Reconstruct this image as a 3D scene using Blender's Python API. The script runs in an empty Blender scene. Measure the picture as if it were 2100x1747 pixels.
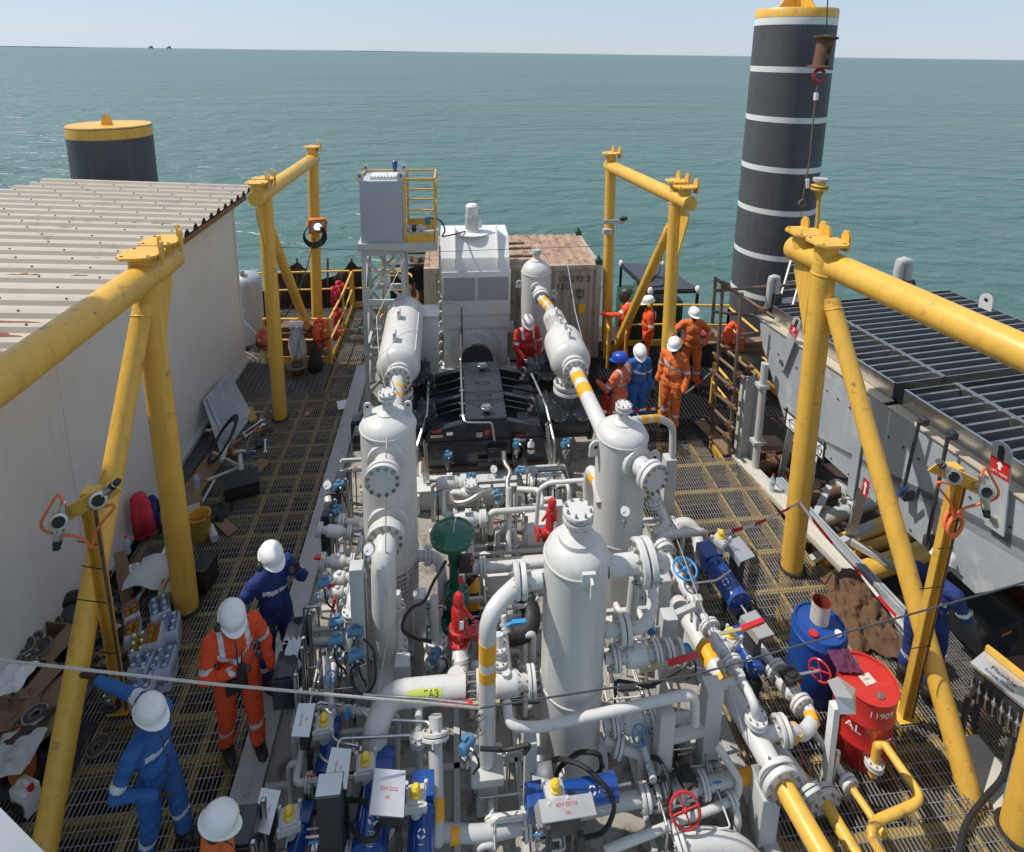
import bpy, bmesh, math, random
from mathutils import Vector, Matrix, noise
rnd = random.Random(11)
SC = bpy.context.scene
COL = SC.collection
rad = math.radians
V = Vector
Zu = V((0, 0, 1))
# ---------------------------------------------------------------- camera maths (the photograph's viewpoint, deck = z 0)
EYE = V((0, 0, 6.9))
FP, XP, YP, PIT, ROL, YAW = 1220.0, 1050.0, 355.0, rad(11.44), rad(0.8), rad(6)
def _dir(px, py):
    x = (px - XP) / FP; y = (py - YP) / FP
    c, s = math.cos(ROL), math.sin(ROL)
    X = c * x + s * y; Y = -s * x + c * y
    cp, sp = math.cos(PIT), math.sin(PIT)
    a, b, z = X, cp - Y * sp, -sp - Y * cp
    c, s = math.cos(YAW), math.sin(YAW)
    return V((c * a + s * b, -s * a + c * b, z))
def at(px, py, y=None, z=None, x=None):
    d = _dir(px, py)
    if y is not None: t = y / d.y
    elif x is not None: t = x / d.x
    else: t = ((z or 0.0) - EYE.z) / d.z
    return EYE + d * t
# ---------------------------------------------------------------- mesh builder
def frame(d):
    d = d.normalized()
    a = V((0, 0, 1)) if abs(d.z) < 0.95 else V((0, 1, 0))
    u = d.cross(a).normalized(); w = d.cross(u).normalized()
    return u, w, d
class MB:
    def __init__(s): s.v = []; s.f = []; s.m = []
    def add(s, vs, fs, mi=0):
        o = len(s.v); s.v += [V(p) for p in vs]
        for f in fs: s.f.append([i + o for i in f]); s.m.append(mi)
    def box(s, c, sz, rz=0, mi=0, M=None):
        if M is None: M = Matrix.Rotation(rz, 3, 'Z')
        x, y, z = [k / 2 for k in sz]; c = V(c)
        vs = [c + M @ V((i * x, j * y, k * z)) for i in (-1, 1) for j in (-1, 1) for k in (-1, 1)]
        s.add(vs, [(0, 1, 3, 2), (4, 6, 7, 5), (0, 4, 5, 1), (2, 3, 7, 6), (0, 2, 6, 4), (1, 5, 7, 3)], mi)
    def bb(s, a, b, mi=0):
        a = V(a); b = V(b); s.box((a + b) / 2, [abs(q) for q in (b - a)], 0, mi)
    def bar(s, a, b, w, h, mi=0, up=Zu):
        a = V(a); b = V(b); d = b - a; n = d.normalized()
        if abs(n.dot(up)) > 0.98: up = V((0, 1, 0))
        u = n.cross(up).normalized(); q = u.cross(n)
        M = Matrix((u, n, q)).transposed()
        s.box((a + b) / 2, (w, d.length, h), 0, mi, M)
    def ring(s, c, u, w, r, n): return [V(c) + u * (r * math.cos(2 * math.pi * k / n)) + w * (r * math.sin(2 * math.pi * k / n)) for k in range(n)]
    def lathe(s, prof, o, d=Zu, n=24, mi=0, mis=None):
        o = V(o); u, w, d = frame(V(d)); vs = []; fs = []
        for r, h in prof: vs += s.ring(o + d * h, u, w, max(r, 1e-4), n)
        b = len(s.v); s.v += vs
        for k in range(len(prof) - 1):
            for j in range(n):
                a0 = k * n + j; a1 = k * n + (j + 1) % n
                s.f.append([b + a0, b + a0 + n, b + a1 + n, b + a1]); s.m.append(mis[k] if mis else mi)
        if prof[0][0] > 2e-4: s.f.append([b + j for j in range(n)]); s.m.append(mis[0] if mis else mi)
        if prof[-1][0] > 2e-4: s.f.append([b + (len(prof) - 1) * n + j for j in reversed(range(n))]); s.m.append(mis[-1] if mis else mi)
    def cyl(s, a, b, r, r2=None, n=16, mi=0):
        a = V(a); b = V(b); s.lathe([(r, 0), (r if r2 is None else r2, (b - a).length)], a, b - a, n, mi)
    def tube(s, pts, r, n=10, fil=0.0, mi=0, seg=5, mis=None, closed=False):
        pts = [V(p) for p in pts]
        if fil > 0 and len(pts) > 2:
            q = [pts[0]]
            for i in range(1, len(pts) - 1):
                p = pts[i]; a = (pts[i - 1] - p); b = (pts[i + 1] - p)
                la, lb = a.length, b.length
                t = min(fil, la * 0.48, lb * 0.48)
                if a.angle(b, math.pi) > math.pi - 0.05: q.append(p); continue
                A = p + a * (t / la); B = p + b * (t / lb)
                for k in range(seg + 1):
                    f = k / seg
                    q.append(A * (1 - f) ** 2 + p * (2 * f * (1 - f)) + B * f * f)
            q.append(pts[-1]); pts = q
        N = len(pts); vs = []; up = None
        for i, p in enumerate(pts):
            if closed: t = pts[(i + 1) % N] - pts[i - 1]
            else: t = (pts[min(i + 1, N - 1)] - pts[max(i - 1, 0)])
            t.normalize()
            if up is None: u, w, _ = frame(t)
            else:
                u = (up - t * up.dot(t))
                if u.length < 1e-6: u, w, _ = frame(t)
                u.normalize(); w = t.cross(u)
            up = u
            rr = r[i] if isinstance(r, (list, tuple)) else r
            vs += s.ring(p, u, w, rr, n)
        b = len(s.v); s.v += vs
        for k in range(N if closed else N - 1):
            k2 = (k + 1) % N
            for j in range(n):
                j2 = (j + 1) % n
                s.f.append([b + k * n + j, b + k * n + j2, b + k2 * n + j2, b + k2 * n + j]); s.m.append(mi)
        if not closed:
            s.f.append([b + j for j in reversed(range(n))]); s.m.append(mi)
            s.f.append([b + (N - 1) * n + j for j in range(n)]); s.m.append(mi)
    def prism(s, poly, o, ux, uy, th, mi=0):
        o = V(o); ux = V(ux); uy = V(uy); th = V(th); n = len(poly)
        a = [o + ux * p[0] + uy * p[1] for p in poly]
        s.add(a + [p + th for p in a], [list(range(n))[::-1], list(range(n, 2 * n))] + [(i, (i + 1) % n, n + (i + 1) % n, n + i) for i in range(n)], mi)
    def ell(s, c, r, M=None, n=14, m=9, mi=0):
        c = V(c); M = M or Matrix.Identity(3)
        if not isinstance(r, (tuple, list)): r = (r, r, r)
        vs = [c + M @ V((0, 0, r[2]))]
        for i in range(1, m):
            t = math.pi * i / m
            for j in range(n):
                p = 2 * math.pi * j / n
                vs.append(c + M @ V((r[0] * math.sin(t) * math.cos(p), r[1] * math.sin(t) * math.sin(p), r[2] * math.cos(t))))
        vs.append(c + M @ V((0, 0, -r[2]))); fs = []
        for j in range(n):
            fs.append((0, 1 + j, 1 + (j + 1) % n)); L = len(vs) - 1
            fs.append((L, L - n + (j + 1) % n, L - n + j))
        for i in range(m - 2):
            for j in range(n):
                a = 1 + i * n + j; b = 1 + i * n + (j + 1) % n
                fs.append((a, a + n, b + n, b))
        s.add(vs, fs, mi)
    def cap(s, a, b, r, r2=None, n=12):
        r2 = r if r2 is None else r2
        s.ell(a, r, n=n, m=8); s.ell(b, r2, n=n, m=8)
        if (V(b) - V(a)).length > 1e-4: s.cyl(a, b, r * 0.999, r2 * 0.999, n)
    def torus(s, c, d, R, r, n=24, m=8, mi=0, a0=0, a1=360):
        u, w, d = frame(V(d)); full = a1 - a0 >= 360
        pts = [V(c) + u * (R * math.cos(rad(a0 + (a1 - a0) * k / n))) + w * (R * math.sin(rad(a0 + (a1 - a0) * k / n))) for k in range(n if full else n + 1)]
        s.tube(pts, r, m, mi=mi, closed=full)
    def bolts(s, c, d, R, n, r, h, mi=1, ph=0.5):
        u, w, d = frame(V(d))
        for k in range(n):
            a = 2 * math.pi * (k + ph) / n
            p = V(c) + u * (R * math.cos(a)) + w * (R * math.sin(a))
            s.lathe([(r, 0), (r, h * .55), (r * .55, h * .56), (r * .5, h)], p, d, 6, mi)
    def flange(s, c, d, r, t, nb=8, mi=0, mib=1, pair=False, blind=False, both=True):
        """one weld-neck flange (or a bolted pair with a dark gap) centred at c, axis d"""
        c = V(c); d = V(d).normalized()
        br = min(r * .095, t * .5)
        if pair:
            g = t * .3
            for k in (-1, 1):
                a = c + d * (k * (g / 2))
                s.lathe([(r * .55, 0), (r * .97, 0), (r, t * .12), (r, t * .85), (r * .96, t)], a, d * k, 28, mi)
                s.bolts(a + d * (k * t), d * k, r * .8, nb, br, t * .75, mib)
            s.cyl(c - d * (g * .6), c + d * (g * .6), r * .6, None, 20, mib)
            u, w, _ = frame(d)
            for k in range(nb):
                a = 2 * math.pi * (k + .5) / nb; q = u * (r * .8 * math.cos(a)) + w * (r * .8 * math.sin(a))
                s.cyl(c - d * g + q, c + d * g + q, br * .6, None, 6, mib)
        else:
            s.lathe([(r * .96, -t / 2), (r, -t * .4), (r, t * .4), (r * .96, t / 2)], c, d, 28, mi)
            s.bolts(c + d * (t / 2), d, r * .8, nb, br, t * .75, mib)
            if both: s.bolts(c - d * (t / 2), -d, r * .8, nb, br, t * .75, mib)
    def head(s, c, d, R, h, n=32, mi=0, k=7):
        s.lathe([(R * math.cos(math.pi / 2 * i / k), h * math.sin(math.pi / 2 * i / k)) for i in range(k + 1)], c, d, n, mi)
    def grid(s, fn, nu, nv, mi=0, th=0):
        P = [[V(fn(i / nu, j / nv)) for j in range(nv + 1)] for i in range(nu + 1)]
        vs = [p for r in P for p in r]; w = nv + 1
        fs = [(i * w + j, (i + 1) * w + j, (i + 1) * w + j + 1, i * w + j + 1) for i in range(nu) for j in range(nv)]
        s.add(vs, fs, mi)
    def mesh(s, name, org):
        me = bpy.data.meshes.new(name)
        me.from_pydata([tuple(p - org) for p in s.v], [], s.f)
        me.polygons.foreach_set('material_index', s.m)
        return me
    def build(s, name, mats, parent=None, bev=0, ang=38, smooth=True, loc=None, fix=False):
        org = WORG[parent.name] if parent else (V(loc) if loc is not None else V((0, 0, 0)))
        me = s.mesh(name, org)
        if not isinstance(mats, (list, tuple)): mats = [mats]
        for m in mats: me.materials.append(m)
        bm = bmesh.new(); bm.from_mesh(me); bmesh.ops.recalc_face_normals(bm, faces=bm.faces)
        if bev:
            es = [e for e in bm.edges if len(e.link_faces) == 2 and e.calc_face_angle(0) > rad(50)]
            bmesh.ops.bevel(bm, geom=es, offset=bev, segments=2, affect='EDGES', profile=.6, clamp_overlap=True)
        bm.to_mesh(me); bm.free()
        if smooth:
            me.shade_smooth(); me.set_sharp_from_angle(angle=rad(ang))
        o = bpy.data.objects.new(name, me); COL.objects.link(o)
        WORG[o.name] = org
        if parent: o.parent = parent
        else: o.location = org
        return o
WORG = {}
def tag(o, label, cat, group=None, kind=None):
    if label: o['label'] = label
    if cat: o['category'] = cat
    if group: o['group'] = group
    if kind: o['kind'] = kind
    return o
def thing(name, label, cat, loc, group=None):
    o = bpy.data.objects.new(name, None); COL.objects.link(o)
    o.location = loc; o.empty_display_size = .1; WORG[o.name] = V(loc)
    return tag(o, label, cat, group)
def solo(mb, name, mats, label, cat, group=None, kind=None, **k):
    if 'loc' not in k:
        lo = V([min(p[i] for p in mb.v) for i in range(3)]); hi = V([max(p[i] for p in mb.v) for i in range(3)])
        k['loc'] = ((lo.x + hi.x) / 2, (lo.y + hi.y) / 2, lo.z)
    return tag(mb.build(name, mats, **k), label, cat, group, kind)
def struct(mb, name, mats, **k):
    return tag(mb.build(name, mats, **k), None, None, None, 'structure')
def dup(root, loc, label=None, rz=0):
    r = root.copy(); COL.objects.link(r); r.location = loc; r.rotation_euler = (0, 0, rz); WORG[r.name] = V(loc)
    if label: r['label'] = label
    for ch in root.children:
        c = ch.copy(); COL.objects.link(c); c.parent = r
        for g in ch.children:
            d = g.copy(); COL.objects.link(d); d.parent = c
    return r
def text_mb(body, h, o, ux, uy, mb, mi=0, fn=None, align='CENTER', th=0.0):
    """letters as mesh: lower-left origin mapped with ux (reading direction) and uy (up), or with fn(x, y)"""
    cu = bpy.data.curves.new('lettering', 'FONT'); cu.body = body; cu.size = h; cu.align_x = align; cu.align_y = 'CENTER'
    cu.resolution_u = 2
    ob = bpy.data.objects.new('lettering', cu); COL.objects.link(ob)
    dg = bpy.context.evaluated_depsgraph_get(); me = bpy.data.meshes.new_from_object(ob.evaluated_get(dg))
    o = V(o); ux = V(ux).normalized(); uy = V(uy).normalized()
    vs = [fn(p.co.x, p.co.y) if fn else o + ux * p.co.x + uy * p.co.y for p in me.vertices]
    mb.add(vs, [list(p.vertices) for p in me.polygons], mi)
    bpy.data.objects.remove(ob); bpy.data.meshes.remove(me)
# ---------------------------------------------------------------- materials
def nodes(m):
    m.use_nodes = True; nt = m.node_tree; return nt, nt.nodes, nt.links, nt.nodes['Principled BSDF']
def mat(name, col, rough=.45, metal=0.0, spot=None, amt=.5, sc=3.0, streak=0.0, scol=None, var=.06, bump=0.0, bsc=40.0, coat=0.0, spec=.5, rv=.12):
    """painted / metal / cloth surface: slow tone variation, soiled patches (spot colour), vertical run marks and fine bump"""
    m = bpy.data.materials.new(name); nt, N, L, B = nodes(m)
    g = N.new('ShaderNodeNewGeometry')
    n1 = N.new('ShaderNodeTexNoise'); n1.inputs['Scale'].default_value = sc; n1.inputs['Detail'].default_value = 6; n1.inputs['Roughness'].default_value = .62
    L.new(g.outputs['Position'], n1.inputs['Vector'])
    c = col if len(col) == 4 else (*col, 1)
    hv = N.new('ShaderNodeHueSaturation'); hv.inputs['Color'].default_value = c
    mr = N.new('ShaderNodeMapRange'); mr.inputs['To Min'].default_value = 1 - var * 2; mr.inputs['To Max'].default_value = 1 + var * 2
    L.new(n1.outputs['Fac'], mr.inputs['Value']); L.new(mr.outputs['Result'], hv.inputs['Value'])
    last = hv.outputs['Color']
    if spot:
        n2 = N.new('ShaderNodeTexNoise'); n2.inputs['Scale'].default_value = sc * 1.7; n2.inputs['Detail'].default_value = 8; n2.inputs['Roughness'].default_value = .7
        L.new(g.outputs['Position'], n2.inputs['Vector'])
        cr = N.new('ShaderNodeMapRange'); cr.inputs['From Min'].default_value = .72 - amt * .3; cr.inputs['From Max'].default_value = .80 - amt * .22
        L.new(n2.outputs['Fac'], cr.inputs['Value'])
        mx = N.new('ShaderNodeMix'); mx.data_type = 'RGBA'; mx.inputs['B'].default_value = (*spot, 1)
        L.new(cr.outputs['Result'], mx.inputs['Factor']); L.new(last, mx.inputs['A']); last = mx.outputs['Result']
    if streak:
        mp = N.new('ShaderNodeMapping'); mp.inputs['Scale'].default_value = (9, 9, .55); L.new(g.outputs['Position'], mp.inputs['Vector'])
        n3 = N.new('ShaderNodeTexNoise'); n3.inputs['Scale'].default_value = 1.6; n3.inputs['Detail'].default_value = 5; L.new(mp.outputs['Vector'], n3.inputs['Vector'])
        cr = N.new('ShaderNodeMapRange'); cr.inputs['From Min'].default_value = .5; cr.inputs['From Max'].default_value = .78; cr.inputs['To Max'].default_value = streak
        L.new(n3.outputs['Fac'], cr.inputs['Value'])
        mx = N.new('ShaderNodeMix'); mx.data_type = 'RGBA'; mx.inputs['B'].default_value = (*(scol or (.2, .13, .07)), 1)
        L.new(cr.outputs['Result'], mx.inputs['Factor']); L.new(last, mx.inputs['A']); last = mx.outputs['Result']
    L.new(last, B.inputs['Base Color'])
    rr = N.new('ShaderNodeMapRange'); rr.inputs['To Min'].default_value = max(.05, rough - rv); rr.inputs['To Max'].default_value = min(1, rough + rv)
    L.new(n1.outputs['Fac'], rr.inputs['Value']); L.new(rr.outputs['Result'], B.inputs['Roughness'])
    B.inputs['Metallic'].default_value = metal; B.inputs['Coat Weight'].default_value = coat
    B.inputs['Specular IOR Level'].default_value = spec
    if bump:
        n4 = N.new('ShaderNodeTexNoise'); n4.inputs['Scale'].default_value = bsc; n4.inputs['Detail'].default_value = 4
        L.new(g.outputs['Position'], n4.inputs['Vector'])
        b = N.new('ShaderNodeBump'); b.inputs['Strength'].default_value = bump; b.inputs['Distance'].default_value = .02
        L.new(n4.outputs['Fac'], b.inputs['Height']); L.new(b.outputs['Normal'], B.inputs['Normal'])
    return m
RUST = (.16, .055, .02)
M_ = dict(
    yellow=mat('yellow_paint', (.73, .42, .065), .42, spot=(.26, .14, .05), amt=.42, sc=3.2, streak=.4, scol=(.36, .22, .05), var=.07),
    yband=mat('yellow_band_paint', (.82, .38, .015), .4, var=.04),
    white=mat('white_paint', (.58, .575, .56), .38, spot=(.40, .34, .26), amt=.24, sc=3.4, streak=.3, scol=(.36, .32, .26), var=.05),
    grey=mat('grey_steel_paint', (.46, .46, .44), .45, spot=(.3, .27, .22), amt=.15, sc=3, var=.05),
    ltgrey=mat('light_grey_paint', (.47, .48, .47), .45, var=.04, streak=.1, scol=(.4, .38, .34)),
    vwhite=mat('bright_white_paint', (.70, .70, .68), .35, var=.03),
    tank=mat('tank_grey_paint', (.40, .42, .46), .5, var=.04),
    bolt=mat('zinc_bolt', (.32, .31, .28), .35, .85, spot=(.10, .08, .06), amt=.4, sc=14),
    dark=mat('dark_gap', (.02, .02, .022), .6),
    black=mat('black_machine_paint', (.022, .025, .032), .28, var=.1, sc=4, coat=.25, spot=(.08, .08, .085), amt=.12),
    blackmatt=mat('black_rubber', (.018, .018, .018), .6),
    iron=mat('dark_iron', (.06, .06, .065), .5, .3),
    steel=mat('stainless', (.55, .54, .52), .28, .95, var=.08, sc=6),
    alu=mat('brushed_sheet', (.60, .60, .60), .34, .7, var=.05, sc=5, spot=(.45, .43, .4), amt=.2),
    galv=mat('galvanised_sheet', (.43, .47, .51), .48, .3, spot=(.62, .63, .63), amt=.6, sc=1.6, streak=.45, scol=(.56, .58, .6), var=.12),
    galvtan=mat('dusty_ledge', (.50, .43, .33), .6, .15, spot=(.3, .28, .25), amt=.3, sc=4, var=.1),
    fin=mat('louvre_steel', (.24, .25, .26), .4, .6, var=.1, sc=3),
    rust=mat('rusty_steel', (.17, .085, .05), .75, .2, spot=(.09, .05, .035), amt=.6, sc=5, var=.15, bump=.2, bsc=60),
    scaf=mat('scaffold_tube', (.20, .14, .10), .6, .5, spot=(.12, .16, .12), amt=.4, sc=6, var=.2),
    grate=mat('grating_steel', (.27, .27, .26), .5, .45, spot=(.15, .09, .05), amt=.5, sc=2.2, var=.16),
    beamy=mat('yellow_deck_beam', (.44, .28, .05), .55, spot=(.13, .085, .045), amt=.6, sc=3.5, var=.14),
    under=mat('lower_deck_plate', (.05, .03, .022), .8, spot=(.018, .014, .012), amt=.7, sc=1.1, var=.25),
    floor=mat('skid_floor_paint', (.30, .28, .245), .6, spot=(.10, .085, .065), amt=.75, sc=1.9, var=.12),
    flangeb=mat('skid_beam_top', (.40, .40, .39), .5, .2, spot=(.2, .15, .11), amt=.35, sc=2.4, var=.12),
    cabin=mat('cabin_cream_panel', (.66, .64, .60), .5, spot=(.64, .61, .56), amt=.35, sc=2.2, streak=.22, scol=(.44, .41, .38), var=.05),
    fascia=mat('brown_fascia', (.22, .115, .06), .65, spot=(.12, .06, .03), amt=.4, sc=5, var=.12),
    foam=mat('black_foam', (.012, .014, .014), .95, bump=.8, bsc=90),
    pile=mat('black_pile_coating', (.072, .074, .082), .55, streak=.5, scol=(.12, .12, .125), var=.15, sc=1.5, spot=(.16, .16, .16), amt=.14),
    pilew=mat('white_pile_band', (.70, .70, .68), .5, spot=(.25, .25, .26), amt=.3, sc=4),
    blue=mat('blue_actuator_paint', (.012, .06, .26), .25, coat=.4, var=.08),
    txblue=mat('light_blue_housing', (.07, .19, .32), .4, var=.06),
    wheelblue=mat('blue_handwheel', (.03, .25, .55), .4),
    red=mat('red_paint', (.52, .02, .02), .32, coat=.3, var=.06),
    drumred=mat('red_drum_paint', (.50, .025, .02), .35, spot=(.26, .02, .015), amt=.3, sc=4, var=.08, coat=.2),
    drumblue=mat('blue_drum_plastic', (.012, .06, .27), .4, spot=(.05, .12, .33), amt=.3, sc=5, var=.08),
    green=mat('green_valve_paint', (.004, .10, .055), .3, coat=.3, var=.06),
    dgreen=mat('dark_green_paint', (.01, .07, .03), .5),
    orange=mat('orange_housing', (.55, .17, .04), .5),
    cabler=mat('orange_cable', (.75, .16, .05), .5),
    rope=mat('wire_rope', (.50, .47, .42), .5, .5, var=.25, sc=60),
    cloth=mat('white_cloth', (.70, .70, .70), .9, bump=.5, bsc=18),
    tarp=mat('brown_tarpaulin', (.055, .038, .028), .85, spot=(.10, .075, .055), amt=.5, sc=2.2, var=.2, bump=.4, bsc=14),
    tarptan=mat('tan_tarpaulin', (.20, .14, .085), .85, spot=(.12, .08, .05), amt=.5, sc=2, var=.2, bump=.4, bsc=12),
    sack=mat('hessian_sack', (.125, .07, .035), .95, spot=(.07, .04, .02), amt=.5, sc=6, var=.2, bump=.6, bsc=120),
    wood=mat('timber', (.22, .14, .08), .75, spot=(.12, .07, .04), amt=.4, sc=7, var=.15),
    card=mat('cardboard', (.20, .135, .08), .85, spot=(.2, .13, .07), amt=.3, sc=8, var=.1),
    paper=mat('white_paper', (.78, .78, .78), .8, var=.03),
    purple=mat('purple_rag', (.10, .02, .06), .95, bump=.6, bsc=25),
    lifeor=mat('orange_life_vest', (.75, .10, .025), .8, var=.08, bump=.3, bsc=20),
    lifered=mat('red_life_vest', (.55, .03, .05), .8, var=.08, bump=.3, bsc=20),
    cor=mat('orange_coverall', (.72, .075, .018), .85, var=.07, bump=.35, bsc=26),
    cor2=mat('faded_orange_coverall', (.66, .15, .035), .85, var=.08, bump=.35, bsc=26),
    cor3=mat('salmon_coverall', (.62, .14, .07), .85, var=.08, bump=.35, bsc=26),
    cred=mat('red_coverall', (.50, .03, .02), .85, var=.07, bump=.35, bsc=26),
    cblue=mat('blue_coverall', (.025, .11, .33), .85, var=.1, bump=.35, bsc=26, spot=(.05, .15, .36), amt=.3),
    cnavy=mat('navy_coverall', (.012, .03, .15), .85, var=.1, bump=.35, bsc=26),
    refl=mat('reflective_tape', (.62, .63, .66), .4, .15, var=.04),
    skin=mat('dark_skin', (.055, .028, .018), .5, var=.08),
    skinl=mat('tan_skin', (.32, .17, .11), .5),
    helm=mat('white_helmet_shell', (.78, .78, .77), .3, spot=(.6, .56, .5), amt=.12, sc=14, var=.03),
    helmb=mat('blue_helmet_shell', (.015, .07, .42), .3),
    glove=mat('work_glove', (.45, .43, .40), .9),
    boot=mat('black_boot', (.02, .018, .016), .5),
    earm=mat('earmuff_shell', (.035, .045, .045), .5),
    eary=mat('yellow_earmuff_shell', (.65, .45, .04), .5),
    tinred=mat('red_oxide_inside', (.20, .03, .015), .6),
    tinlab=mat('stained_tin_label', (.62, .56, .48), .6, spot=(.25, .05, .03), amt=.45, sc=16, streak=.4, scol=(.25, .06, .03)),
    bucket=mat('paint_smeared_bucket', (.34, .22, .03), .5, spot=(.12, .11, .12), amt=.6, sc=9),
    lime=mat('lime_label', (.55, .62, .10), .5),
    hose=mat('braided_hose', (.42, .40, .37), .35, .8, var=.2, sc=50),
    ladder=mat('aluminium_ladder', (.50, .48, .44), .4, .7),
    roofm=mat('roof_sheet', (.46, .41, .345), .5, .1, spot=(.30, .20, .13), amt=.42, sc=1.9, streak=0, var=.07),
    roofrust=mat('roof_rust', (.20, .06, .028), .8, var=.2),
    contp=mat('container_paint', (.40, .37, .31), .6, spot=(.21, .09, .04), amt=.5, sc=2.2, streak=.5, scol=(.22, .10, .045), var=.08),
    conttop=mat('container_roof', (.37, .25, .17), .65, spot=(.17, .075, .04), amt=.75, sc=2.6, var=.3),
    wpack=mat('water_pack_film', (.42, .50, .66), .2, spot=(.25, .34, .60), amt=.5, sc=14, var=.12, coat=.5),
    juice=mat('juice_bottle', (.55, .42, .04), .25, spot=(.5, .12, .04), amt=.35, sc=22, var=.1, coat=.4),
    jerry=mat('jerrycan_plastic', (.42, .36, .24), .5, var=.08),
    amber=mat('amber_indicator', (.80, .52, .02), .25, coat=.5),
)
def clear_mat(name, col, a=.45):
    m = bpy.data.materials.new(name); nt, N, L, B = nodes(m)
    B.inputs['Base Color'].default_value = (*col, 1); B.inputs['Roughness'].default_value = .12; B.inputs['Alpha'].default_value = a
    return m
M_['bottle'] = clear_mat('clear_bottle', (.55, .68, .82), .5)
M_['film'] = clear_mat('plastic_film', (.70, .76, .9), .72)
def emis(name, col, st):
    m = bpy.data.materials.new(name); nt, N, L, B = nodes(m)
    B.inputs['Emission Color'].default_value = (*col, 1); B.inputs['Emission Strength'].default_value = st
    B.inputs['Base Color'].default_value = (*col, 1); return m
M_['lamp'] = emis('lit_lamp', (1, .93, .8), 8)
PW = [M_['white'], M_['bolt'], M_['yband'], M_['steel'], M_['dark']]   # pipework palette
# ================================================================ SETTING
# sea -------------------------------------------------------------
m = bpy.data.materials.new('sea_water'); nt, N, L, B = nodes(m)
g = N.new('ShaderNodeNewGeometry')
def wav(sc, mx, my, det):
    mp = N.new('ShaderNodeMapping'); mp.inputs['Scale'].default_value = (mx, my, 1); mp.inputs['Rotation'].default_value = (0, 0, .12)
    L.new(g.outputs['Position'], mp.inputs['Vector'])
    n = N.new('ShaderNodeTexNoise'); n.inputs['Scale'].default_value = sc; n.inputs['Detail'].default_value = det; n.inputs['Distortion'].default_value = .6
    L.new(mp.outputs['Vector'], n.inputs['Vector']); return n.outputs['Fac']
a = wav(.34, .55, 1.0, 5); b = wav(.055, .5, 1.0, 3)
md = N.new('ShaderNodeMath'); md.operation = 'MULTIPLY_ADD'; L.new(b, md.inputs[0]); md.inputs[1].default_value = 2.2; L.new(a, md.inputs[2])
bp = N.new('ShaderNodeBump'); bp.inputs['Strength'].default_value = 1.0; bp.inputs['Distance'].default_value = 1.5
L.new(md.outputs[0], bp.inputs['Height']); L.new(bp.outputs['Normal'], B.inputs['Normal'])
n = wav(.009, .6, 1.6, 7)
mx = N.new('ShaderNodeMix'); mx.data_type = 'RGBA'; mx.inputs['A'].default_value = (.036, .104, .088, 1); mx.inputs['B'].default_value = (.082, .158, .142, 1)
L.new(n, mx.inputs['Factor']); L.new(mx.outputs['Result'], B.inputs['Base Color'])
B.inputs['Roughness'].default_value = .30; B.inputs['Specular IOR Level'].default_value = .36
M_['sea'] = m
mb = MB(); SZ = -14.0; ringr = [4, 30, 80, 200, 600, 2000, 8000, 30000, 70000]
n_ = 64; vs_ = [V((0, 0, SZ))] + [V((r_ * math.cos(6.283185 * k / n_), r_ * math.sin(6.283185 * k / n_), SZ)) for r_ in ringr for k in range(n_)]; mb.add(vs_, [(0, 1 + k, 1 + (k + 1) % n_) for k in range(n_)] + [(1 + i * n_ + k, 1 + (i + 1) * n_ + k, 1 + (i + 1) * n_ + (k + 1) % n_, 1 + i * n_ + (k + 1) % n_) for i in range(len(ringr) - 1) for k in range(n_)])
o_ = struct(mb, "sea", m, smooth=False); (o_.data.flip_normals() if o_.data.polygons[0].normal.z < 0 else None)
# low far coast along the horizon ---------------------------------
mb = MB()
def coast(px0, px1, dist, h):
    n = 14; ps = []
    for k in range(n + 1):
        d = _dir(px0 + (px1 - px0) * k / n, 105); d.z = 0; d.normalize(); ps.append(EYE + d * dist)
    for k in range(n):
        a, b = ps[k], ps[k + 1]; ha = h * (.5 + .5 * noise.noise(V((k * .9, px0, 0)))) * math.sin(math.pi * (k + .2) / (n + .4)); hb = h * (.5 + .5 * noise.noise(V((k * .9 + .9, px0, 0)))) * math.sin(math.pi * (k + 1.2) / (n + .4))
        c = V((0, 400, 0)); z0 = V((0, 0, SZ - EYE.z))
        vs = [a + z0, b + z0, b + z0 + V((0, 0, hb)), a + z0 + V((0, 0, ha))]
        mb.add(vs + [p + c for p in vs], [(0, 1, 2, 3), (7, 6, 5, 4), (3, 2, 6, 7)])
coast(-60, 200, 15000, 26); coast(640, 900, 17000, 30)
struct(mb, 'coast', mat('far_coast', (.20, .25, .28), .9))
def rig(px, lab):
    d = _dir(px, 105); d.z = 0; d.normalize(); c = EYE + d * 9000; c.z = SZ
    t = thing('offshore_platform', lab, 'platform', c, 'distant platforms on the horizon')
    b = MB(); b.box(c + V((0, 0, 24)), (46, 30, 10)); b.box(c + V((8, 0, 36)), (20, 20, 14)); b.build('deck', M_['iron'], t)
    for i in (-18, 18):
        for j in (-10, 10): b = MB(); b.cyl(c + V((i, j, -2)), c + V((i, j, 20)), 2.2, None, 6); b.build('leg', M_['iron'], t)
rig(310, 'tiny dark platform on the horizon, nearer the sky gap left of its twin')
rig(347, 'tiny dark platform on the horizon, the one nearer the yellow frames')
# ---------------------------------------------------------------- decks
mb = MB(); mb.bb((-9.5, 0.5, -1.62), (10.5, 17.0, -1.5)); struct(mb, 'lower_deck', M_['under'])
mb = MB(); mb.bb((-1.82, 2.6, -.45), (2.72, 12.35, -.005)); struct(mb, 'skid_floor', M_['floor'])
mb = MB()
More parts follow.
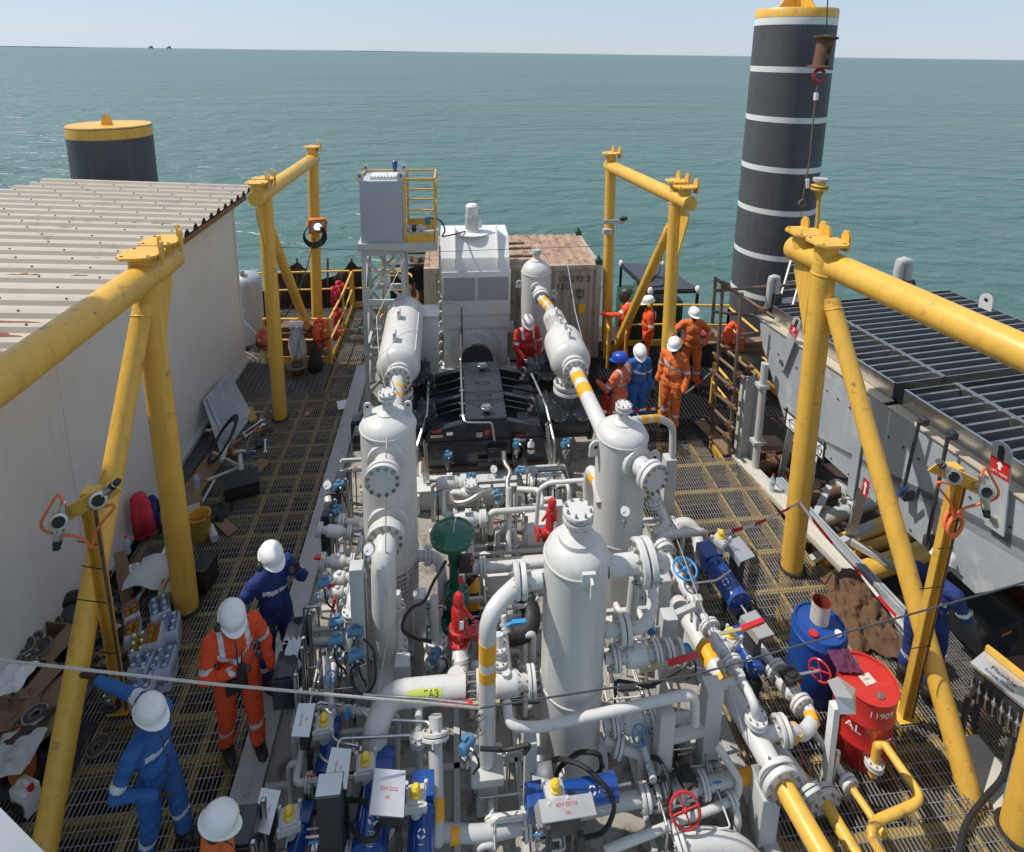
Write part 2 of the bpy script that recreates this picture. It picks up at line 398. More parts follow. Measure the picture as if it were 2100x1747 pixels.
# skid edge beams: left flange, far and near cross members, right flange
mb.bb((-2.10, 2.6, .0), (-1.82, 12.4, .055)); mb.bb((-1.98, 2.6, -.45), (-1.94, 12.4, -.003))
mb.bb((2.72, 2.6, -.40), (2.86, 12.4, .03))
struct(mb, 'skid_edge', M_['flangeb'], bev=.006)
mb = MB()
def grating(x0, x1, y0, y1, z=0.0, pitch=.042, rod=.105):
    n = int((x1 - x0) / pitch)
    for k in range(n + 1):
        x = x0 + k * pitch; mb.bb((x - .004, y0, z - .022), (x + .004, y1, z))
    for k in range(int((y1 - y0) / rod) + 1):
        y = y0 + .03 + k * rod; mb.bb((x0, y - .003, z - .009), (x1, y + .003, z - .0015))
def gratx(x0, x1, y0, y1, z=0.0, pitch=.042, rod=.105):
    for k in range(int((y1 - y0) / pitch) + 1):
        y = y0 + k * pitch; mb.bb((x0, y - .003, z - .032), (x1, y + .003, z))
    for k in range(int((x1 - x0) / rod) + 1):
        x = x0 + .03 + k * rod; mb.bb((x - .004, y0, z - .009), (x + .004, y1, z - .0015))
for (x0, x1) in ((-4.42, -3.66), (-3.655, -2.95), (-2.945, -2.12)):
    for (y0, y1) in ((2.4, 5.1), (5.106, 8.0), (8.006, 11.45)): grating(x0, x1, y0, y1)
grating(-2.62, -1.25, 11.46, 15.6); gratx(-4.7, -2.66, 11.46, 12.9, .008); grating(-4.7, -2.66, 12.92, 15.6)
for (x0, x1) in ((2.88, 3.5), (3.506, 4.3), (4.306, 5.02)):
    for (y0, y1) in ((2.4, 5.0), (5.006, 8.1)): grating(x0, x1, y0, y1)
grating(5.03, 5.5, 4.45, 6.2); grating(2.88, 4.55, 8.106, 9.3); grating(4.556, 5.02, 8.106, 8.8)
grating(5.45, 8.2, 2.4, 4.55); grating(5.45, 6.3, 4.56, 6.2, -.25)
struct(mb, 'walkway_grating', M_['grate'], smooth=False)
mb = MB()   # dark tread floor on the far right and behind the skid
gratx(2.88, 5.6, 9.31, 13.2, 0, .055, .075); gratx(-1.2, 2.86, 12.45, 13.4, 0, .055, .1); gratx(5.6, 6.8, 9.9, 13.2, 0, .055, .075)
struct(mb, 'far_walkway', M_['iron'], smooth=False)
mb = MB()
for x in (-4.35, -3.66, -2.95, -2.53, -2.2): mb.bb((x - .028, 2.4, -.20), (x + .028, 11.45, -.036))
y = 2.5
while y < 11.4:
    mb.bb((-4.4, y - .03, -.195), (-2.12, y + .03, -.0365)); y += .405 if y < 10.2 else .6
for x in (-4.6, -3.6, -2.6, -1.95, -1.3): mb.bb((x - .03, 11.46, -.2), (x + .03, 15.6, -.036))
for k in range(8): mb.bb((-4.7, 11.5 + k * .57, -.195), (-1.2, 11.56 + k * .57, -.0365))
for x in (2.92, 3.5, 4.3, 4.72, 4.99): mb.bb((x - .03, 2.4, -.20), (x + .03, 9.3, -.036))
y = 2.5
while y < 9.3: mb.bb((2.88, y - .04, -.195), (5.02, y + .04, -.0365)); y += .62
for x in (5.5, 6.4, 7.3, 8.1): mb.bb((x - .035, 2.4, -.2), (x + .035, 4.55, -.036))
for k in range(4): mb.bb((5.45, 2.5 + k * .65, -.195), (8.2, 2.57 + k * .65, -.0365))
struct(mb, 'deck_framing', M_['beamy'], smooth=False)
mb = MB()   # brown steel and pipes one level down
for k in range(7): mb.bb((-9, 1.2 + k * 2.3, -1.48), (10, 1.4 + k * 2.3, -1.2))
for x in (-6, -3.3, .4, 3.4, 5.2, 6.6, 9): mb.bb((x - .1, .6, -1.49), (x + .1, 16.9, -1.22))
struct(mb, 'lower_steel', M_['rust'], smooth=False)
mb = MB(); mb.bar((4.98, 9.0, -.03), (5.66, 5.15, -.03), .24, .10); mb.bb((5.05, 2.4, -.12), (5.44, 4.4, -.004)); struct(mb, 'deck_kerb', mat('pale_kerb', (.52, .49, .42), .6, spot=(.3, .25, .18), amt=.3, sc=3), bev=.01)
# ================================================================ left building
t = thing('cabin', 'long cream panelled cabin with rusting ribbed sheet roof beside left walkway', 'building', (-6.5, 7.5, 0))
mb = MB(); xs = -4.62
for (a, b) in ((.0, 3.2), (3.206, 6.9), (6.906, 12.75)): mb.bb((-8.3, a, .02), (xs, b, 3.72))
mb.bb((-8.3, 12.755, .02), (xs + .012, 12.83, 3.70))
mb.build('wall', M_['cabin'], t)
mb = MB(); mb.bb((xs + .002, .0, .02), (xs + .10, 12.8, .10)); mb.build('base_rail', M_['grey'], t)
mb = MB(); mb.bb((-4.44, 0, 3.74), (-4.36, 12.9, 3.90)); mb.bb((-8.4, 12.84, 3.74), (-4.45, 12.92, 3.9)); mb.build('eave_trim', M_['fascia'], t)
mb = MB(); prof = [(0, 0), (.17, 0), (.205, .052), (.30, .052), (.34, 0)]; P_ = .34; ys = []; y = 0.0
while y < 13.0:
    for a, h in prof[:-1]: ys.append((y + a, h))
    y += P_
def zr(x, h): return 3.93 + h + (-4.28 - x) * .045
def xl(y): return -8.55 - (0.0 if y > 12.7 else (12.7 - y) * .42)
mb.add([V((-4.28, y, zr(-4.28, h))) for y, h in ys] + [V((xl(y), y, zr(xl(y), h))) for y, h in ys], [(k, k + 1, len(ys) + k + 1, len(ys) + k) for k in range(len(ys) - 1)], 0)
for k in range(46):     # roofing screws
    pass
for k in range(38):
    yy = k * P_ + .25
    for j in range(7):
        x = -4.5 - j * .72 - .3 * (k % 2); mb.cyl((x, yy, zr(x, .052)), (x, yy, zr(x, .067)), .013, None, 6, 1)
R2 = random.Random(4)
for k in range(52):   # flaked rust patches lying in the pans
    yy = int(R2.uniform(17, 36)) * P_ + R2.uniform(.02, .09); x = R2.uniform(-8.8, -5.0); ln = R2.uniform(.12, 1.1) * (1.3 if R2.random() < .3 else .6)
    n = 9; up = []; lo = []
    for i in range(n + 1):
        f = i / n; w = .10 * math.sin(math.pi * f) ** .5 * R2.uniform(.3, 1); xx = x + ln * f
        up.append(V((xx, min(yy + w, yy + .085), zr(xx, .003)))); lo.append(V((xx, yy - w * .15, zr(xx, .003))))
    mb.add(up + lo, [(i, i + 1, n + 2 + i, n + 1 + i) for i in range(n)], 2)
mb.build('roof', [M_['roofm'], M_['iron'], M_['roofrust']], t, smooth=False)
mb = MB()
for k in range(38):   # black filler foam under the ribs
    y = k * P_; mb.bb((-4.36, y, 3.9), (-4.30 + .015 * (k % 3), y + .35, 3.925 + .004 * (k % 2)))
    mb.prism([(.155, 0), (.35, 0), (.31, .06), (.25, .095), (.19, .06)], (-4.277, y, 3.93), (0, 1, 0), (0, 0, 1), (.006, 0, 0))
mb.build('filler_foam', M_['foam'], t)
# taller block added out of view at left to shade the near skid
t = thing('shade_block', 'tall cream block with window rows, added unseen to shade the near skid', 'building', (-9.6, 2.4, 0))
mb = MB(); mb.bb((-13, -2.5, -1.5), (-8.62, 7.2, 13.2)); mb.build('wall', M_['cabin'], t)
mb = MB(); mb.bb((-13.2, -2.7, 13.205), (-8.45, 7.4, 13.35)); mb.build('roof', M_['grey'], t)
for z in (4.8, 7.6):
    for y in (-1, 1.6, 4.2, 6.4):
        f = MB(); f.bb((-8.63, y - .5, z), (-8.58, y + .5, z + 1.0)); w = f.build('window', M_['ltgrey'], t)
        f = MB(); f.bb((-8.585, y - .42, z + .08), (-8.572, y + .42, z + .92)); f.build('pane', M_['dark'], w)
# ================================================================ piles
def pile(x, y, r, ztop, bands, label, lug):
    t = thing('support_pile', label, 'pile', (x, y, SZ), 'black jack-up piles')
    mb = MB(); zs = [(SZ - 3, 0)]; prof = []; mis = []
    prof = [(r, SZ - 3 - SZ)]
    cuts = []
    for z0, z1, mi in bands: cuts.append((z0, z1, mi))
    cuts.sort(); zc = SZ - 3
    for z0, z1, mi in cuts:
        prof.append((r, z0 - SZ)); mis.append(0); prof.append((r + .002, z1 - SZ)); mis.append(mi); zc = z1
    if prof[-1][1] < ztop - SZ: prof.append((r, ztop - SZ)); mis.append(0)
    prof.append((r * .985, ztop - SZ + .03)); mis.append(2); prof.append((0, ztop - SZ + .03)); mis.append(2)
    mb.lathe(prof, (x, y, SZ), Zu, 56, mis=mis)
    mb.build('shaft', [M_['pile'], M_['pilew'], M_['yellow']], t, ang=60)
    return t
t = pile(-8.5, 15.8, .92, 4.98, [(4.72, 4.96, 2), (2.95, 3.12, 1), (1.2, 1.36, 1)], 'black pile stub with yellow cap behind the ribbed cabin roof', 0)
mb = MB(); mb.prism([(-.13, 0), (.13, 0), (.09, .2), (.03, .28), (-.03, .28), (-.09, .2)], (-8.46, 15.6, 5.0), (1, 0, 0), (0, 0, 1), (0, .06, 0)); mb.build('padeye', M_['yellow'], t)
pb = []
for py in (143, 248, 352, 440, 533, 617):
    z = at(1600, py, y=13.55).z; pb.append((z - .07, z + .07, 1))
zt = 8.02
pb += [(zt - .37, zt - .20, 1), (zt - .19, zt - .002, 2)]
t = pile(8.58, 14.5, .95, zt, pb, 'tall black pile with white rings and yellow crown beside the cooler', 0)
mb = MB(); mb.cyl((8.6, 14.5, zt + .03), (8.6, 14.5, zt + .8), .10)
for a in (0, 90, 180, 270):
    d = V((math.cos(rad(a + 10)), math.sin(rad(a + 10)), 0)); mb.prism([(.08, 0), (.6, 0), (.1, .6), (.08, .6)], V((8.6, 14.5, zt + .03)) - d.cross(Zu) * .02, d, Zu, d.cross(Zu) * .04)
mb.build('crown_fin', M_['yellow'], t)
mb = MB()
def pilewrap(cx, cy, r, ac, z):
    return lambda x, y: V((cx + r * math.sin(ac + x / r), cy - r * math.cos(ac + x / r), z + y))
text_mb('30', .42, (0, 0, 0), (1, 0, 0), Zu, mb, fn=pilewrap(8.58, 14.5, .957, .62, at(1660, 375, y=13.7).z)); mb.build('lettering', M_['pilew'], t, smooth=False)
# ================================================================ yellow lifting frames
def headcap(mb, c, plate=.27):
    c = V(c)
    mb.prism([(-plate, -plate * .55), (-plate * .55, -plate), (plate * .55, -plate), (plate, -plate * .55), (plate, plate * .55), (plate * .55, plate), (-plate * .55, plate), (-plate, plate * .55)], c, (1, 0, 0), (0, 1, 0), (0, 0, .03))
    for dx, dy in ((plate * .45, plate * .9), (plate, -.02)):
        mb.prism([(-.055, -.10), (.055, -.10), (.055, .10), (.025, .16), (-.025, .16), (-.055, .10)], c + V((dx, dy, .0)), V((dy * .3 + .2, -.9, 0)).normalized(), Zu, (.03, 0, 0))
    for sx in (-plate * .65, plate * .65):
        for sy in (-plate * .65, plate * .65): mb.cyl(c + V((sx, sy, .03)), c + V((sx, sy, .034)), .018, None, 8, mi=1)
def lframe(label, cols, beam, brace, caps, gus, rc=.14, rb=.165, rbr=.102, pl=.21):
    t = thing('lifting_frame', label, 'steel frame', (cols[0][0][0], cols[0][0][1], 0), 'yellow tubular lifting frames')
    Y = [M_['yellow'], M_['dark']]
    for (a, b) in cols:
        mb = MB(); mb.cyl((a[0], a[1], -.9), b, rc, None, 28); mb.torus((b[0], b[1], b[2] - rb * .95), Zu, rc, .01, 28, 6); mb.torus((a[0], a[1], a[2] + .02), Zu, rc + .02, .02, 28, 6, 1); mb.build('column', Y, t)
    mb = MB(); a, b = V(beam[0]), V(beam[1]); d = (b - a).normalized()
    mb.lathe([(rb * .97, 0), (rb, .012), (rb, (b - a).length - .012), (rb * .97, (b - a).length)], a, d, 32); mb.build('top_beam', Y, t, ang=50)
    mb = MB(); mb.cyl(brace[0], brace[1], rbr, None, 24); mb.torus(V(brace[0]) + (V(brace[1]) - V(brace[0])).normalized() * rc * .9, V(brace[1]) - V(brace[0]), rbr, .008, 26, 6); mb.build('brace', Y, t)
    for c in caps:
        mb = MB(); mb.cyl(V(c) - V((0, 0, .3)), c, rc * .98, None, 24); headcap(mb, c, pl); mb.build('head_plate', Y, t)
    for (c, dy) in gus:
        mb = MB(); mb.prism([(0, 0), (dy, 0), (dy, -.12), (0, -.85)], V(c) - V((.012, 0, 0)), (0, 1, 0), Zu, (.024, 0, 0)); mb.build('gusset', Y, t)
    return t
lframe('near yellow tube frame against the cream cabin wall', [((-3.33, 6.63, 0), (-3.40, 6.63, 4.45)), ((-3.38, 3.0, 0), (-3.42, 3.0, 4.45))],
       ((-3.40, 2.6, 4.42), (-3.38, 7.25, 4.42)), ((-3.40, 6.55, 4.1), (-3.43, 3.55, -.6)), [(-3.40, 6.63, 4.66), (-3.39, 7.08, 4.66)], [((-3.36, 6.78, 4.26), .38)])
lframe('far yellow tube frame carrying the lit floodlight', [((-3.27, 10.6, 0), (-3.27, 10.6, 4.45)), ((-3.30, 13.94, 0), (-3.17, 13.94, 4.55))],
       ((-3.28, 10.15, 4.42), (-3.17, 14.05, 4.42)), ((-3.27, 10.72, 3.75), (-3.31, 13.72, -.15)), [(-3.27, 10.62, 4.66), (-3.28, 10.3, 4.66), (-3.17, 13.94, 4.70)], [((-3.27, 10.45, 4.25), -.34)], rc=.125, rb=.14, rbr=.095, pl=.18)
lframe('near yellow tube frame standing beside the metal air cooler', [((4.64, 6.51, 0), (4.56, 6.51, 4.45)), ((5.10, 3.62, 0), (5.12, 3.62, 4.45))],
       ((4.52, 7.12, 4.42), (5.30, 2.4, 4.36)), ((4.62, 6.4, 4.0), (4.95, 3.9, -.15)), [(4.56, 6.51, 4.68), (4.53, 6.92, 4.68)], [((4.52, 6.68, 4.26), .36)])
lframe('far yellow tube frame standing among the orange workers', [((4.06, 9.93, 0), (3.98, 9.93, 4.45)), ((3.66, 12.67, 0), (3.53, 12.67, 4.55))],
       ((4.05, 9.45, 4.42), (3.52, 12.8, 4.46)), ((3.97, 10.05, 3.85), (3.70, 12.4, .0)), [(3.98, 9.95, 4.70), (4.02, 9.66, 4.66), (3.52, 12.67, 4.74)], [((4.04, 9.78, 4.25), -.32)], rc=.115, rb=.135, rbr=.09, pl=.18)
# ================================================================ skid machinery
ay = lambda a, b, y: at(a, b, y=y)
az = lambda a, b, z=0.0: at(a, b, z=z)
ax = lambda a, b, x: at(a, b, x=x)
X_, Y_, = V((1, 0, 0)), V((0, 1, 0))
def pipe(label, pts, r, fl=(), bands=(), fil=None, mats=None, name='pipe_run', cat='pipe', n=14, group=None, extra=None):
    """a run of pipe: tube, painted bands (p0, p1, material), flanges (centre, axis, radius, paired)"""
    pts = [V(p) for p in pts]
    lo = min(pts, key=lambda p: p.z)
    t = thing(name, label, cat, lo, group)
    mb = MB(); mb.tube(pts, r, n, fil if fil is not None else r * 2.6, 0)
    mb.build('pipe', mats or PW, t, ang=50)
    for bd in bands:
        a, b = V(bd[0]), V(bd[1]); mb = MB(); mb.cyl(a, b, r + .0025, None, n + 6); mb.build('colour_band', bd[2] if len(bd) > 2 else M_['yband'], t)
    for f in fl:
        mb = MB(); mb.flange(f[0], f[1], f[2], f[4] if len(f) > 4 else max(.03, f[2] * .24), 8 if f[2] < .2 else 12, 0, 1, pair=f[3]); mb.build('flange', PW, t)
    return t
def seam(mb, c, z, R, mi=0): mb.torus((c[0], c[1], z), Zu, R + .001, .011, 44, 6, mi)
def vessel(label, c, R, zt, hh, top_r, topf=True, z0=.02, lugs=True, legs=False):
    t = thing('pressure_vessel', label, 'vessel', (c[0], c[1], z0), 'white vertical pressure vessels')
    mb = MB(); mb.cyl((c[0], c[1], z0), (c[0], c[1], zt), R, None, 56); mb.head((c[0], c[1], zt), Zu, R, hh, 56)
    seam(mb, c, zt, R); seam(mb, c, z0 + (zt - z0) * .42, R)
    mb.build('shell', PW, t, ang=60)
    mb = MB(); mb.cyl((c[0], c[1], z0), (c[0], c[1], z0 + .03), R + .10, None, 40); mb.bolts((c[0], c[1], z0 + .03), Zu, R + .06, 10, .016, .03); mb.build('base_ring', PW, t)
    if topf:
        mb = MB(); mb.lathe([(top_r * 1.25, -.05), (top_r * 1.2, 0), (top_r * .62, .03), (top_r * .6, .16)], (c[0], c[1], zt + hh), Zu, 28)
        mb.flange((c[0], c[1], zt + hh + .16 + top_r * .3), Zu, top_r, top_r * .36, 8, pair=True)
        mb.cyl((c[0], c[1], zt + hh + .16), (c[0], c[1], zt + hh + .16 + top_r * .7), top_r * .75, None, 24); mb.build('top_flange', PW, t)
    return t
def manway(t, c, R, az_deg, z, r, out, name='manway', blind=True):
    d = V((math.sin(rad(az_deg)), -math.cos(rad(az_deg)), 0)); p = V((c[0], c[1], z))
    mb = MB(); mb.lathe([(r * 1.08, R - .035), (r * 1.05, R + .012), (r * .66, R + .02), (r * .62, R + out)], p, d, 32)
    mb.lathe([(r, R + out), (r, R + out + .045), (r * .7, R + out + .05), (r * .7, R + out + .06), (r, R + out + .065), (r, R + out + .11), (.001, R + out + .112)], p, d, 40)
    mb.bolts(p + d * (R + out + .11), d, r * .84, 12, .020, .035); mb.bolts(p + d * (R + out), -d, r * .84, 12, .020, .03)
    return mb.build(name, PW, t)
def lug(t, c, d, w, h, th=.025, mi=0):
    """lifting lug with an eye, standing on c, plate width along d"""
    mb = MB(); c = V(c); d = V(d).normalized(); nrm = d.cross(Zu); k = 10
    arc = [(w / 2 * math.cos(math.pi * i / k), h - w / 2 + w / 2 * math.sin(math.pi * i / k)) for i in range(k + 1)]
    mb.prism([(w / 2, 0)] + arc + [(-w / 2, 0)], c - nrm * th / 2, d, Zu, nrm * th)
    e = c + Zu * (h - w / 2); mb.cyl(e - nrm * (th / 2 + .002), e + nrm * (th / 2 + .002), w * .16, None, 14, 4)
    return mb.build('lifting_lug', PW, t)
# --- V1
c1 = (-.715, 6.05); v1 = vessel('tall white vessel left of the green valve with spec lettering', c1, .305, 2.82, .17, .1)
lug(v1, (c1[0] - .215, c1[1], 2.9), X_, .09, .2); lug(v1, (c1[0] + .225, c1[1], 2.9), X_, .09, .2)
manway(v1, c1, .305, 0, ay(790, 985, 5.45).z, .185, .2)
zz = ay(790, 1120, 5.45).z; manway(v1, c1, .305, 0, zz, .20, .13, 'outlet_nozzle')
mb = MB()
for k, s in enumerate(['NAME OF PRODUCT', 'SERIAL NUMBER', 'NAME OF SUPPLIER', 'NAME OF CUSTOMER', 'DIMENSIONS (IN MM)', 'WEIGHT (IN KGS)', 'MADE IN']):
    zb = ay(820, 1186, 5.75).z - k * .062
    f = lambda x, y, zb=zb: V((c1[0] + .309 * math.sin(.12 + x / .309), c1[1] - .309 * math.cos(.12 + x / .309), zb + y))
    text_mb(s, .06, (0, 0, 0), X_, Zu, mb, fn=f, align='LEFT')
    f2 = lambda x, y, zb=zb: V((c1[0] + .309 * math.sin(1.15 + x / .309), c1[1] - .309 * math.cos(1.15 + x / .309), zb + y))
    text_mb(': ' + ['SEPARATOR', '2274', 'EPS', 'PERENCO', '2100 X 600', '3200', 'UAE'][k][:6] if False else ':', .06, (0, 0, 0), X_, Zu, mb, fn=f2, align='LEFT')
mb.build('lettering', M_['dark'], v1, smooth=False)
x0, y0 = c1[0], 5.30
pipe('fat white downcomer elbowing from the vessel with spec lettering', [(x0, 5.6, zz), (x0, y0, zz), (x0 - .02, y0, .45), (x0 - .02, 4.9, .30)], .128, fil=.28, n=24,
     fl=[((x0, 5.56, zz), Y_, .2, False)])
# --- V2
c2 = (2.06, 6.31); v2 = vessel('white vessel behind the front separator with bolted side manway', c2, .31, 2.36, .17, .1)
manway(v2, c2, .31, 22, ay(1300, 985, 5.75).z, .19, .2)
lug(v2, (c2[0] - .34, c2[1] - .05, 2.12), V((1, .2, 0)), .16, .2); lug(v2, (c2[0] + .38, c2[1] - .1, 1.98), V((1, .4, 0)), .2, .2)
# --- front separator
c3 = (1.12, 4.55); v3 = vessel('front white separator, fattest vessel with OK on its top flange', c3, .295, 2.42, .21, .14)
mb = MB(); zl = ay(1195, 1205, 4.2).z; mb.bb((c3[0] - .02, c3[1] - .325, zl - .02), (c3[0] + .10, c3[1] - .29, zl + .10)); mb.prism([(0, -.13), (.07, -.11), (.07, .04), (0, .05)], (c3[0] + .045, c3[1] - .32, zl + .02), (0, -1, 0), Zu, (.024, 0, 0)); mb.build('lifting_lug', PW, v3)
mb = MB(); zf = 2.42 + .21 + .16 + .14 * .3
f = lambda x, y: V((c3[0] + .1405 * math.sin(-.1 + x / .14), c3[1] - .1405 * math.cos(-.1 + x / .14), zf + .035 + y))
text_mb('OK', .045, (0, 0, 0), X_, Zu, mb, fn=f); mb.build('lettering', M_['dark'], v3, smooth=False)
# --- rear scrubber
c4 = (1.76, 11.62); v4 = vessel('slender white scrubber standing before the rusty container', c4, .31, 2.44, .26, .1)
lug(v4, (c4[0] - .36, c4[1], 2.1), X_, .12, .16); lug(v4, (c4[0] + .36, c4[1] - .12, 1.9), X_, .14, .18)
zn = ay(1108, 603, 11.1).z
mb = MB(); d4 = V((.05, -1, -.25)).normalized(); mb.lathe([(.17, .22), (.16, .31), (.1, .33), (.095, .5)], (c4[0], c4[1], zn + .1), d4, 28); mb.flange(V((c4[0], c4[1], zn + .1)) + d4 * .54, d4, .16, .07, 12, pair=True); mb.build('side_nozzle', PW, v4)
# ---------------------------------------------------------------- pulsation bottles
bl = thing('pulsation_bottle', 'fat white horizontal drum lying left of the black compressor', 'drum', (-.88, 9.9, 1.1), 'white horizontal drums on the compressor')
zc = 1.86; xl_ = -.87
mb = MB(); mb.cyl((xl_, 9.02, zc), (xl_ - .03, 11.05, zc), .35, None, 48); mb.head((xl_, 9.02, zc), V((0, -1, 0)), .35, .2, 48); mb.head((xl_ - .03, 11.05, zc), Y_, .35, .2, 48)
mb.torus((xl_, 9.02, zc), Y_, .351, .006, 40, 6); mb.torus((xl_, 11.0, zc), Y_, .351, .006, 40, 6); mb.bar((xl_ + .27, 9.1, zc + .225), (xl_ + .25, 11, zc + .23), .012, .012, 0); mb.build('shell', PW, bl, ang=60)
for y in (9.25, 10.1): lug(bl, (xl_ - .07, y, zc + .34), X_, .05, .17, .16)
mb = MB(); mb.lathe([(.2, .12), (.19, .22), (.13, .24), (.125, .34)], (xl_ + .02, 9.02, zc - .02), V((0, -1, 0)), 32); mb.flange((xl_ + .02, 8.66, zc - .02), Y_, .22, .055, 12); mb.build('end_flange', PW, bl)
for y in (9.15, 10.5):
    mb = MB(); mb.cyl((xl_, y, zc - .3), (xl_, y, zc - .62), .13, None, 24); mb.flange((xl_, y, zc - .6), Zu, .22, .09, 12, pair=True); mb.build('saddle_nozzle', PW, bl)
pipe('short banded grey pipe between the left drum and lettered vessel', [(xl_ + .02, 8.66, zc - .02), (xl_ + .03, 8.1, zc - .06), (-.72, 6.9, zc - .2), (-.72, 6.3, zc - .25)], .115, fil=.3, mats=[M_['ltgrey']], n=22,
     bands=[((xl_ + .035, 8.2, zc - .055), (xl_ + .03, 8.12, zc - .06)), ((xl_ + .031, 8.42, zc - .04), (xl_ + .032, 8.34, zc - .045))])
br = thing('pulsation_bottle', 'stepped white drum lying right of the compressor beside the blue helmet', 'drum', (1.97, 9.3, 1.1), 'white horizontal drums on the compressor')
xr = 1.97; zr_ = 1.86
mb = MB(); mb.cyl((xr, 8.98, zr_), (xr, 9.62, zr_), .34, None, 48); mb.head((xr, 8.98, zr_), V((0, -1, 0)), .34, .2, 48)
mb.lathe([(.34, 0), (.33, .06), (.30, .12), (.235, .2), (.21, .26), (.205, 1.0), (.13, 1.08), (.12, 1.15)], (xr, 9.62, zr_), Y_, 48); mb.torus((xr, 9.0, zr_), Y_, .341, .006, 40, 6); mb.build('shell', PW, br, ang=60)
for y in (9.15, 9.5): lug(br, (xr, y, zr_ + .33), X_, .04, .15, .12)
for y in (9.95, 10.35): lug(br, (xr, y, zr_ + .2), X_, .04, .13, .1)
mb = MB(); mb.lathe([(.2, .12), (.19, .22), (.12, .24), (.115, .34)], (xr + .02, 8.98, zr_), V((0, -1, 0)), 32); mb.flange((xr + .02, 8.64, zr_), Y_, .21, .055, 12); mb.build('end_flange', PW, br)
mb = MB(); mb.cyl((xr + .02, 9.2, zr_ - .3), (xr + .02, 9.2, zr_ - .62), .14, None, 24); mb.flange((xr + .02, 9.2, zr_ - .6), Zu, .25, .08, 12, pair=True); mb.build('saddle_nozzle', PW, br)
mb = MB(); f = lambda x, y: V((xr + .208 * math.sin(-.85 + y / .208), 10.25 + x, zr_ + .208 * math.cos(-.85 + y / .208)))
for k in range(7): text_mb(['NAME OF PRODUCT', 'SERIAL NUMBER', 'NAME OF SUPPLIER', 'CUSTOMER', 'DIMENSIONS', 'WEIGHT', 'MADE IN'][k], .05, (0, 0, 0), X_, Zu, mb, fn=lambda x, y, k=k: V((xr + .209 * math.sin(-1.15 + (k * .052 + y) / .209), 10.2 - x, zr_ + .209 * math.cos(-1.15 + (k * .052 + y) / .209))))
mb.build('lettering', M_['dark'], br, smooth=False)
a = V((c4[0], c4[1], zn + .1)) + d4 * .56; e = V((xr, 10.78, zr_))
p1 = a + d4 * .12; p2 = V((xr - .06, 10.72, zr_ + .16)); lp = lambda t_: p1 + (p2 - p1) * t_
pipe('yellow banded pipe joining the rear scrubber to the stepped drum', [a, p1, p2, (xr, 10.6, zr_)], .1, fil=.06, n=22, bands=[(lp(.1), lp(.55)), (lp(.74), lp(.95))])
p1 = V((xr + .02, 8.6, zr_)); p2 = V((2.02, 6.75, 1.95)); lp = lambda t_: p1 + (p2 - p1) * t_
pipe('long white pipe with two yellow bands running to the rear manway vessel', [p1, p2, (2.05, 6.4, 1.93)], .115, fil=.1, n=24, bands=[(lp(.08), lp(.19)), (lp(.27), lp(.42))])
# ---------------------------------------------------------------- compressor
cp = thing('compressor', 'black reciprocating compressor with ribbed bolted top covers', 'compressor', (.52, 9.6, .3))
K = [M_['black'], M_['bolt'], M_['red'], M_['paper'], M_['steel']]
mb = MB(); mb.bb((-.42, 8.42, .38), (1.46, 11.35, .98)); mb.prism([(-.42, .98), (-.36, 1.2), (.15, 1.36), (.9, 1.36), (1.4, 1.2), (1.46, .98)], (0, 8.45, 0), (1, 0, 0), Zu, (0, .16, 0))
mb.prism([(-.42, .98), (-.36, 1.2), (.15, 1.36), (.9, 1.36), (1.4, 1.2), (1.46, .98)], (0, 9.6, 0), (1, 0, 0), Zu, (0, .16, 0)); mb.prism([(-.42, .98), (-.36, 1.2), (.15, 1.36), (.9, 1.36), (1.4, 1.2), (1.46, .98)], (0, 10.9, 0), (1, 0, 0), Zu, (0, .2, 0))
for y in (9.02, 9.3, 10.0, 10.4):
    for s in (-1, 1): mb.bar((.52 + s * .35, y, 1.38), (.52 + s * .95, y + .03, 1.17), .045, .05)
mb.bb((-.5, 8.36, .36), (1.54, 11.4, .44), 2); mb.build('crankcase', K[:2] + [M_['rust']], cp, bev=.012)
mb = MB()
for (a, b) in ((8.48, 9.28), (9.29, 9.66), (9.67, 11.2)): mb.bb((.2, a, 1.36), (.86, b, 1.42))
for y in [8.52 + k * .17 for k in range(16)]:
    for x in (.225, .835): mb.cyl((x, y, 1.42), (x, y, 1.435), .016, None, 6, 1)
for y in (9.0, 9.45, 10.05):
    mb.tube([(.42, y, 1.42), (.42, y, 1.46), (.64, y, 1.46), (.64, y, 1.42)], .01, 6, .02)
mb.build('top_cover', K, cp, bev=.006)
for y in (8.72, 10.75):
    mb = MB(); mb.lathe([(.05, 0), (.05, .07), (.09, .075), (.09, .12), (.075, .125), (.075, .16), (0, .165)], (.54, y, 1.42), Zu, 20, mis=[0, 0, 4, 4, 4, 4]); mb.build('breather', K, cp)
for (x, y) in ((-.32, 8.95), (-.36, 10.35), (1.32, 9.0), (1.3, 10.5)):
    mb = MB(); mb.box((x, y, 1.24), (.16, .16, .12)); mb.torus((x, y, 1.44), V((.9, .35, 0)), .1, .032, 22, 10); mb.build('eyebolt', M_['iron'], cp)
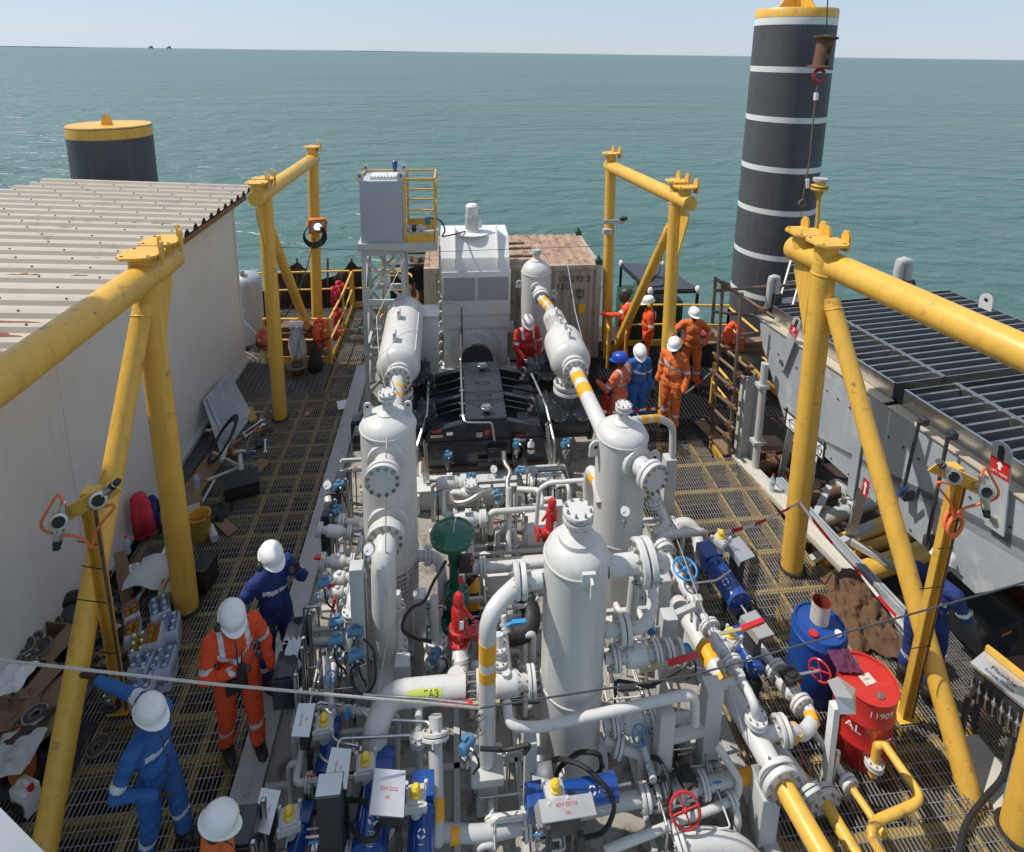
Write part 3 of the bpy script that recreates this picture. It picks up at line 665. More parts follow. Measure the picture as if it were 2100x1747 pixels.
for (s, ys) in ((-1, (9.15, 10.5)), (1, (9.2, 10.5))):
    for y in ys:
        x = -.87 if s < 0 else 1.99
        mb = MB(); xi = -.42 if s < 0 else 1.46
        mb.cyl((xi, y, .82), (x, y, .82), .27, None, 28); mb.build('distance_piece', K, cp)
        mb = MB(); mb.cyl((x - .36, y, .72), (x + .36, y, .72), .37, None, 36)
        for q in (-.36, .36): mb.flange((x + q, y, .72), X_, .42, .05, 14)
        mb.lathe([(.30, 0), (.3, .3), (.22, .42), (.2, .5)], (x, y, .8), Zu, 30)
        for q in (-.2, .2):
            d = V((0, -.75, .65)).normalized(); mb.lathe([(.19, .28), (.19, .36), (.175, .40), (0, .402)], (x + q, y, .72), d, 26); mb.bolts(V((x + q, y, .72)) + d * .4, d, .15, 8, .016, .02)
        mb.build('cylinder', K, cp)
mb = MB()
for (px_, py_, w, h, mi) in ((895, 866, .15, .05, 2), (896, 877, .2, .06, 4), (922, 872, .1, .05, 3), (983, 874, .1, .1, 4), (1064, 877, .12, .05, 2), (1067, 888, .16, .06, 4), (999, 868, .07, .1, 2)):
    p = ay(px_, py_, 8.415); mb.box((p.x, 8.414, p.z), (w, .012, h), 0, mi)
mb.build('nameplate', K, cp, smooth=False)
mb = MB(); mb.cyl((1.0, 8.3, .75), (1.0, 8.3, 1.05), .06, None, 14); mb.cyl((.98, 8.3, .4), (.98, 8.3, .72), .045, None, 12); mb.bb((.55, 8.22, .62), (.85, 8.41, .86)); mb.cyl((.4, 8.3, .55), (1.1, 8.3, .55), .05, None, 12); mb.cyl((.62, 8.25, .6), (.62, 8.25, .4), .04, None, 10); mb.box((1.14, 8.3, .62), (.08, .1, .3)); mb.build('oil_filter', K, cp, bev=.004)
mb = MB(); mb.lathe([(.05, 0), (.055, .02), (.055, .2), (.02, .25), (.02, .28), (0, .281)], (1.24, 8.32, .72), Zu, 16, mis=[3, 3, 3, 3, 3, 3]); mb.cyl((1.24, 8.32, .80), (1.24, 8.32, .85), .057, None, 16, 0); mb.build('lubricant_bottle', K, cp)
mb = MB(); mb.tube([(.16, 11.5, 2.0), (.16, 11.3, 1.46), (.16, 8.6, 1.46), (.2, 8.4, 1.40), (.62, 8.38, 1.38), (.66, 8.36, 1.0)], .02, 8, .06); mb.tube([(-.42, 10.6, 1.3), (-.42, 9.2, 1.2), (-.56, 8.4, .9), (-.56, 8.3, .2)], .025, 8, .1); mb.tube([(1.45, 10.7, 1.3), (1.58, 9.3, 1.2), (1.62, 8.35, .9), (1.62, 8.3, .2)], .025, 8, .1)
for y in (8.6, 9.1, 9.7, 10.3, 10.9): mb.box((.16, y, 1.44), (.09, .05, .03))
mb.build('conduit', [M_['steel']], cp)
for o in cp.children:
    if o.name.split('.')[0] not in ('cylinder', 'distance_piece'):
        for v in o.data.vertices: y_ = v.co.y + WORG[cp.name].y; z_ = v.co.z + WORG[cp.name].z; v.co.y = 8.36 + (y_ - 8.36) * .645 - WORG[cp.name].y; v.co.z = .36 + (z_ - .36) * .82 - WORG[cp.name].z
mb = MB(); mb.bb((-.62, 8.0, 0), (1.68, 11.6, .34)); mb.bb((-.66, 7.96, .34), (1.72, 8.3, .37)); mb.bb((-.62, 7.9, .0), (-.5, 8, .34)); solo(mb, 'plinth', [M_['white']], 'white steel plinth carrying the black compressor', 'plinth', bev=.01)
# flywheel guard + motor -------------------------------------------
mt = thing('electric_motor', 'big white motor with twin mesh louvres and end disc', 'motor', (.52, 12, 0))
xa, xb, yf = -.21, 1.24, 11.75
z_lo, z_mid = 1.12, 2.42
mb = MB(); mb.bb((xa + .04, yf + .12, .10), (xb - .04, yf + 1.1, z_lo)); mb.bb((xa - .08, yf + .16, .95), (xa + .05, yf + .3, 1.16)); mb.bb((xb - .05, yf + .16, .95), (xb + .1, yf + .3, 1.16)); mb.bb((xa - .06, yf + .1, 0), (xb + .06, yf + 1.2, .1))
mb.prism([(xa + .0, z_lo), (xb, z_lo), (xb, z_lo + .32), (xa, z_lo + .32)], (0, yf + .06, 0), X_, Zu, (0, 1.1, 0)); mb.build('housing', [M_['vwhite']], mt, bev=.01)
mb = MB(); mb.bb((xa, yf, z_lo + .323), (xb, yf + .5, z_mid)); mb.build('cooler_box', [M_['vwhite']], mt, bev=.012)
mb = MB(); zt = 3.06; mb.prism([(yf + .02, z_mid + .002), (yf + .12, z_mid + .26), (yf + .5, zt), (yf + 1.25, zt), (yf + 1.25, z_mid + .002)], (xa - .02, 0, 0), Y_, Zu, ((xb - xa) + .0, 0, 0)); mb.build('sloped_hood', [M_['vwhite']], mt, bev=.006, ang=15)
for x in (xa + .28, xb - .28):
    mb = MB(); mb.prism([(yf + .03, z_mid + .01), (yf + .02, z_mid + .28), (yf + .5, zt + .24), (yf + .95, zt + .02), (yf + .5, zt + .0), (yf + .13, z_mid + .26)], (x, 0, 0), Y_, Zu, (.02, 0, 0)); mb.build('lifting_fin', [M_['vwhite']], mt)
lm = bpy.data.materials.new('mesh_louvre'); nt, N, L, B = nodes(lm)
g = N.new('ShaderNodeNewGeometry'); sx = N.new('ShaderNodeSeparateXYZ'); L.new(g.outputs['Position'], sx.inputs[0])
def wv(o, s):
    k = N.new('ShaderNodeMath'); k.operation = 'MULTIPLY'; L.new(o, k.inputs[0]); k.inputs[1].default_value = s
    q = N.new('ShaderNodeMath'); q.operation = 'FRACT'; L.new(k.outputs[0], q.inputs[0])
    c = N.new('ShaderNodeMath'); c.operation = 'GREATER_THAN'; L.new(q.outputs[0], c.inputs[0]); c.inputs[1].default_value = .42; return c.outputs[0]
mm = N.new('ShaderNodeMath'); mm.operation = 'MULTIPLY'; L.new(wv(sx.outputs['X'], 52), mm.inputs[0]); L.new(wv(sx.outputs['Z'], 52), mm.inputs[1])
mx = N.new('ShaderNodeMix'); mx.data_type = 'RGBA'; mx.inputs['A'].default_value = (.50, .50, .49, 1); mx.inputs['B'].default_value = (.07, .075, .08, 1); L.new(mm.outputs[0], mx.inputs['Factor']); L.new(mx.outputs['Result'], B.inputs['Base Color']); B.inputs['Roughness'].default_value = .6
for (x0_, x1_) in ((xa + .05, (xa + xb) / 2 - .03), ((xa + xb) / 2 + .03, xb - .05)):
    mb = MB(); za, zb2 = 1.78, 2.30
    mb.bb((x0_, yf - .012, za), (x1_, yf - .004, zb2), 1)
    for a, b in (((x0_ - .02, za - .02), (x1_ + .02, za)), ((x0_ - .02, zb2), (x1_ + .02, zb2 + .02)), ((x0_ - .02, za), (x0_, zb2)), ((x1_, za), (x1_ + .02, zb2))): mb.bb((a[0], yf - .02, a[1]), (b[0], yf - .003, b[1]), 0)
    mb.build('louvre', [M_['vwhite'], lm], mt, smooth=False)
mb = MB(); c = V(((xa + xb) / 2, yf + .12, .62)); mb.lathe([(.56, 0), (.56, .03), (.42, .05), (.40, .07), (.2, .09), (.18, .28), (.13, .3), (.12, .4)], c, V((0, -1, 0)), 48); mb.bolts(c + V((0, -.03, 0)), V((0, -1, 0)), .5, 12, .016, .02); mb.build('end_bell', PW, mt)
mb = MB(); mb.torus(c + V((0, -.42, -.02)), Y_, .36, .05, 30, 8, 0, 0, 180); mb.cyl(c + V((0, -.4, 0)), c + V((0, -.5, 0)), .33, None, 40, 1); mb.build('coupling_guard', [M_['steel'], M_['iron']], mt)
fm = V((.45, yf + .75, zt))
mb = MB(); mb.cyl(fm, fm + V((0, 0, .02)), .42, None, 40); mb.lathe([(.16, .02), (.155, .06), (.125, .07), (.125, .40), (.13, .41), (.135, .58), (.10, .62), (0, .63)], fm, Zu, 30)
for k in range(28):
    a = 2 * math.pi * k / 28; d = V((math.cos(a), math.sin(a), 0)); mb.bar(fm + d * .135 + Zu * .08, fm + d * .135 + Zu * .38, .006, .03, 0, up=d)
mb.box(fm + V((.17, -.04, .18)), (.09, .1, .14)); mb.build('fan_motor', [M_['vwhite']], mt)
for k in range(9):
    mb = MB(); p = V((xa - .02, yf + .03, .35 + k * .23)); mb.box(p, (.05, .06, .1)); mb.cyl(p + V((-.05, 0, 0)), p, .03, None, 8); mb.build('hinge_block', [M_['ltgrey']], mt)
mb = MB(); q = ay(947, 615, 11.3); mb.tube([(xa - .02, yf - .05, 3.0), (xa - .02, yf - .05, 1.95), (xa + .05, yf - .2, 1.9), (.2, yf - .35, 1.86), (.21, yf - .38, .9), (.18, 11.3, 1.42)], .022, 8, .05); mb.build('conduit', [M_['steel']], mt)
# control cabinet behind left drum
mb = MB(); p = ay(880, 735, 10.9); mb.bb((-.62, 11.05, .55), (-.27, 11.5, 1.78)); mb.bb((-.66, 11.0, 1.785), (-.25, 11.55, 1.81)); mb.cyl((-.33, 11.045, 1.1), (-.33, 11.02, 1.1), .02, None, 8, 1); mb.bb((-.6, 11.1, 0), (-.54, 11.16, .55)); mb.bb((-.36, 11.1, 0), (-.3, 11.16, .55)); solo(mb, 'control_cabinet', [M_['vwhite'], M_['dark']], 'plain white cabinet between the left drum and louvred motor', 'cabinet', bev=.006)
# ---------------------------------------------------------------- lattice tower with day tank
tw = thing('steel_tower', 'grey lattice tower holding up the box tank', 'tower', (-1.3, 11.2, 0))
xs_, ys_, ztw = (-1.66, -.92), (10.95, 11.75), 3.2
G_ = [M_['ltgrey']]
for x in xs_:
    for y in ys_: mb = MB(); mb.bar((x, y, 0), (x, y, ztw), .07, .07); mb.build('leg', G_, tw)
mb = MB()
for y in ys_:
    for k in range(3):
        z0, z1 = .2 + k * 1.0, 1.1 + k * 1.0
        mb.bar((xs_[0], y, z0), (xs_[1], y, z1), .05, .05); mb.bar((xs_[1], y - .03, z0), (xs_[0], y - .03, z1), .05, .05); mb.bar((xs_[0], y, z1 + .05), (xs_[1], y, z1 + .05), .06, .1)
for x in xs_:
    for k in range(3): mb.bar((x, ys_[0], .2 + k), (x, ys_[1], 1.1 + k), .04, .04); mb.bar((x, ys_[0], 1.15 + k), (x, ys_[1], 1.15 + k), .06, .08)
mb.bar((-1.3, 11.3, 0), (-1.3, 11.3, 3.1), .05, .05); mb.build('bracing', G_, tw)
mb = MB(); mb.bb((-1.74, 10.85, 3.2), (-.26, 10.95, 3.36)); mb.bb((-1.74, 11.75, 3.2), (-.26, 11.85, 3.36)); mb.bb((-1.74, 10.953, 3.2), (-1.66, 11.747, 3.36)); mb.bb((-.34, 10.953, 3.2), (-.26, 11.747, 3.36)); mb.bb((-1.655, 10.953, 3.33), (-.343, 11.747, 3.345))
mb.cyl((-1.62, 10.85, 3.28), (-1.62, 10.84, 3.28), .05, None, 16); mb.build('platform_frame', G_, tw)
mb = MB()
for x in (-1.62, -1.15): mb.cyl((x + .2, 11.9, .2), (x + .2, 11.9, 3.2), .022, None, 8)
for k in range(9): mb.cyl((-1.42, 11.9, .4 + k * .32), (-.95, 11.9, .4 + k * .32), .014, None, 6)
for z in (1.3, 2.2): mb.torus((-1.18, 12.1, z), Zu, .34, .02, 20, 6, 0, 180, 360)
mb.build('cage_ladder', M_['yellow'], tw)
tk = thing('box_tank', 'tall pale grey box tank with bolted hatch atop tower', 'tank', (-1.28, 11.3, 3.36))
mb = MB(); mb.bb((-1.68, 10.9, 3.362), (-.9, 11.74, 4.55)); mb.build('body', [M_['tank']], tk, bev=.015)
mb = MB(); mb.bb((-1.50, 11.05, 4.553), (-1.02, 11.5, 4.60))
for k in range(8):
    for y in (11.08, 11.47): mb.cyl((-1.47 + k * .06, y, 4.6), (-1.47 + k * .06, y, 4.615), .012, None, 6, 1)
mb.tube([(-1.33, 11.22, 4.6), (-1.33, 11.22, 4.65), (-1.19, 11.22, 4.65), (-1.19, 11.22, 4.6)], .008, 6, .02); mb.build('hatch', [M_['vwhite'], M_['bolt']], tk)
for x in (-1.66, -.92):
    for y in (10.92, 11.72): lug(tk, (x, y, 4.54), X_, .13, .17, .03)
mb = MB(); mb.lathe([(.035, 0), (.035, .06), (.05, .07), (.05, .2), (.03, .22), (0, .221)], (-1.08, 11.55, 4.6), Zu, 12); mb.build('breather', M_['blue'], tk)
cg = thing('guard_cage', 'yellow railed cage beside the box tank on the tower', 'railing', (-.58, 11.3, 3.36))
mb = MB()
def rail(pts, r=.022): mb.tube(pts, r, 8, .03)
zc0 = 3.36
for (x, y) in ((-.86, 10.92), (-.3, 10.92), (-.3, 11.78), (-.86, 11.78), (-1.68, 11.78)): mb.bar((x, y, zc0), (x, y, zc0 + 1.22), .04, .04)
for z in (.62, 1.02, 1.22):
    mb.bar((-.86, 10.92, zc0 + z), (-.3, 10.92, zc0 + z), .035, .03); mb.bar((-.3, 10.92, zc0 + z + .001), (-.3, 11.78, zc0 + z + .001), .03, .035)
    mb.bar((-.3, 11.78, zc0 + z), (-1.68, 11.78, zc0 + z), .035, .03)
mb.bar((-1.68, 11.78, zc0 + 1.22), (-1.68, 11.3, zc0 + 1.22), .03, .035); mb.build('rail', M_['yellow'], cg)
mb = MB(); mb.bb((-.85, 10.9, zc0 + .0), (-.31, 10.905, zc0 + .17)); mb.build('kick_plate', M_['yellow'], cg); mb = MB(); mb.bb((-.85, 11.79, zc0 + .0), (-.31, 11.795, zc0 + .22)); mb.build('kick_plate', M_['yellow'], cg)
mb = MB()
for k in range(3): mb.cyl((-.88 + k * .13, 11.2, 3.55), (-.80 + k * .13, 11.2, 3.55), .07, None, 18, k % 2); mb.cyl((-.80 + k * .13, 11.2, 3.55), (-.75 + k * .13, 11.2, 3.55), .04, None, 14, 0)
mb.box((-.45, 11.25, 3.68), (.1, .1, .14), 0, 2); mb.tube([(-.42, 11.25, 3.74), (-.2, 11.2, 3.72), (-.1, 11.15, 3.5), (-.2, 11.4, 3.3), (.1, 11.9, 3.2), (.3, 12.4, 3.1)], .016, 8, .12, 3); solo(mb, 'drain_valve', [M_['white'], M_['iron'], M_['txblue'], M_['blackmatt']], 'flanged drain valve with blue sensor inside the yellow cage', 'valve')
# ---------------------------------------------------------------- container
ct = thing('shipping_container', 'rust streaked beige shipping container behind the rear scrubber', 'container', (2.2, 13.4, 0))
xa, xb, ya, yb, zt = -.6, 3.36, 12.4, 14.75, 2.27
mb = MB(); n = 34; vs = []; W_ = xb - xa - .2
prof = []
k = 0; x = xa + .1
while x < xb - .1:
    for dx, o in ((0, 0), (.07, 0), (.1, .03), (.17, .03)): prof.append((min(x + dx, xb - .1), o))
    x += .2
mb.add([V((x, ya + .02 + o, .15)) for x, o in prof] + [V((x, ya + .02 + o, zt - .1)) for x, o in prof], [(i, i + 1, len(prof) + i + 1, len(prof) + i) for i in range(len(prof) - 1)])
mb.bb((xb - .03, ya + .1, .15), (xb - .01, yb, zt - .1)); mb.bb((xa, yb - .03, .15), (xb, yb, zt - .1)); mb.build('wall', [M_['contp']], ct, smooth=False)
mb = MB()
for x in (xa, xb - .12): mb.bb((x, ya - .005, .0), (x + .12, ya + .12, zt))
mb.bb((xa + .12, ya, zt - .12), (xb - .12, ya + .07, zt)); mb.bb((xa + .12, ya, .02), (xb - .12, ya + .07, .16)); mb.bb((xb - .09, ya + .122, zt - .12), (xb, yb, zt)); mb.build('frame', [M_['contp']], ct, bev=.006)
mb = MB(); prof = []
y = ya + .07
x = xa
while x < xb:
    for dx, o in ((0, 0), (.09, 0), (.115, -.022), (.2, -.022)): prof.append((min(x + dx, xb), o))
    x += .225
mb.add([V((x, ya + .03, zt - .004 + o)) for x, o in prof] + [V((x, yb, zt - .004 + o)) for x, o in prof], [(i, i + 1, len(prof) + i + 1, len(prof) + i) for i in range(len(prof) - 1)]); mb.build('roof', [M_['conttop']], ct, smooth=False)
mb = MB()
for (s, px_, py_, h) in (('100293 5', 1178, 572, .2), ('12G', 1156, 588, .2), ('IC', 1190, 602, .12), ('70', 1190, 611, .12)):
    p = ay(px_, py_, ya - .003); text_mb(s, h, (p.x, ya - .008, p.z), X_, Zu, mb)
p = ay(1190, 602, ya); 
for a, b in (((-.09, -.09), (.09, -.075)), ((-.09, .075), (.09, .09)), ((-.09, -.075), (-.075, .075)), ((.075, -.075), (.09, .075))): mb.bb((p.x + a[0], ya - .009, p.z + a[1]), (p.x + b[0], ya - .006, p.z + b[1]))
mb.build('lettering', M_['dark'], ct, smooth=False)
mb = MB(); p = ay(1193, 632, ya); mb.box((p.x, ya - .008, p.z), (.16, .006, .22)); mb.build('warning_label', M_['amber'], ct)
for (x, y) in ((xb - .06, ya + .06), (xb - .06, yb - .1)):
    mb = MB(); mb.box((x, y, zt + .05), (.14, .14, .1)); mb.torus((x, y, zt + .12), X_, .07, .022, 14, 6); mb.build('shackle', M_['dgreen'], ct)
for k, (px_, py_) in enumerate(((1075, 498), (1090, 508), (1092, 524))):
    a = ay(1018, py_ + 3, 12.9 - k * .25); b = ay(px_, py_, 12.9 - k * .25); mb = MB(); mb.cyl(a, b, .03, None, 10); solo(mb, 'scaffold_pole', M_['scaf'], ['rusty pole end on container roof, uppermost of three', 'rusty pole end on container roof, middle of three', 'greenish pole end on container roof, lowest of three'][k], 'pole', 'poles lying by the container roof')
# ================================================================ pipework, valves and instruments on the skid
def wheel(mb, c, d, R, mi, r=None, sp=4):
    c = V(c); r = r or R * .1; mb.torus(c, d, R, r, 30, 8, mi); u, w, d = frame(V(d)); mb.ell(c, R * .2, n=10, m=6, mi=mi)
    for k in range(sp):
        a = 2 * math.pi * k / sp + .4; mb.cyl(c, c + u * (R * math.cos(a)) + w * (R * math.sin(a)), r * .7, None, 6, mi)
VM = [M_['white'], M_['bolt'], M_['yband'], M_['steel'], M_['dark'], M_['red'], M_['txblue'], M_['iron'], M_['wheelblue']]
def valve(label, a, b, R, lever=None, hand=None, group=None, name='ball_valve', stud=False, gear=None):
    """flanged valve from a to b; lever = (pivot, grip start, grip end), hand = (centre, axis, radius, material index)"""
    a, b = V(a), V(b); d = (b - a); Ln = d.length; d.normalize(); t = thing(name, label, 'valve', (a + b) / 2 - V((0, 0, R)), group)
    mb = MB(); r = R * .78; mb.lathe([(R * .5, 0), (R * .5, Ln * .2), (r, Ln * .28), (r * 1.04, Ln * .32), (r * 1.04, Ln * .68), (r, Ln * .72), (R * .5, Ln * .8), (R * .5, Ln)], a, d, 30)
    mb.bolts(a + d * Ln * .72, d, r * .86, 10, R * .07, R * .2); mb.bolts(a + d * Ln * .28, -d, r * .86, 10, R * .07, R * .2)
    if lever or gear: mb.cyl((a + b) / 2, (a + b) / 2 + Zu * (R * 1.05), R * .3, None, 16)
    mb.build('body', VM, t, ang=45)
    for p in (a, b):
        f = MB(); f.flange(p, d, R, R * .24, 10, pair=True); f.build('flange', VM, t)
    if stud:
        f = MB(); u, w, _ = frame(d)
        for k in range(10):
            q = u * (R * .8 * math.cos(.628 * k)) + w * (R * .8 * math.sin(.628 * k)); f.cyl(a - d * (R * .9) + q, a + q, R * .07, None, 8, 3)
        f.build('stud', VM, t)
    if lever:
        f = MB(); f.bar(lever[0], lever[1], .03, .012, 2 if len(lever) < 4 else lever[3]); f.build('lever', [M_['alu'], M_['bolt'], mat('brass_lever', (.55, .47, .25), .4, .6) if 'brass_lever' not in bpy.data.materials else bpy.data.materials['brass_lever'], M_['wheelblue']], t)
        f = MB(); f.bar(lever[1], lever[2], .045, .03); f.build('grip', M_['red'] if len(lever) < 5 else lever[4], t)
    if gear:
        f = MB(); c = (a + b) / 2 + Zu * (R * 1.25); f.box(c, (R * 1.3, R * 1.5, R * .5), gear); f.cyl(c, c + Zu * (R * .4), R * .45, None, 20); f.box(c + V((R * .3, -R * .76, 0)), (R * .4, .004, R * .3), gear, 1); f.build('gearbox', [M_['blackmatt'], M_['orange']], t, bev=.006)
    if hand:
        f = MB(); f.cyl((a + b) / 2 + Zu * (R * (1.2 if gear else .9)), hand[0], .013, None, 8, 3); f.build('spindle', VM, t)
        f = MB(); wheel(f, hand[0], hand[1], hand[2], hand[3]); f.build('handwheel', VM, t)
    return t
H0 = ay(1100, 1396, 4.55).z
# gas header and what hangs on it
xs0 = c3[0] - .29
hx = lambda px_: ay(px_, 1420, 4.55).x
zh = H0
pipe('fat white gas header with a lime arrow label, turning down at its left end', [(hx(955), 4.55, zh), (hx(800), 4.55, zh), (hx(772), 4.35, zh - .12), (hx(772) + .02, 4.12, .05)], .112, fil=.2, n=26, fl=[((hx(772) + .02, 4.14, .12), V((0, -.3, -1)), .17, False)])
t = None
valve('white ball valve left of the front separator with red tipped lever', (hx(985), 4.55, zh), (xs0 - .10, 4.55, zh), .135, (ay(1025, 1438, 4.40), ay(968, 1442, 4.40), ay(908, 1445, 4.40)), stud=True)
mb = MB(); p = (hx(872), 4.55, zh); ps = [(-.2, 0), (-.13, -.042), (.16, -.042), (.16, .042), (-.13, .042)]
def onhead(x, y, o=.0): a = .7 + y / .112; return V((p[0] + x, p[1] - (.114 + o) * math.cos(a), p[2] + (.114 + o) * math.sin(a)))
n = 12
for k in range(n):   # label strip wrapped on the pipe
    xa_, xb_ = -.13 + .29 * k / n, -.13 + .29 * (k + 1) / n
    for j in range(4): mb.add([onhead(xa_, -.042 + .021 * j), onhead(xb_, -.042 + .021 * j), onhead(xb_, -.021 + .021 * j), onhead(xa_, -.021 + .021 * j)], [(0, 1, 2, 3)])
mb.add([onhead(-.2, 0), onhead(-.13, -.042), onhead(-.13, 0)], [(0, 1, 2)]); mb.add([onhead(-.2, 0), onhead(-.13, 0), onhead(-.13, .042)], [(0, 1, 2)])
text_mb('ГАЗ', .075, (0, 0, 0), X_, Zu, mb, 1, fn=lambda x, y: onhead(x + .06, y, .002)); solo(mb, 'arrow_label', [M_['lime'], M_['dark']], 'lime green arrow label reading ГАЗ on the header', 'label', smooth=False)
pz = ay(1095, 1188, 4.55).z; px0 = ay(1000, 1300, 4.28).x
q = lambda py: ay(1000, py, 4.28).z
pipe('white bend from the separator dropping with two yellow bands', [(xs0 - .03, 4.55, pz), (ay(1066, 1188, 4.55).x, 4.53, pz), (px0, 4.28, pz - .03), (px0, 4.28, .52)], .076, fil=.25, n=26, fl=[((ay(1066, 1188, 4.55).x, 4.55, pz), X_, .155, True, .05)], bands=[((px0, 4.28, q(1312)), (px0, 4.28, q(1350))), ((px0, 4.28, q(1367)), (px0, 4.28, q(1388)))])
mb = MB(); mb.bb((px0 - .10, 4.18, .0), (px0 + .10, 4.38, .42)); mb.bb((px0 - .15, 4.13, .422), (px0 + .15, 4.43, .515)); solo(mb, 'support_post', [M_['ltgrey']], 'broad pale post carrying the banded separator bend', 'post', 'square steel posts on the skid', bev=.02)
xr0 = c3[0] + .29
p0 = ay(1250, 1162, 4.55); d = V((1, .06, .0)).normalized(); pa = V((xr0, 4.55, p0.z))
pipe('stub nozzle with the largest flange pair, right of the front separator', [pa, pa + d * .5, pa + d * .62 + V((.02, .25, -.3))], .095, fil=.16, n=24, fl=[(pa + d * .36, d, .212, True, .065)])
mb = MB(); f_ = pa + d * .36; text_mb('OK', .06, f_ + V((.07, -.215, -.02)), (1, 0, 0), (0, -.25, 1), mb); solo(mb, 'chalk_mark', [M_['dark']], 'black OK handwriting on the largest flange pair', 'marking', smooth=False)
mb = MB(); text_mb('OK', .055, V((ay(1052, 1195, 4.4).x, 4.37, pz - .03)), X_, (0, -.1, 1), mb); solo(mb, 'chalk_mark', [M_['dark']], 'black OK handwriting on the flange left of the separator', 'marking', smooth=False)
pa = V((xr0, 4.52, ay(1250, 1293, 4.52).z)); p1 = pa + V((.42, 0, 0))
pipe('looping white U-bend right of the front separator', [pa, p1, p1 + V((.1, .12, .26)), p1 + V((-.02, .36, .26)), p1 + V((-.02, .42, -.5))], .056, fil=.13, n=20, fl=[(pa + V((.19, 0, 0)), X_, .13, True, .045)])
pa = V((xr0, 4.45, ay(1250, 1350, 4.45).z)); valve('ball valve with long red lever, right of the front separator', pa + V((.10, 0, 0)), pa + V((.50, 0, 0)), .115, (pa + V((.32, -.13, -.02)), ay(1370, 1360, 4.28), ay(1432, 1342, 4.28)))
pipe('studded spool behind the long red lever', [pa, pa + V((.75, 0, 0))], .05, n=14, fl=[(pa + V((.62, 0, 0)), X_, .115, True), (pa + V((.73, 0, 0)), X_, .115, False)])
pa = V((xr0, 4.38, ay(1250, 1488, 4.38).z)); valve('lowest grey valve right of the front separator without lever', pa + V((.1, 0, 0)), pa + V((.48, 0, 0)), .11); pipe('low pipe stub running right from the lowest valve', [pa, pa + V((.8, 0, 0)), pa + V((1.0, 0, 0))], .05, fl=[(pa + V((.62, 0, 0)), X_, .1, True)])
pa = ay(1240, 1515, 4.32); pb = pa + V((.2, -.08, -.05)); pipe('small drain elbow at the foot of the front separator', [pa, pb, pb + V((.12, -.02, -.03)), pb + V((.14, -.03, -.3))], .045, fil=.1, fl=[(pa + V((.12, -.05, -.03)), pb - pa, .1, True)])
# long sloping pipe in front of the separator
e1 = ay(1040, 1440, 4.3); e2 = ay(1044, 1488, 4.12); e3 = ay(1100, 1493, 4.12); e4 = ay(1425, 1420, 4.12); e5 = e4 + V((.03, .0, -.35))
pipe('long white pipe crossing in front of the separator at waist height', [e1, e2, e3, e4, e5], .042, fil=.12, n=16)
def post(label, px_, ptop, pbase=None, w=.14, y=None, m='ltgrey', arm=None):
    g = az(px_, pbase) if pbase else None; y = y or g.y; top = ay(px_, ptop, y)
    mb = MB(); mb.bb((top.x - w / 2, y - w / 2, .002), (top.x + w / 2, y + w / 2, top.z))
    if arm: mb.bar(V((top.x, y, top.z - .05)), V(arm), .06, .06); mb.box((arm[0], arm[1], arm[2] + .05), (.08, .08, .1))
    return solo(mb, 'support_post', [M_[m]], label, 'post', 'square steel posts on the skid', bev=.015)
post('short pale post under the left end of the crossing pipe', 1088, 1512, None, .11, 4.1); post('pale post under the crossing pipe, right of separator', 1366, 1452, None, .14, 4.12); tall = post('tall grey post with side arm between separator and diagonal pipe', 1462, 1402, None, .16, 4.25, 'grey', ay(1516, 1396, 4.3))
mb = MB(); mb.bar(ay(1356, 1517, 4.12), ay(1445, 1494, 4.2), .08, .08); solo(mb, 'cross_beam', [M_['ltgrey']], 'grey cross beam joining two posts right of the separator', 'beam', bev=.01)
post('white square post in front of the lettered vessel', 731, 1158, None, .13, 5.05, 'ltgrey'); post('slotted channel post beside the white square post', 745, 1170, None, .05, 5.05, 'steel'); post('stubby rounded grey post by the gas header', 825, 1352, None, .15, 4.95, 'ltgrey'); post('stainless capped box post right of the lettered vessel', 860, 1216, None, .14, 5.55, 'alu')
post('tall slim post behind the rear manway vessel', 1374, 936, 1092, .17, None, 'ltgrey'); post('pale post by the blue handwheel', 1360, 1180, None, .15, 5.35, 'ltgrey'); post('pale post beside the U-bend', 1372, 1258, None, .15, 4.9, 'ltgrey', ay(1430, 1240, 5.0)); post('cut off post near the red relief valve', 1145, 1030, None, .12, 6.7, 'white')
post('low pale post beneath the diagonal pipe end', 1574, 1618, None, .17, 3.82, 'ltgrey')
# the diagonal main on the right
D0 = [az(1402, 1262, .8), az(1440, 1325, .8), az(1602, 1606, .8)]
D0 = [V((2.56, 5.45, .8)), V((2.58, 5.2, .8)), V((2.78, 3.72, .8))]
ln = lambda f: D0[1] + (D0[2] - D0[1]) * f
pipe('thick white diagonal main with two yellow bands', [V((2.55, 5.5, .1)), D0[0], D0[1], D0[2]], .10, fil=.2, n=28, fl=[(D0[2], D0[2] - D0[1], .18, True, .05)], bands=[(ln(.20), ln(.33)), (ln(.42), ln(.53))])
pipe('thick yellow pipe leaving the diagonal main toward the viewer', [D0[2] + V((.01, -.06, 0)), V((2.95, 2.6, .78)), V((3.02, 2.0, .76))], .088, n=28, mats=[M_['yellow']])
te = ln(.78); pipe('yellow and white elbow pipe between the red handwheel valve and diagonal main', [te, te + V((.35, .02, .02)), az(1645, 1508, .72), az(1668, 1478, .72), az(1655, 1450, .72)], .06, fil=.12, n=20, fl=[(te + V((.26, .02, .02)), X_, .125, True, .04)], bands=[(te + V((.40, .02, .02)), az(1622, 1512, .71)), (az(1668, 1484, .72), az(1662, 1466, .72))])
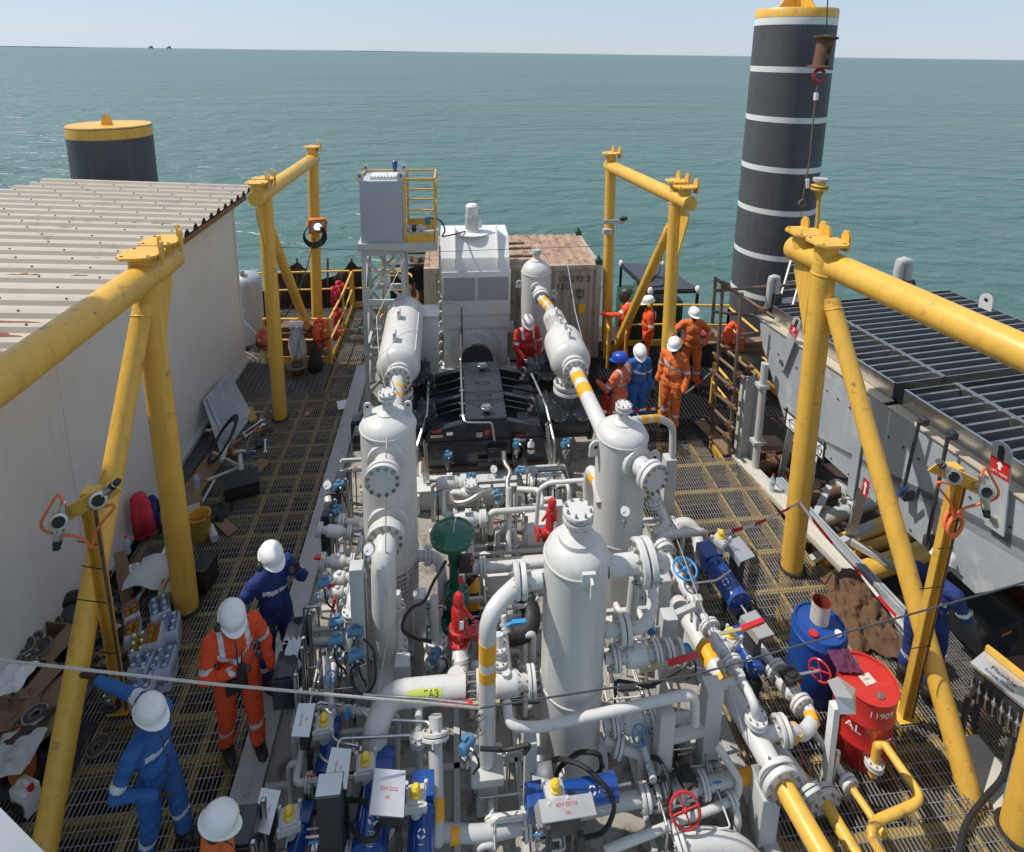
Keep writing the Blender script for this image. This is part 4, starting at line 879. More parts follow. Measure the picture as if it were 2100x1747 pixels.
va, vb = az(1592, 1374, .72), az(1644, 1446, .72); valve('black geared valve with small red handwheel beside the blue drum', va, vb, .115, hand=(ay(1681, 1375, va.y - .2), V((-.75, -.55, .2)), .1, 5), gear=math.atan2((vb - va).y, (vb - va).x))
pipe('grey pipe leading up from the geared valve', [va, az(1566, 1340, .72), az(1545, 1312, .72)], .055, n=16)
s0 = [az(1362, 1128, 1.15), az(1392, 1184, 1.15), az(1455, 1282, 1.15), az(1480, 1322, 1.15)]
pipe('slim white line running beside the diagonal main under a blue handwheel', [s0[0] + V((0, .3, -.1)), s0[0], s0[1], s0[2]], .045, fl=[(s0[0], s0[1] - s0[0], .13, True, .045)])
valve('blue handwheel gate valve near the slatted cooler', az(1392, 1186, 1.12), az(1420, 1232, 1.12), .07, hand=(az(1405, 1166, 1.38), V((0, -.2, 1)), .125, 8), name='gate_valve')
valve('white valve with red tipped lever over the diagonal main', az(1456, 1286, 1.12), az(1502, 1362, 1.12), .105, (az(1476, 1300, 1.35), az(1520, 1290, 1.38), az(1565, 1272, 1.4)))
s1 = [az(1504, 1366, 1.12), az(1538, 1424, 1.15), az(1548, 1448, 1.12), V((2.72, 4.3, .95))]
pipe('white swan-neck dropping onto the diagonal main', [s1[0], s1[1], s1[2], az(1550, 1476, .96)], .042, fil=.12, fl=[(az(1550, 1474, .97), Zu, .1, True)])
pipe('low white line with paired flanges beside the diagonal main', [az(1500, 1395, .45), az(1560, 1480, .45), az(1640, 1590, .4), az(1668, 1640, .35)], .055, fil=.1, fl=[(az(1538, 1450, .45), az(1560, 1480, .45) - az(1500, 1395, .45), .11, True), (az(1550, 1470, .45), az(1560, 1480, .45) - az(1500, 1395, .45), .11, True), (az(1660, 1622, .37), az(1668, 1640, .35) - az(1640, 1590, .4), .10, True)])
# bottom run toward the red handwheel
B0 = [az(893, 1560, .75), az(893, 1672, .40), az(905, 1712, .36), az(985, 1712, .36), az(1240, 1652, .36), az(1540, 1590, .36), az(1560, 1586, .36)]
pipe('grey pipe with yellow bands running along the near end of the skid', [V((B0[0].x, 4.35, 1.0)), V((B0[0].x, 4.2, .8)), V((B0[0].x + .02, 3.85, .36)), B0[2] + V((0, .02, 0)), B0[3], B0[4], B0[5]], .062, fil=.15, n=22, mats=[M_['ltgrey']],
     fl=[(V((B0[0].x, 4.27, .9)), V((0, -.4, -.5)), .12, True)], bands=[(V((B0[0].x + .012, 4.02, .58)), V((B0[0].x + .016, 3.93, .46))), (az(925, 1712, .36), az(943, 1712, .36)), (az(1515, 1595, .36), az(1545, 1589, .36))])
vv = B0[4] - B0[3]; pp = lambda f: B0[3] + vv * f
valve('grey valve under the tilted aluminium hood at the near end', pp(.36), pp(.62), .115); w2 = B0[5] - B0[4]; qq = lambda f: B0[4] + w2 * f
valve('black geared valve with large red handwheel at the near end', qq(.42), qq(.66), .11, hand=(az(1405, 1662, .55), V((-.15, -.8, .5)), .125, 5), gear=.2)
mb = MB(); mb.flange(qq(.26), w2, .11, .035, 10, pair=True); mb.flange(qq(.36), w2, .11, .04, 10, pair=True); solo(mb, 'flange_pair', PW, 'spaced flange pair left of the large red handwheel', 'flange')
pipe('thin white line slanting across the bottom toward the red handwheel', [az(1240, 1745, .3), az(1300, 1722, .3), az(1470, 1655, .3), az(1510, 1636, .3), az(1518, 1600, .45), az(1482, 1545, .7), az(1470, 1530, .72)], .035, fil=.07, fl=[(az(1500, 1641, .3), az(1510, 1636, .3) - az(1470, 1655, .3), .07, True)])
pipe('dusty white elbow with flange at the bottom edge below the skid', [az(1385, 1740, .25), az(1410, 1730, .28), az(1460, 1726, .28), az(1520, 1740, .2), az(1560, 1790, 0)], .10, fil=.2, n=26, fl=[(az(1397, 1735, .27), az(1410, 1730, .28) - az(1385, 1740, .25), .145, True)])
# left and middle runs
pipe('white line with a blue lever dropping at the near left', [az(668, 1345, .9), az(672, 1432, .7), az(684, 1452, .7), az(800, 1466, .7), az(815, 1472, .7), ay(813, 1600, az(815, 1472, .7).y - .02)], .033, fil=.08)
valve('small valve with a blue lever on the near left line', az(700, 1454, .7), az(727, 1457, .7), .05, (az(714, 1452, .76), az(713, 1462, .78), az(712, 1474, .74), 3, M_['wheelblue']))
uv = ay(857, 1460, 4.3); pipe('upright white pipe clamped twice below the gas header', [V((uv.x, 4.5, zh - .05)), V((uv.x, 4.34, zh - .13)), V((uv.x, 4.28, .0))], .036, fl=[(V((uv.x, 4.3, zh - .2)), Zu, .08, True)], bands=[(V((uv.x, 4.29, ay(857, 1508, 4.29).z)), V((uv.x, 4.29, ay(857, 1518, 4.29).z)), M_['white'])])
pipe('white pipe bundle dropping right of the fat downcomer', [ay(815, 1215, 5.45), ay(816, 1260, 5.4), ay(822, 1370, 5.2)], .045, fl=[(ay(815, 1245, 5.42), Zu, .085, True), (ay(818, 1325, 5.3), V((0, -.2, 1)), .10, True)])
pipe('slim upright white pipe left of the red relief valve', [ay(890, 1225, 5.55), ay(893, 1320, 5.45), ay(893, 1345, 5.4)], .05, fl=[(ay(893, 1318, 5.45), Zu, .13, False), (ay(893, 1352, 5.35), Zu, .12, True)])
pipe('nozzle and elbow right of the lettered vessel', [ay(850, 1140, 6.05), ay(898, 1140, 6.0), ay(908, 1180, 5.95), ay(908, 1230, 5.9)], .06, fil=.13, fl=[(ay(878, 1139, 6.03), X_, .11, True)])
pipe('thick white riser under the front red relief valve', [ay(942, 1318, 5.15), ay(945, 1400, 4.85), V((hx(935), 4.62, zh + .05))], .085, fil=.2, n=24, bands=[(ay(943, 1352, 5.0), ay(944, 1360, 4.98), M_['white'])])
pipe('black pipe with two yellow bands behind the green valve', [ay(966, 1165, 6.2), ay(972, 1290, 5.9)], .085, mats=[M_['blackmatt']], n=20, bands=[(ay(967.5, 1183, 6.16), ay(969, 1213, 6.08)), (ay(969.8, 1230, 6.04), ay(970.5, 1247, 6.0))])
pipe('horizontal dusty white pipe left of the front separator top', [ay(955, 1168, 6.0), ay(1045, 1160, 6.0), ay(1130, 1152, 6.0)], .06, fl=[(ay(990, 1164, 6.0), X_, .115, True)])
pipe('black rubber elbow behind the separator bend', [ay(1078, 1225, 5.6), ay(1092, 1260, 5.45), ay(1085, 1295, 5.3), ay(1030, 1305, 5.3)], .105, mats=[M_['blackmatt'], M_['bolt']], fil=.24, n=24, fl=[(ay(1077, 1232, 5.6), V((.1, -.3, -.5)), .16, False)])
pipe('small white line with blue lever behind the separator bend', [ay(1032, 1262, 5.1), ay(1035, 1290, 5.05), ay(1046, 1385, 4.85)], .028); valve('little valve with blue lever behind the separator bend', ay(1033, 1280, 5.08), ay(1037, 1296, 5.03), .045, (ay(1036, 1284, 5.0), ay(1050, 1277, 5.0), ay(1078, 1274, 5.0), 3, M_['wheelblue']))
pipe('valve stack with grey lever left of the separator', [ay(1022, 1300, 4.75), ay(1025, 1395, 4.6)], .05, fl=[(ay(1023, 1330, 4.7), Zu, .08, True), (ay(1024, 1356, 4.65), Zu, .09, True)])
pipe('rear vessel discharge bend with yellow band', [ay(1207, 1100, 6.75), ay(1207, 985, 6.75), ay(1213, 962, 6.6), ay(1226, 990, 6.35), ay(1232, 1030, 6.2)], .075, fil=.14, n=22, bands=[(ay(1216, 975, 6.5), ay(1224, 988, 6.38))])
pipe('thin white line linking the console to the discharge bend', [ay(1100, 1075, 6.9), ay(1106, 1003, 6.9), ay(1125, 990, 6.9), ay(1205, 984, 6.8)], .03, fil=.06)
t_ = thing('pipe_run', 'white pipe with yellow bands arching from the rear vessel to a tall slim post', 'pipe', ay(1375, 930, 7.2)); a_ = ay(1300, 862, 6.6); b_ = ay(1352, 857, 7.0); c_ = ay(1380, 872, 7.25); d_ = ay(1379, 932, 7.25); mb = MB(); mb.tube([a_, b_, c_, d_], .05, 16, .14); mb.build('pipe', PW, t_); lb = lambda f: a_ + (b_ - a_) * f
for f0, f1 in ((.2, .45), (.62, .9)): mb = MB(); mb.cyl(lb(f0), lb(f1), .053, None, 20); mb.build('colour_band', M_['yband'], t_)
pipe('twisting white pipes right of the rear manway vessel', [ay(1340, 1010, 6.4), ay(1345, 1035, 6.3), ay(1365, 1060, 6.2), ay(1362, 1085, 6.1), ay(1340, 1092, 6.1)], .06, fil=.09, fl=[(ay(1342, 1032, 6.3), V((.3, -.3, -1)), .1, True)])
pipe('dusty white bends beside the red striped tape', [ay(1350, 1115, 6.6), ay(1395, 1075, 6.9), ay(1415, 1075, 6.9), ay(1432, 1100, 6.8), ay(1440, 1160, 6.5)], .09, fil=.16, n=20, fl=[(ay(1385, 1085, 6.82), V((1, .3, .5)), .14, True)])
pipe('white hooked pipe wrapped with the striped tape end', [ay(1350, 1135, 6.0), ay(1350, 1108, 6.0), ay(1362, 1096, 6.05), ay(1440, 1090, 6.4), ay(1450, 1100, 6.4), ay(1446, 1150, 6.3)], .05, fil=.09)
# green-banded console pipes
g0 = ay(1006, 1060, 7.0); pipe('white pipe with green bands at the console', [ay(1006, 1150, 7.0), ay(1006, 1050, 7.0), ay(1105, 1043, 7.1), ay(1112, 1028, 7.2), ay(1105, 1005, 7.4), ay(1060, 1003, 7.5)], .04, fil=.06, bands=[(ay(1006, 1093, 7.0), ay(1006, 1107, 7.0), M_['dgreen']), (ay(1006, 1115, 7.0), ay(1006, 1132, 7.0), M_['dgreen'])])
pipe('second console riser with a single green band', [ay(1043, 1000, 7.2), ay(1043, 1075, 7.0), ay(1043, 1130, 6.8)], .04, bands=[(ay(1043, 1098, 6.92), ay(1043, 1110, 6.88), M_['dgreen'])])
pipe('dusty white fitting shaped like a fat spindle below the compressor', [ay(918, 1040, 7.4), ay(920, 1012, 7.4), ay(945, 1010, 7.4), ay(1010, 1010, 7.4)], [.03] * 3 + [.03], fil=0) if False else None
mb = MB(); a_ = ay(935, 1011, 7.4); b_ = ay(1012, 1011, 7.4); mb.lathe([(.035, 0), (.035, .04), (.085, .12), (.09, .3), (.05, .4), (.04, (b_ - a_).length)], a_, b_ - a_, 22); mb.tube([a_, a_ + V((-.08, 0, 0)), a_ + V((-.09, -.05, -.12))], .035, 12, .05); mb.flange(a_ + (b_ - a_) * .4 + Zu * .13, Zu, .1, .04, 8, pair=True); solo(mb, 'strainer', PW, 'white spindle shaped strainer below the black compressor', 'strainer')
mb = MB(); mb.tube([ay(924, 1016, 7.3), ay(930, 1032, 7.1), ay(958, 1030, 7.05), ay(985, 1012, 7.1), ay(1008, 1004, 7.2)], .035, 12, .15, seg=8); solo(mb, 'braided_hose', [M_['hose']], 'sagging braided steel hose below the compressor', 'hose', 'braided steel hoses')
mb = MB(); mb.tube([ay(1033, 925, 7.9), ay(1034, 948, 7.8), ay(1048, 968, 7.6), ay(1040, 985, 7.5), ay(1042, 1020, 7.3)], .034, 12, .1, seg=8); solo(mb, 'braided_hose', [M_['hose']], 'upright braided hose hanging down the compressor front', 'hose', 'braided steel hoses')
mb = MB(); g = az(1070, 1070, 0); mb.bb((1.02, 7.0, .0), (1.72, 7.45, .42)); mb.bb((.98, 6.96, .425), (1.76, 7.49, .45)); solo(mb, 'oil_box', [M_['white']], 'long white box under pipes at the console', 'tank', bev=.01)
mb = MB()
for k in range(5): mb.bb((.25, 6.55 + k * .12, .16), (1.8, 6.6 + k * .12, .20))
mb.bb((.2, 6.45, 0), (1.85, 6.53, .3)); mb.bb((.2, 6.53, 0), (.28, 7.1, .3)); solo(mb, 'console_frame', [M_['white']], 'white channel frame between green valve and relief valve', 'frame', bev=.006)
for k, (px_, py_, y, l) in enumerate(((912, 990, 7.6, 'lower pump motor below compressor at left'), (950, 1065, 6.9, 'white pump behind the green dome'))):
    mb = MB(); p = ay(px_ + 10, py_, y); mb.lathe([(.03, -.2), (.07, -.18), (.09, -.1), (.09, .1), (.07, .14), (.11, .16), (.11, .24), (0, .25)], p, X_, 20); mb.box(p + V((0, 0, -.12)), (.3, .14, .05)); mb.box(p + V((0, 0, .11)), (.08, .07, .06)); solo(mb, 'pump', [M_['white']], l, 'pump')
for k, (pts, l) in enumerate((([(870, 905), (876, 985), (960, 990)], 'stainless tube pair left below the compressor'), ([(866, 960), (872, 1000), (1000, 996)], 'stainless tube curving beneath the compressor'), ([(1120, 870), (1128, 945), (1112, 985), (1060, 990)], 'stainless tube right below the compressor'))):
    mb = MB(); mb.tube([ay(a, b, 8.15) for a, b in pts], .02, 8, .06); mb.tube([ay(a + 4, b + 5, 8.1) for a, b in pts], .014, 8, .06); solo(mb, 'steel_tubing', [M_['steel']], l, 'tubing', 'stainless tubing')
# green control valve ---------------------------------------------
gv = thing('control_valve', 'dark green diaphragm control valve with broad dome', 'valve', ay(938, 1290, 5.8)); gd = ay(928, 1098, 5.8)
mb = MB(); mb.lathe([(.03, .11), (.15, .09), (.21, .045), (.225, .035), (.25, .03), (.25, .012), (.25, -.015), (.225, -.03), (.15, -.1), (.08, -.16)][::-1], gd, Zu, 44); mb.bolts(gd + Zu * .03, Zu, .235, 18, .011, .016); mb.build('diaphragm_dome', [M_['green'], M_['bolt']], gv)
vb_ = ay(936, 1225, 5.75); mb = MB(); mb.lathe([(.08, -.14), (.075, -.3), (.06, -.32), (.06, (vb_.z - gd.z) + .12), (.12, (vb_.z - gd.z) + .1), (.12, (vb_.z - gd.z) + .02), (.10, (vb_.z - gd.z) - .05)], gd + V((.02, 0, 0)), Zu, 24); mb.ell(vb_ + V((.01, 0, -.06)), (.14, .12, .12)); mb.flange(vb_ + V((.01, 0, .06)), Zu, .14, .05, 8); mb.cyl(vb_, vb_ + V((-.02, 0, -.3)), .08, None, 20); mb.flange(vb_ + V((-.02, -.02, -.3)), V((.2, -.4, 1)), .16, .05, 8); mb.build('yoke_body', [M_['green'], M_['bolt']], gv)
mb = MB(); mb.box(ay(955, 1155, 5.75), (.16, .12, .16)); mb.box(ay(968, 1150, 5.7), (.05, .06, .07), 0, 1); mb.build('positioner', [M_['iron'], M_['orange']], gv, bev=.01)
mb = MB(); mb.tube([ay(930, 1092, 5.7), ay(932, 1070, 5.72), ay(935, 1060, 5.8)], .01, 6); mb.build('air_tube', M_['steel'], gv); mb = MB(); mb.box(ay(945, 1190, 5.58), (.05, .012, .11), .3); mb.build('red_tag', M_['red'], gv)
# red relief valves -----------------------------------------------
def relief(label, base, s=1.0, side=1):
    t = thing('relief_valve', label, 'relief valve', base, 'bright red relief valves'); b = V(base); Rm = [M_['red'], M_['bolt']]
    mb = MB(); mb.lathe([(.115, 0), (.115, .035), (.07, .04), (.075, .14), (.1, .15), (.1, .18), (.075, .185), (.075, .42), (.06, .45), (.05, .46), (.055, .48), (.055, .56), (.03, .6), (0, .605)], b, Zu, 26)
    mb.bolts(b + Zu * .035, Zu, .092, 6, .014, .025); mb.bolts(b + Zu * .18, Zu, .085, 6, .01, .015); mb.build('bonnet', Rm, t)
    mb = MB(); mb.cyl(b + V((0, 0, .11)), b + V((side * .17, 0, .11)), .055, .06, 18); mb.flange(b + V((side * .18, 0, .11)), X_, .1, .035, 6); mb.build('outlet', Rm, t)
    mb = MB(); mb.bar(b + V((side * .03, -.06, .5)), b + V((side * .14, -.1, .38)), .018, .03); mb.build('test_lever', Rm, t); mb = MB(); mb.box(b + V((.03, -.09, .3)), (.04, .008, .1), .2); mb.build('tag', M_['paper'], t)
relief('front red relief valve between green valve and separator bend', ay(941, 1315, 5.15)); relief('rear red relief valve behind the front separator head', ay(1130, 1108, 6.35), side=-1)
# instruments -----------------------------------------------------
def tx_proto(label, loc, rz):
    t = thing('pressure_transmitter', label, 'transmitter', (0, 0, 0), 'light blue transmitters')
    mb = MB(); mb.lathe([(.05, -.085), (.056, -.08), (.056, -.045), (.05, -.04), (.05, .04), (.056, .045), (.056, .08), (.05, .085)], (0, 0, .2), X_, 20); mb.cyl((0, 0, .09), (0, 0, .17), .03, None, 12); mb.box((0, .03, .26), (.06, .05, .03)); mb.build('housing', [M_['txblue']], t)
    mb = MB(); mb.cyl((0, 0, -.1), (0, 0, .09), .018, None, 10); mb.box((0, 0, .02), (.09, .07, .07)); mb.cyl((.05, 0, .02), (.12, 0, .02), .008, None, 6); mb.cyl((0, -.055, .2), (0, -.10, .2), .018, None, 10); mb.build('manifold', [M_['steel']], t, bev=.004)
    mb = MB(); mb.tube([(0, -.10, .2), (0, -.15, .17), (.03, -.15, .02), (.08, -.08, -.12), (.1, .0, -.3)], .012, 6, .05); mb.build('cable', M_['blackmatt'], t)
    t.location = loc; t.rotation_euler = (0, 0, rz); t.scale = (.82, .82, .82); return t
TX = [(695, 990, 7.3, .5, 'beside the upper dial gauge near lettered vessel'), (690, 1042, 6.6, .9, 'below the upper dial gauge'), (666, 1190, 5.4, .2, 'at the left skid edge by red levers'), (690, 1270, 5.1, .1, 'left of the white square post foot'), (728, 1290, 4.95, 0, 'hung on the white square post'), (688, 1307, 4.85, .1, 'lowest left near the grey conduit loop'), (729, 1338, 4.75, .4, 'in the loop of black cables'), (893, 1338, 5.15, 1.2, 'on the small flange by the red relief valve'),
      (957, 1520, 3.95, .8, 'tilted by the lower red lever'), (918, 930, 8.1, .3, 'left on the black compressor front'), (966, 975, 7.6, .9, 'above the white strainer'), (1060, 905, 8.1, 1.0, 'by the slotted channel on compressor front'), (1066, 962, 7.7, .1, 'right end of the stainless tubes'), (1020, 1010, 7.3, 1.5, 'at the strainer outlet'), (1335, 1278, 4.95, 1.3, 'beside the U-bend'), (1405, 1330, 4.6, .6, 'under the diagonal main near grey flange'), (1160, 905, 7.7, .6, 'in the dark gap beside the rear vessel')]
tp = None
for a, b, y, rz, l in TX:
    p = ay(a, b, y) - V((0, 0, .2)); l = 'light blue transmitter ' + l
    if tp is None: tp = tx_proto(l, p, rz)
    else: dup(tp, p, l, rz)
def gauge_proto(label, loc):
    t = thing('pressure_gauge', label, 'gauge', (0, 0, 0), 'round dial gauges'); d = V((-.25, -.8, .5)).normalized(); c = V((0, 0, .12))
    mb = MB(); mb.lathe([(.055, -.03), (.06, -.02), (.06, .012), (.052, .016)], c, d, 24); mb.cyl((0, 0, -.1), c, .012, None, 8); mb.box((0, 0, -.02), (.04, .04, .05)); mb.build('case', [M_['steel']], t)
    mb = MB(); mb.lathe([(.052, .0165), (0, .017)], c, d, 24); u, w, _ = frame(d); mb.bar(c + d * .019, c + d * .019 + (u + w) * .026, .005, .003, 1, up=d); mb.build('dial', [M_['paper'], M_['dark']], t); t.location = loc; return t
GA = [(672, 994, 7.0, 'beside the cream instrument stand at left'), (757, 1126, 5.2, 'at the head of the fat downcomer'), (1282, 1048, 5.75, 'standing under the rear manway'), (1009, 980, 7.9, 'on black regulator below the compressor'), (1013, 962, 8.2, 'small dial on the compressor front')]
gp = None
for a, b, y, l in GA:
    p = ay(a, b, y) - V((0, 0, .12)); l = 'white faced dial gauge ' + l
    if gp is None: gp = gauge_proto(l, p)
    else: dup(gp, p, l)
# flanged valves on the left edge
for (a, b, c, d, y, R, lev, l) in ((655, 1086, 716, 1092, 6.25, .085, None, 'flanged valve left of lettered vessel, upper one'), (662, 1150, 722, 1152, 5.75, .085, ((665, 1145), (658, 1143), (645, 1142)), 'flanged valve left of lettered vessel with short red lever'), (668, 1190, 722, 1182, 5.5, .08, ((690, 1188), (682, 1195), (668, 1208)), 'flanged valve left of the white post with slanting red lever'), (668, 1216, 716, 1212, 5.35, .07, ((690, 1216), (688, 1226), (682, 1250)), 'lowest flanged valve left of the white post')):
    lv = tuple(ay(*q_, y - .12) for q_ in lev) if lev else None; valve(l, ay(a, b, y), ay(c, d, y), R, lv)
pipe('white elbow with flange under the upper dial gauge', [ay(672, 1020, 6.9), ay(677, 1055, 6.7), ay(695, 1070, 6.5), ay(742, 1072, 6.3)], .045, fil=.1, fl=[(ay(702, 1070, 6.45), X_, .09, True)])
pipe('white branch pipes left of the white post', [ay(745, 1180, 5.6), ay(724, 1200, 5.4), ay(720, 1240, 5.2), ay(716, 1330, 5.0)], .05, fil=.08, fl=[(ay(741, 1186, 5.55), V((1, .1, .2)), .1, True), (ay(720, 1256, 5.15), Zu, .09, True)])
mb = MB(); wheel(mb, ay(677, 1390, 4.75), V((0, -.5, 1)), .055, 0, sp=5); mb.cyl(ay(677, 1390, 4.75), ay(677, 1420, 4.75), .015, None, 8, 1); mb.tube([ay(672, 1362, 4.9), ay(677, 1420, 4.75), ay(680, 1450, 4.6)], .03, 10, 0, 2); solo(mb, 'gate_valve', [M_['wheelblue'], M_['steel'], M_['white']], 'small blue handwheel valve at the near left of the skid', 'valve')
mb = MB(); wheel(mb, ay(1313, 1506, 4.2), V((-.1, -.6, .8)), .07, 0, sp=5); mb.cyl(ay(1313, 1506, 4.2), ay(1325, 1545, 4.15), .015, None, 8, 1); mb.tube([ay(1318, 1528, 4.15), ay(1330, 1560, 4.1), ay(1340, 1600, 3.95)], .035, 10, 0, 2); solo(mb, 'gate_valve', [M_['wheelblue'], M_['steel'], M_['ltgrey']], 'small blue handwheel valve under the crossing pipe', 'valve')
# black junction boxes and their slotted stands
for k, (px_, py_, y, w, h, l) in enumerate(((588, 1395, 4.85, .3, .34, 'black box behind navy worker boots on skid edge'), (607, 1320, 5.3, .28, .34, 'black box with a white rag over it'), (690, 1022, 7.35, .26, .3, 'black box beside the upper gauge, lower one'), (700, 1000, 7.75, .26, .3, 'black box beside the upper gauge, upper one'), (500, 1725, 3.75, .3, .3, 'black box by the bottom hard hat'), (733, 872, 9.0, .26, .26, 'black box left of the lettered vessel head'), (672, 1090, 6.6, .16, .6, 'tall dark panel by the stainless thermowell'), (735, 900, 8.6, .22, .24, 'black box just below its twin by the vessel head'))):
    p = ay(px_, py_, y); w *= .66; mb = MB(); mb.bb((p.x - w / 2, y - .14, p.z - h / 2), (p.x + w / 2, y + .14, p.z + h / 2)); mb.bb((p.x - w / 2 + .012, y - .128, p.z + h / 2 + .001), (p.x + w / 2 - .012, y + .128, p.z + h / 2 + .03)); mb.bb((p.x + w / 2 + .003, y - .15, .06), (p.x + w / 2 + .045, y - .11, p.z + h / 2 + .05), 1); mb.bb((p.x + w / 2 + .003, y + .11, .06), (p.x + w / 2 + .045, y + .15, p.z + h / 2 + .05), 1); solo(mb, 'junction_box', [M_['black'], M_['alu']], l, 'junction box', 'black junction boxes along the skid', bev=.008)
mb = MB(); p = ay(602, 1330, 4.95); mb.grid(lambda u, v: (p.x - .06 + .12 * u + .02 * math.sin(9 * v), p.y - .04 * v, p.z + .12 - .3 * v + .03 * math.sin(14 * u + 5 * v)), 8, 12); solo(mb, 'rag', [M_['cloth']], 'white rag hanging over a black box', 'rag')
# aluminium hoods over actuators
def hood(label, cs, h, dz=.3, m='alu', script=None):
    P4 = [az(a, b, h) for a, b in cs]; t = thing('actuator_hood', label, 'hood', sum(P4, V((0, 0, 0))) / 4 - V((0, 0, dz)), 'aluminium hoods over the actuators'); mb = MB(); c = sum(P4, V((0, 0, 0))) / 4
    th = V((0, 0, -.012)); mb.add(P4 + [p + th for p in P4], [(0, 1, 2, 3), (7, 6, 5, 4), (0, 4, 5, 1), (1, 5, 6, 2), (2, 6, 7, 3), (3, 7, 4, 0)])
    a, b = P4[0], P4[3]; o = ((a + b) / 2 - c) * .16; mb.add([a, b, b + o - Zu * .07, a + o - Zu * .07], [(0, 1, 2, 3)]); mb.build('sheet', M_[m], t, smooth=False)
    mb = MB(); q = [c + (p - c) * .55 + V((0, .05, -.02)) for p in P4]; dn = V((0, 0, -dz)); mb.add(q + [p + dn for p in q], [(0, 1, 2, 3), (7, 6, 5, 4), (0, 4, 5, 1), (1, 5, 6, 2), (2, 6, 7, 3), (3, 7, 4, 0)])
    for p in (q[0], q[2]): mb.bar(p + dn, V((p.x, p.y, .03)), .05, .05)
    mb.build('panel_box', M_['iron'], t, bev=.006)
    if script:
        mb = MB(); ux = (P4[script[1]] - P4[script[2]]).normalized(); uy = Zu.cross(ux); text_mb(script[0], script[3] * .5, c + ux * .0 + Zu * .003 + uy * .02, ux, uy, mb); text_mb('OK', script[3] * .42, c + Zu * .003 - uy * script[3] * .5, ux, uy, mb); mb.build('handwriting', M_['red'], t, smooth=False)
hood('aluminium hood farthest up the near left row', [(612, 1442), (647, 1442), (634, 1511), (597, 1510)], 1.0, script=('SDV 2272', 0, 3, .05)); hood('aluminium hood in the middle of the near left row', [(680, 1532), (721, 1536), (711, 1618), (662, 1614)], 1.05, script=('SDV 2212', 0, 3, .05))
hood('aluminium hood lowest at the near left by the bottom hard hat', [(536, 1615), (576, 1621), (552, 1712), (514, 1701)], .8, script=('SDV 2274', 0, 3, .06)); hood('broad aluminium hood over two blue actuators at the bottom', [(769, 1575), (832, 1580), (828, 1676), (757, 1670)], 1.2, script=('SDV 2222', 2, 3, .07)); hood('tilted aluminium hood marked 227-33 over the near valve', [(1104, 1640), (1213, 1625), (1224, 1670), (1112, 1688)], 1.0, script=('BDV 227-33', 1, 0, .07))
hood('aluminium hood beside the big blue actuator', [(1490, 1111), (1516, 1099), (1549, 1140), (1519, 1152)], 1.05, .5); hood('aluminium box hood left of the blue drum', [(1518, 1263), (1549, 1250), (1588, 1300), (1557, 1310)], 1.2, .5, script=('ASTC 2220', 1, 0, .05))
def actuator(label, a, b, r, head=None, logo=True):
    a, b = V(a), V(b); d = (b - a); L_ = d.length; d.normalize(); t = thing('actuator', label, 'actuator', (a + b) / 2 - Zu * r, 'blue valve actuators')
    mb = MB(); mb.lathe([(r * .5, -.02), (r * 1.08, 0), (r * 1.08, .04), (r, .045), (r, L_ - .045), (r * 1.08, L_ - .04), (r * 1.08, L_), (r * .5, L_ + .02)], a, d, 32); u, w, _ = frame(d)
    for k in range(6):
        q = u * (r * 1.0 * math.cos(k * 1.047)) + w * (r * 1.0 * math.sin(k * 1.047)); mb.cyl(a + q, b + q, r * .08, None, 6)
    mb.bolts(b, d, r * .8, 6, r * .1, .02); mb.build('cylinder', [M_['blue'], M_['bolt']], t)
    mb = MB(); mb.box(a - d * (r * 1.1), (r * 1.9, r * 1.9, r * 2), math.atan2(d.y, d.x)); mb.cyl(a - d * (r * 2.2), a - d * (r * 1.6), r * .5, None, 16); mb.build('yoke_housing', [M_['blue']], t, bev=.012)
    mb = MB(); mb.cyl(b, b + d * .14, r * .12, None, 8, 0); mb.build('spindle', M_['steel'], t)
    if logo:
        mb = MB(); up = (EYE - (a + b) / 2); up = (up - d * up.dot(d)).normalized(); sd = d.cross(up); m_ = a + (b - a) * .62
        fn = lambda x, y: m_ + d * y + (up * math.cos(x / r) + sd * math.sin(x / r)) * (r + .004)
        for k in range(4):
            c0 = k * math.pi / 2; pts = [(.34 * r * math.cos(c0 + e_), .34 * r * math.sin(c0 + e_)) for e_ in (.1, .7, 1.2)] + [(.2 * r * math.cos(c0 + e_), .2 * r * math.sin(c0 + e_)) for e_ in (1.2, .7, .1)]
            mb.add([fn(*p) for p in pts], [(0, 1, 4, 5), (1, 2, 3, 4)])
        text_mb('BiFFi'[:0] + 'biffi', r * .55, (0, 0, 0), X_, Zu, mb, fn=lambda x, y: m_ + d * (.75 * r + x + .2 * r) + (up * math.cos(y / r) + sd * math.sin(y / r)) * (r + .004)); mb.build('lettering', M_['paper'], t, smooth=False)
    return t
actuator('big blue actuator lying on the right grating by a hood', az(1466, 1160, .8), az(1517, 1237, .8), .125); actuator('slim blue actuator beside the lever over the diagonal main', az(1524, 1328, .75), az(1553, 1378, .72), .085)
actuator('fattest blue actuator at the bottom edge under the broad hood', az(772, 1630, .7), az(756, 1755, .7), .135); actuator('blue actuator at the bottom edge right of the broad hood', az(866, 1660, .75), az(862, 1765, .7), .10); actuator('blue actuator half hidden under the middle left hood', az(676, 1520, .6), az(660, 1592, .55), .075, logo=False); actuator('blue actuator lying crosswise behind the tilted hood', az(1125, 1638, .75), az(1262, 1612, .75), .095)
actuator('blue actuator barely showing under the lowest left hood', az(615, 1705, .5), az(600, 1760, .5), .08, logo=False)
